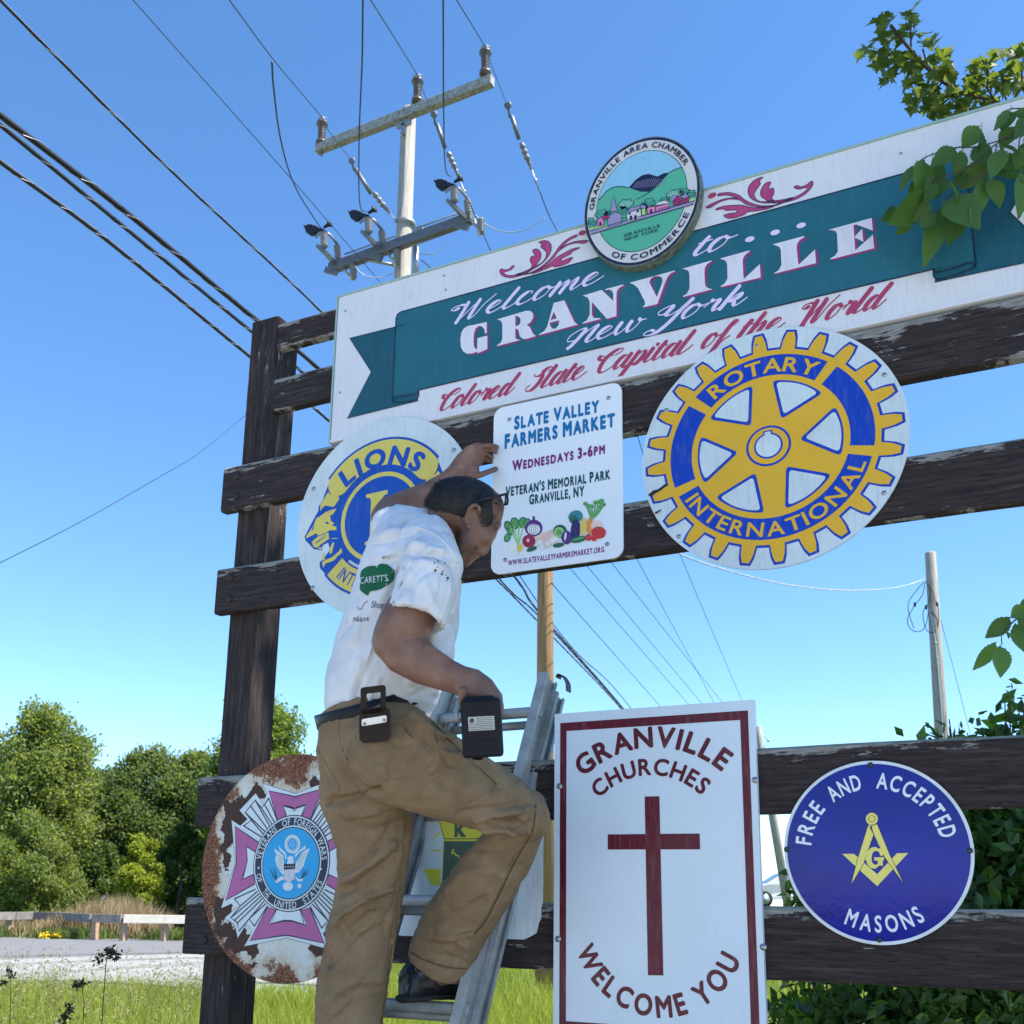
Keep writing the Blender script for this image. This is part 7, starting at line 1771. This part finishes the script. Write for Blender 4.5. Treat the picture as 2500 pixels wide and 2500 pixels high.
for ln_ in ([(1022, 1985), (1010, 2050), (985, 2180), (960, 2290), (945, 2400), (925, 2540)], [(1308, 1965), (1300, 2030), (1265, 2090), (1225, 2170), (1190, 2240), (1160, 2280)], [(1055, 1762), (1100, 1810), (1150, 1858), (1212, 1915)], [(998, 2322), (1040, 2345), (1100, 2362), (1140, 2364)]): seam(b, B_tro, ln_, .0022)
b.build('seam', M_seam, man)
# belt, buckle loop
M_belt = plain('black_leather_belt', (.008, .009, .013, 1), .45, 0, .3, 30, 0, 60, .25)
b = MB(); c0 = [W(*p) for p in ((923, 1722, -.68),)][0]
secs = []
tl = math.radians(15)
ba = (Vector(CX) * math.cos(tl) + Vector(CU) * math.sin(tl)).normalized(); bt = (Vector(CU) * math.cos(tl) - Vector(CX) * math.sin(tl)).normalized(); bb_ = ba.cross(bt).normalized()
for (o_, hw, dm) in ((.024, 141, .145), (.022, 144, .148), (-.014, 145, .149), (-.016, 142, .145)):
    p = W(913, 1731, -.68); k = depth(p) / F_PX; secs.append((p + bt * o_, ba * hw * k, bb_ * dm))
b.loft(secs, 40); b.build('belt', M_belt, man)
# shirt print lies on the cloth
M_pgreen = plain('green_shirt_print', rgb(12, 92, 58), .9, 0, .1, 40); M_pblack = plain('black_shirt_print', (.03, .035, .045, 1), .9)
def decal(b, P, mi=0, out=.0022):
    P = catmull(P, 1, True)
    cx = sum(p[0] for p in P) / len(P); cy = sum(p[1] for p in P) / len(P)
    rings = []
    for k in (1, .8, .6, .4, .2): rings.append([hit(B_tee, cx + (x - cx) * k, cy + (y - cy) * k, out)[0] for x, y in P])
    rings.append([hit(B_tee, cx, cy, out)[0]] * len(P)); n = len(P)
    if any(q is None for r_ in rings for q in r_): return
    v = [q for r_ in rings for q in r_]
    b.add(v, [(i * n + j, i * n + (j + 1) % n, (i + 1) * n + (j + 1) % n, (i + 1) * n + j) for i in range(5) for j in range(n)], mi, True)
zt_ = lambda a, c_: (700 + a * .15528, 1330 + c_ * .15528)
b = MB(); decal(b, [zt_(*p) for p in catmull([(1180, 420), (1280, 345), (1400, 335), (1430, 370), (1450, 315), (1520, 300), (1600, 330), (1680, 395), (1690, 450), (1670, 560), (1560, 650), (1450, 715), (1310, 735), (1280, 800), (1190, 740), (1160, 690), (1165, 560)], 3, True)])
b.build('shirt_emblem', M_pgreen, man)
def stamp(b, text, A, B_, cap, bold, slant, mi, out=.0032):
    lay_, tot = layout(text, bold, .03); A, B_ = np.array(A, float), np.array(B_, float); e_ = (B_ - A) / tot; up_v = np.array([e_[1], -e_[0]]); up_v = up_v / np.linalg.norm(up_v) * cap / CAPH
    for ch_, x, sc, w in lay_:
        vs_, fs_, w_ = glyph(ch_, bold); P = []
        for a, c_ in vs_:
            q_ = A + e_ * (x + a + c_ * slant) + up_v * c_; h_ = hit(B_tee, q_[0], q_[1], out)[0]; P.append(h_)
        if any(p is None for p in P): continue
        b.add(P, fs_, mi)
b = MB(); stamp(b, "CARETT'S", zt_(1168, 622), zt_(1600, 575), 17, .02, .2, 0); 
b.build('shirt_lettering', plain('white_shirt_print', (.66, .67, .68, 1), .9), man)
b = MB(); stamp(b, 'Shop', zt_(1330, 990), zt_(1530, 1000), 17, -.004, .3, 0); stamp(b, 'Naet', zt_(1065, 1220), zt_(1300, 1195), 13, .0, .1, 0); stamp(b, 'ery', zt_(1500, 215), zt_(1640, 200), 10, .0, .4, 0)
P = [hit(B_tee, *zt_(*p), .0028)[0] for p in catmull([(1115, 985), (1150, 1022), (1190, 1000), (1230, 920), (1275, 885)], 5)]
P = [p for p in P if p is not None]
if len(P) > 2: b.tube(P, .0008, 4)
b.build('shirt_script', M_pblack, man)
b = MB(); q = random.Random(4)
for cx, cy in ((1060, 1375), (1068, 1385), (1080, 1395), (1087, 1405), (1090, 1418), (1085, 1375), (1062, 1393), (1092, 1412), (1078, 1402), (1070, 1371)):
    r_ = q.uniform(1.2, 3.2); decal(b, [(cx + r_ * math.cos(k * 1.05), cy + r_ * 1.2 * math.sin(k * 1.05)) for k in range(6)], 0, .002)
b.build('paint_spot', M_pblack, man)
b = MB(); seam(b, B_tee, [(1028, 1362), (1062, 1364), (1095, 1385), (1106, 1420)], .0018); seam(b, B_tee, [(950, 1470), (1016, 1493), (1082, 1525)], .0014); b.build('sleeve_seam', plain('tee_seam', (.46, .47, .49, 1), .9), man)
# collar
b = MB(); seam(b, B_tee, [(1012, 1286), (1040, 1296), (1070, 1312), (1098, 1340), (1115, 1372)], .0035, .001, 8); b.build('collar', M_tee, man)

# --- boots
M_boot = plain('black_oiled_leather', (.014, .016, .018, 1), .42, 0, .35, 18, .35, 45); M_sole = plain('boot_sole', (.02, .02, .02, 1), .85)
def boot(heel, toe, shaft_px, r0):
    bo = Body(); h, t_ = Vector(heel), Vector(toe); d = (t_ - h); Lf = d.length; d.normalize(); s_ = Vector((0, 0, 1)).cross(d).normalized(); u_ = Vector((0, 0, 1))
    secs = [(h + d * Lf * f + u_ * (hh / 2), s_ * w, u_ * hh / 2) for f, w, hh in ((.0, .034, .085), (.1, .046, .115), (.3, .050, .125), (.5, .050, .105), (.7, .050, .078), (.88, .045, .064), (1.0, .028, .05))]
    bo.b.loft(secs, 20); p0 = h + d * .075 + u_ * .045; bo.b.tube([p0, p0.lerp(shaft_px, .5), shaft_px], [.056, .060, .066], 18)
    me = bo.remesh(.005, 6, 'boot'); rumple(me, .005, 22, 5); o = link(bpy.data.objects.new('boot', me), man); me.materials.append(M_boot)
    b = MB(); b.loft([(h + d * Lf * f + u_ * z, s_ * w, u_ * .012) for f, w, z in ((-.03, .03, .008), (.1, .046, .008), (.32, .044, .012), (.5, .048, .012), (.7, .055, .008), (.9, .048, .010), (1.02, .02, .014))], 16); b.build('sole', M_sole, o)
    return me
zru = zr1 - .2945 * 3
rg = extend(rtop, rbot2, zru); rgl = extend(ltop, lbot2, zru)
hl = W(985, 2434, -.31); hl.z = zru + .017
m1 = boot(hl, hl + Vector((.095, .235, 0)), W(1062, 2325, -.24), .06)
zru2 = zru - .2945; yl = extend(ltop, lbot2, zru2).y; xl = extend(ltop, lbot2, zru2).x
boot((xl + .045, yl - .12, zru2 + .017), (xl + .085, yl + .14, zru2 + .017), W(850, 2600, -.41), .06)
bb = bvh(m1); b = MB()
P = [hit(bb, *p, .001)[0] for p in ((1026, 2353), (1040, 2366), (1026, 2380), (1014, 2367), (1026, 2353))]
if all(p is not None for p in P):
    b.tube(P, .0010, 4); b.build('boot_mark', M_palewire, man)

# --- hair: a cap of short strands
M_hair = plain('dark_greying_hair', (.011, .008, .007, 1), .6, 0, .5, 60, 0); M_hairl = plain('greying_hair', (.060, .046, .036, 1), .6, 0, .3, 60)
V, N = get(skin); P, vw = projv(V)
poly_ = np.array([(1058, 1243), (1040, 1228), (1090, 1150), (1160, 1150), (1205, 1180), (1232, 1232), (1216, 1250), (1206, 1275), (1186, 1288), (1174, 1272), (1176, 1240), (1158, 1226), (1144, 1238), (1136, 1262), (1100, 1250)], float)
def inpoly(P, poly):
    x, y = P[:, 0], P[:, 1]; c_ = np.zeros(len(P), bool); n = len(poly)
    for i in range(n):
        a, b_ = poly[i], poly[(i + 1) % n]
        m_ = ((a[1] > y) != (b_[1] > y)) & (x < (b_[0] - a[0]) * (y - a[1]) / (b_[1] - a[1] + 1e-12) + a[0]); c_ ^= m_
    return c_
near = np.abs((V - CAM) @ CF - depth(W(1140, 1240, HY))) < .13
msk = inpoly(P, poly_) & near
idx = np.where(msk)[0]
rs = np.random.RandomState(8)
sel = rs.choice(idx, min(9000, len(idx) * 2))
P0_, N0 = V[sel], N[sel]
fwd_h = unit((np.array(W(1225, 1262, HY)) - np.array(W(1070, 1215, HY)))[None])[0]
dirv = unit(-fwd_h[None] * 1.0 + np.array([0, 0, -.45]) + N0 * .22 + rs.normal(size=N0.shape) * .20)
dirv = unit(dirv - N0 * np.minimum(0, (dirv * N0).sum(1))[:, None])
Ln = (.009 + .008 * rs.random((len(sel), 1)))
front = np.clip((P[sel][:, 0] - 1170) / 40, 0, 1)[:, None]
keep = rs.random(len(sel)) > front[:, 0] * .62
side = unit(np.cross(dirv, N0)) * .0007
base = P0_ - N0 * .001; mid_ = P0_ + dirv * Ln * .55 + N0 * .0016; tip = P0_ + dirv * Ln + N0 * .0012
Vh = np.stack([base - side, base + side, mid_ + side * .9, mid_ - side * .9, tip], 1)[keep].reshape(-1, 3); n_ = int(keep.sum())
i_ = np.arange(n_)[:, None] * 5; Fh = np.concatenate([i_ + np.array([[0, 1, 2]]), i_ + np.array([[0, 2, 3]]), i_ + np.array([[3, 2, 4]])], 0)
ho = np_mesh('hair', Vh, Fh, [M_hair, M_hairl], man)
mi_arr = np.tile(((rs.random(n_) < .05 + .45 * np.clip((P[sel][keep][:, 0] - 1150) / 70, 0, 1))).astype(np.int32), 3); ho.data.polygons.foreach_set('material_index', mi_arr)
# scalp shading under the strands: a thin skin of hair colour
scal = MB(); vs_map = {}
for p in skin.polygons:
    if all(msk[i] for i in p.vertices) and not any(front_ > .55 for front_ in ((P[i][0] - 1170) / 60 for i in p.vertices)):
        f = []
        for i in p.vertices:
            if i not in vs_map: vs_map[i] = len(scal.v); scal.v.append(tuple(V[i] + N[i] * .0022))
            f.append(vs_map[i])
        scal.f.append(tuple(f)); scal.m.append(0); scal.sm.append(True)
if scal.f: scal.build('scalp_hair', M_hair, ho)
# short grey stubble round mouth and chin
pb = np.array([(1170, 1338), (1158, 1352), (1146, 1370), (1138, 1386), (1116, 1392), (1108, 1362), (1128, 1346), (1146, 1330), (1160, 1326)], float)
ib = np.where(inpoly(P, pb) & near)[0]
if len(ib):
    sb = rs.choice(ib, 1500); d_ = unit(np.array([0, 0, -1.0])[None] + N[sb] * .8 + rs.normal(size=(1500, 3)) * .3); sd_ = unit(np.cross(d_, N[sb])) * .0005
    Vb = np.stack([V[sb] - sd_, V[sb] + sd_, V[sb] + d_ * .004], 1).reshape(-1, 3); np_mesh('stubble', Vb, np.arange(4500).reshape(-1, 3), M_hairl, man)
# --- glasses pushed up on the head
gl = empty('glasses', tuple(Hp(1237, 1220, 0)), 'dark framed glasses pushed up on the forehead of the man', 'glasses')
M_frame = plain('dark_tortoise_frame', (.02, .012, .016, 1), .25)
for o_, nm in ((-.079, 0), (.079, 1)):
    b = MB(); b.tube([Hp(*p) for p in ((1148, 1240, o_), (1156, 1229, o_ * 1.02), (1180, 1220, o_ * 1.0), (1215, 1211, o_ * .98), (1236, 1206, o_ * .92))], [.0022, .0026, .0030, .0034, .0036], 8); b.build('temple', M_frame, gl)
for sg in (-1, 1):
    b = MB(); o0, o1 = sg * .010, sg * .070
    b.tube([Hp(*p) for p in ((1237, 1206, o1), (1238, 1205, (o0 + o1) / 2), (1236, 1206, o0), (1234, 1228, o0), (1232, 1232, (o0 + o1) / 2), (1238, 1231, o1 * .95), (1240, 1222, o1 * 1.03), (1237, 1206, o1))], .0030, 8); rim = b.build('rim', M_frame, gl)
    b = MB(); b.add([Hp(*p) for p in ((1237, 1206, o1), (1236, 1206, o0), (1234, 1230, o0), (1239, 1231, o1))], [(0, 1, 2, 3)])
    tg = NT('spectacle_lens') if 'spectacle_lens' not in bpy.data.materials else None
    if tg: tg.col((.9, .9, .9, 1)); tg.set(.02); tg.p.inputs['Transmission Weight'].default_value = 1.0; tg.p.inputs['IOR'].default_value = 1.02; tg.p.inputs['Alpha'].default_value = .35
    b.build('lens', bpy.data.materials['spectacle_lens'], rim)
b = MB(); b.tube([Hp(1236, 1208, -.010), Hp(1235, 1205, 0), Hp(1236, 1208, .010)], .0026, 6); b.build('bridge', M_frame, gl)

# --- leather holder on the belt
ph, pn = hit(B_tro, 917, 1775, .012)
k = depth(ph) / F_PX
hx = Vector(CX); hu = Vector(CU)
def hq(px, py, o_=0.0): return Wd(px, py, depth(ph) - .012 - o_)
ho_ = empty('belt_pouch', tuple(hq(915, 1800)), 'brown leather tool holder with a small metal plate hanging from the black belt', 'tool holder')
M_leather = plain('dark_brown_leather', (.022, .013, .010, 1), .6, 0, .25, 40, .2, 120, .2)
def slab_px(name, outer, mat, parent, o0, o1, hole=None):
    b = MB(); P = outer; n = len(P)
    if hole is None:
        v = [hq(*p, o1) for p in P] + [hq(*p, o0) for p in P]; b.add(v, [tuple(range(n))[::-1], tuple(range(n, 2 * n))] + [(i, (i + 1) % n, (i + 1) % n + n, i + n) for i in range(n)])
    else:
        v = [hq(*p, o1) for p in P] + [hq(*p, o1) for p in hole] + [hq(*p, o0) for p in P] + [hq(*p, o0) for p in hole]
        f = []
        for i in range(n):
            j = (i + 1) % n; f += [(i, j, n + j, n + i), (2 * n + i, 2 * n + j, 3 * n + j, 3 * n + i), (i, 2 * n + i, 2 * n + j, j), (n + i, n + j, 3 * n + j, 3 * n + i)]
        b.add(v, f)
    return b.build(name, mat, parent)
def rr_px(x0, y0, x1, y1, r, tilt=0, n=4):
    o = []
    for cx, cy, a in ((x1 - r, y0 + r, -90), (x1 - r, y1 - r, 0), (x0 + r, y1 - r, 90), (x0 + r, y0 + r, 180)):
        for i in range(n + 1): q_ = R(a + 90 * i / n); o.append((cx + r * math.cos(q_), cy + r * math.sin(q_) + tilt * (cx - (x0 + x1) / 2)))
    return o
slab_px('strap_loop', rr_px(880, 1675, 942, 1742, 8, -.12), M_leather, ho_, -.002, .003, rr_px(895, 1692, 929, 1728, 3, -.12))
slab_px('flap', rr_px(877, 1728, 953, 1812, 14, -.08), M_leather, ho_, -.004, .003)
slab_px('plate', rr_px(883, 1751, 944, 1768, 4, -.17), plain('bright_metal_plate', (.62, .63, .64, 1), .3, .7), ho_, .0034, .0055)
b = MB()
for px, py in ((890, 1767), (938, 1758)): b.lathe(hq(px, py, .006), -Vector(CF), [(0, .004), (.002, .0035), (.003, .001)], 10)
b.build('rivet', M_steel, ho_)

# --- cordless drill held in the right hand
dr = empty('cordless_drill', tuple(Wd(1175, 1775, HD)), 'black cordless drill held low in the right hand, battery end towards the viewer', 'drill')
M_blk = plain('black_drill_plastic', (.006, .007, .010, 1), .42, 0, .2, 30, .1, 200, .18); M_lab = plain('pale_battery_label', (.40, .41, .38, 1), .45); M_ltx = plain('label_print', (.05, .05, .05, 1), .6)
fw, rt_, u0 = Vector(CF), Vector(CX), Vector(CU)
rt_ = (rt_ * math.cos(R(3)) + u0 * math.sin(R(3))).normalized(); u0 = fw.cross(rt_) * -1
u0 = (Vector(CU) - rt_ * rt_.dot(Vector(CU))).normalized()
BD = HD - .085; kk_ = BD / F_PX
def bp(a, c_, o_=0.0): return Wd(1176, 1776, BD) + rt_ * a * kk_ + u0 * c_ * kk_ + fw * o_
b = MB(); b.obox(bp(0, -2, .03), rt_ * 50 * kk_, u0 * 72 * kk_, fw * .032, 0, .007); b.obox(bp(-4, 62, .034), rt_ * 38 * kk_, u0 * 14 * kk_, fw * .03, 0, .006)
for z in (-32, -52): b.obox(bp(2, z, -.0005), rt_ * 34 * kk_, u0 * 2.6 * kk_, fw * .003, 0, .001)
b.build('battery', M_blk, dr)
b = MB(); b.obox(bp(0, 10, -.0022), rt_ * 32 * kk_, u0 * 17 * kk_, fw * .0008); lb = b.build('label', M_lab, dr)
b = MB()
for i in range(7):
    q = random.Random(i); x = -30 + (18 if i < 3 else 0)
    while x < 28:
        w = q.uniform(2, 6); b.obox(bp(x + w / 2, 23 - i * 4.4, -.0033), rt_ * min(w, 30 - x) / 2 * kk_, u0 * .75 * kk_, fw * .0002); x += w + 1.4
b.lathe(bp(-23, 18, -.0031), -fw, [(0, 6 * kk_), (.0002, 6 * kk_), (.0003, 4.6 * kk_)], 16); b.build('label_print', M_ltx, lb)
b = MB(); b.tube([bp(-4, 50, .05), Wd(1172, 1726, HD), Wd(1170, 1722, HD + .06)], [.022, .019, .021], 14); b.build('handle', M_blk, dr)
b = MB(); c0, c1 = Wd(1172, 1712, HD + .085), Wd(1166, 1835, HD + .085); b.lathe(c0, c1 - c0, [(0, .020), (.01, .032), (.07, .033), (.10, .028), (.125, .020), (.14, .012), (.141, .001)], 18); b.build('motor_housing', M_blk, dr)
b = MB(); b.tube([bp(-54, 44, .03), bp(-62, 36, .03), bp(-60, 22, .03), bp(-52, 18, .03)], .003, 6); b.build('belt_hook', M_steel, dr)
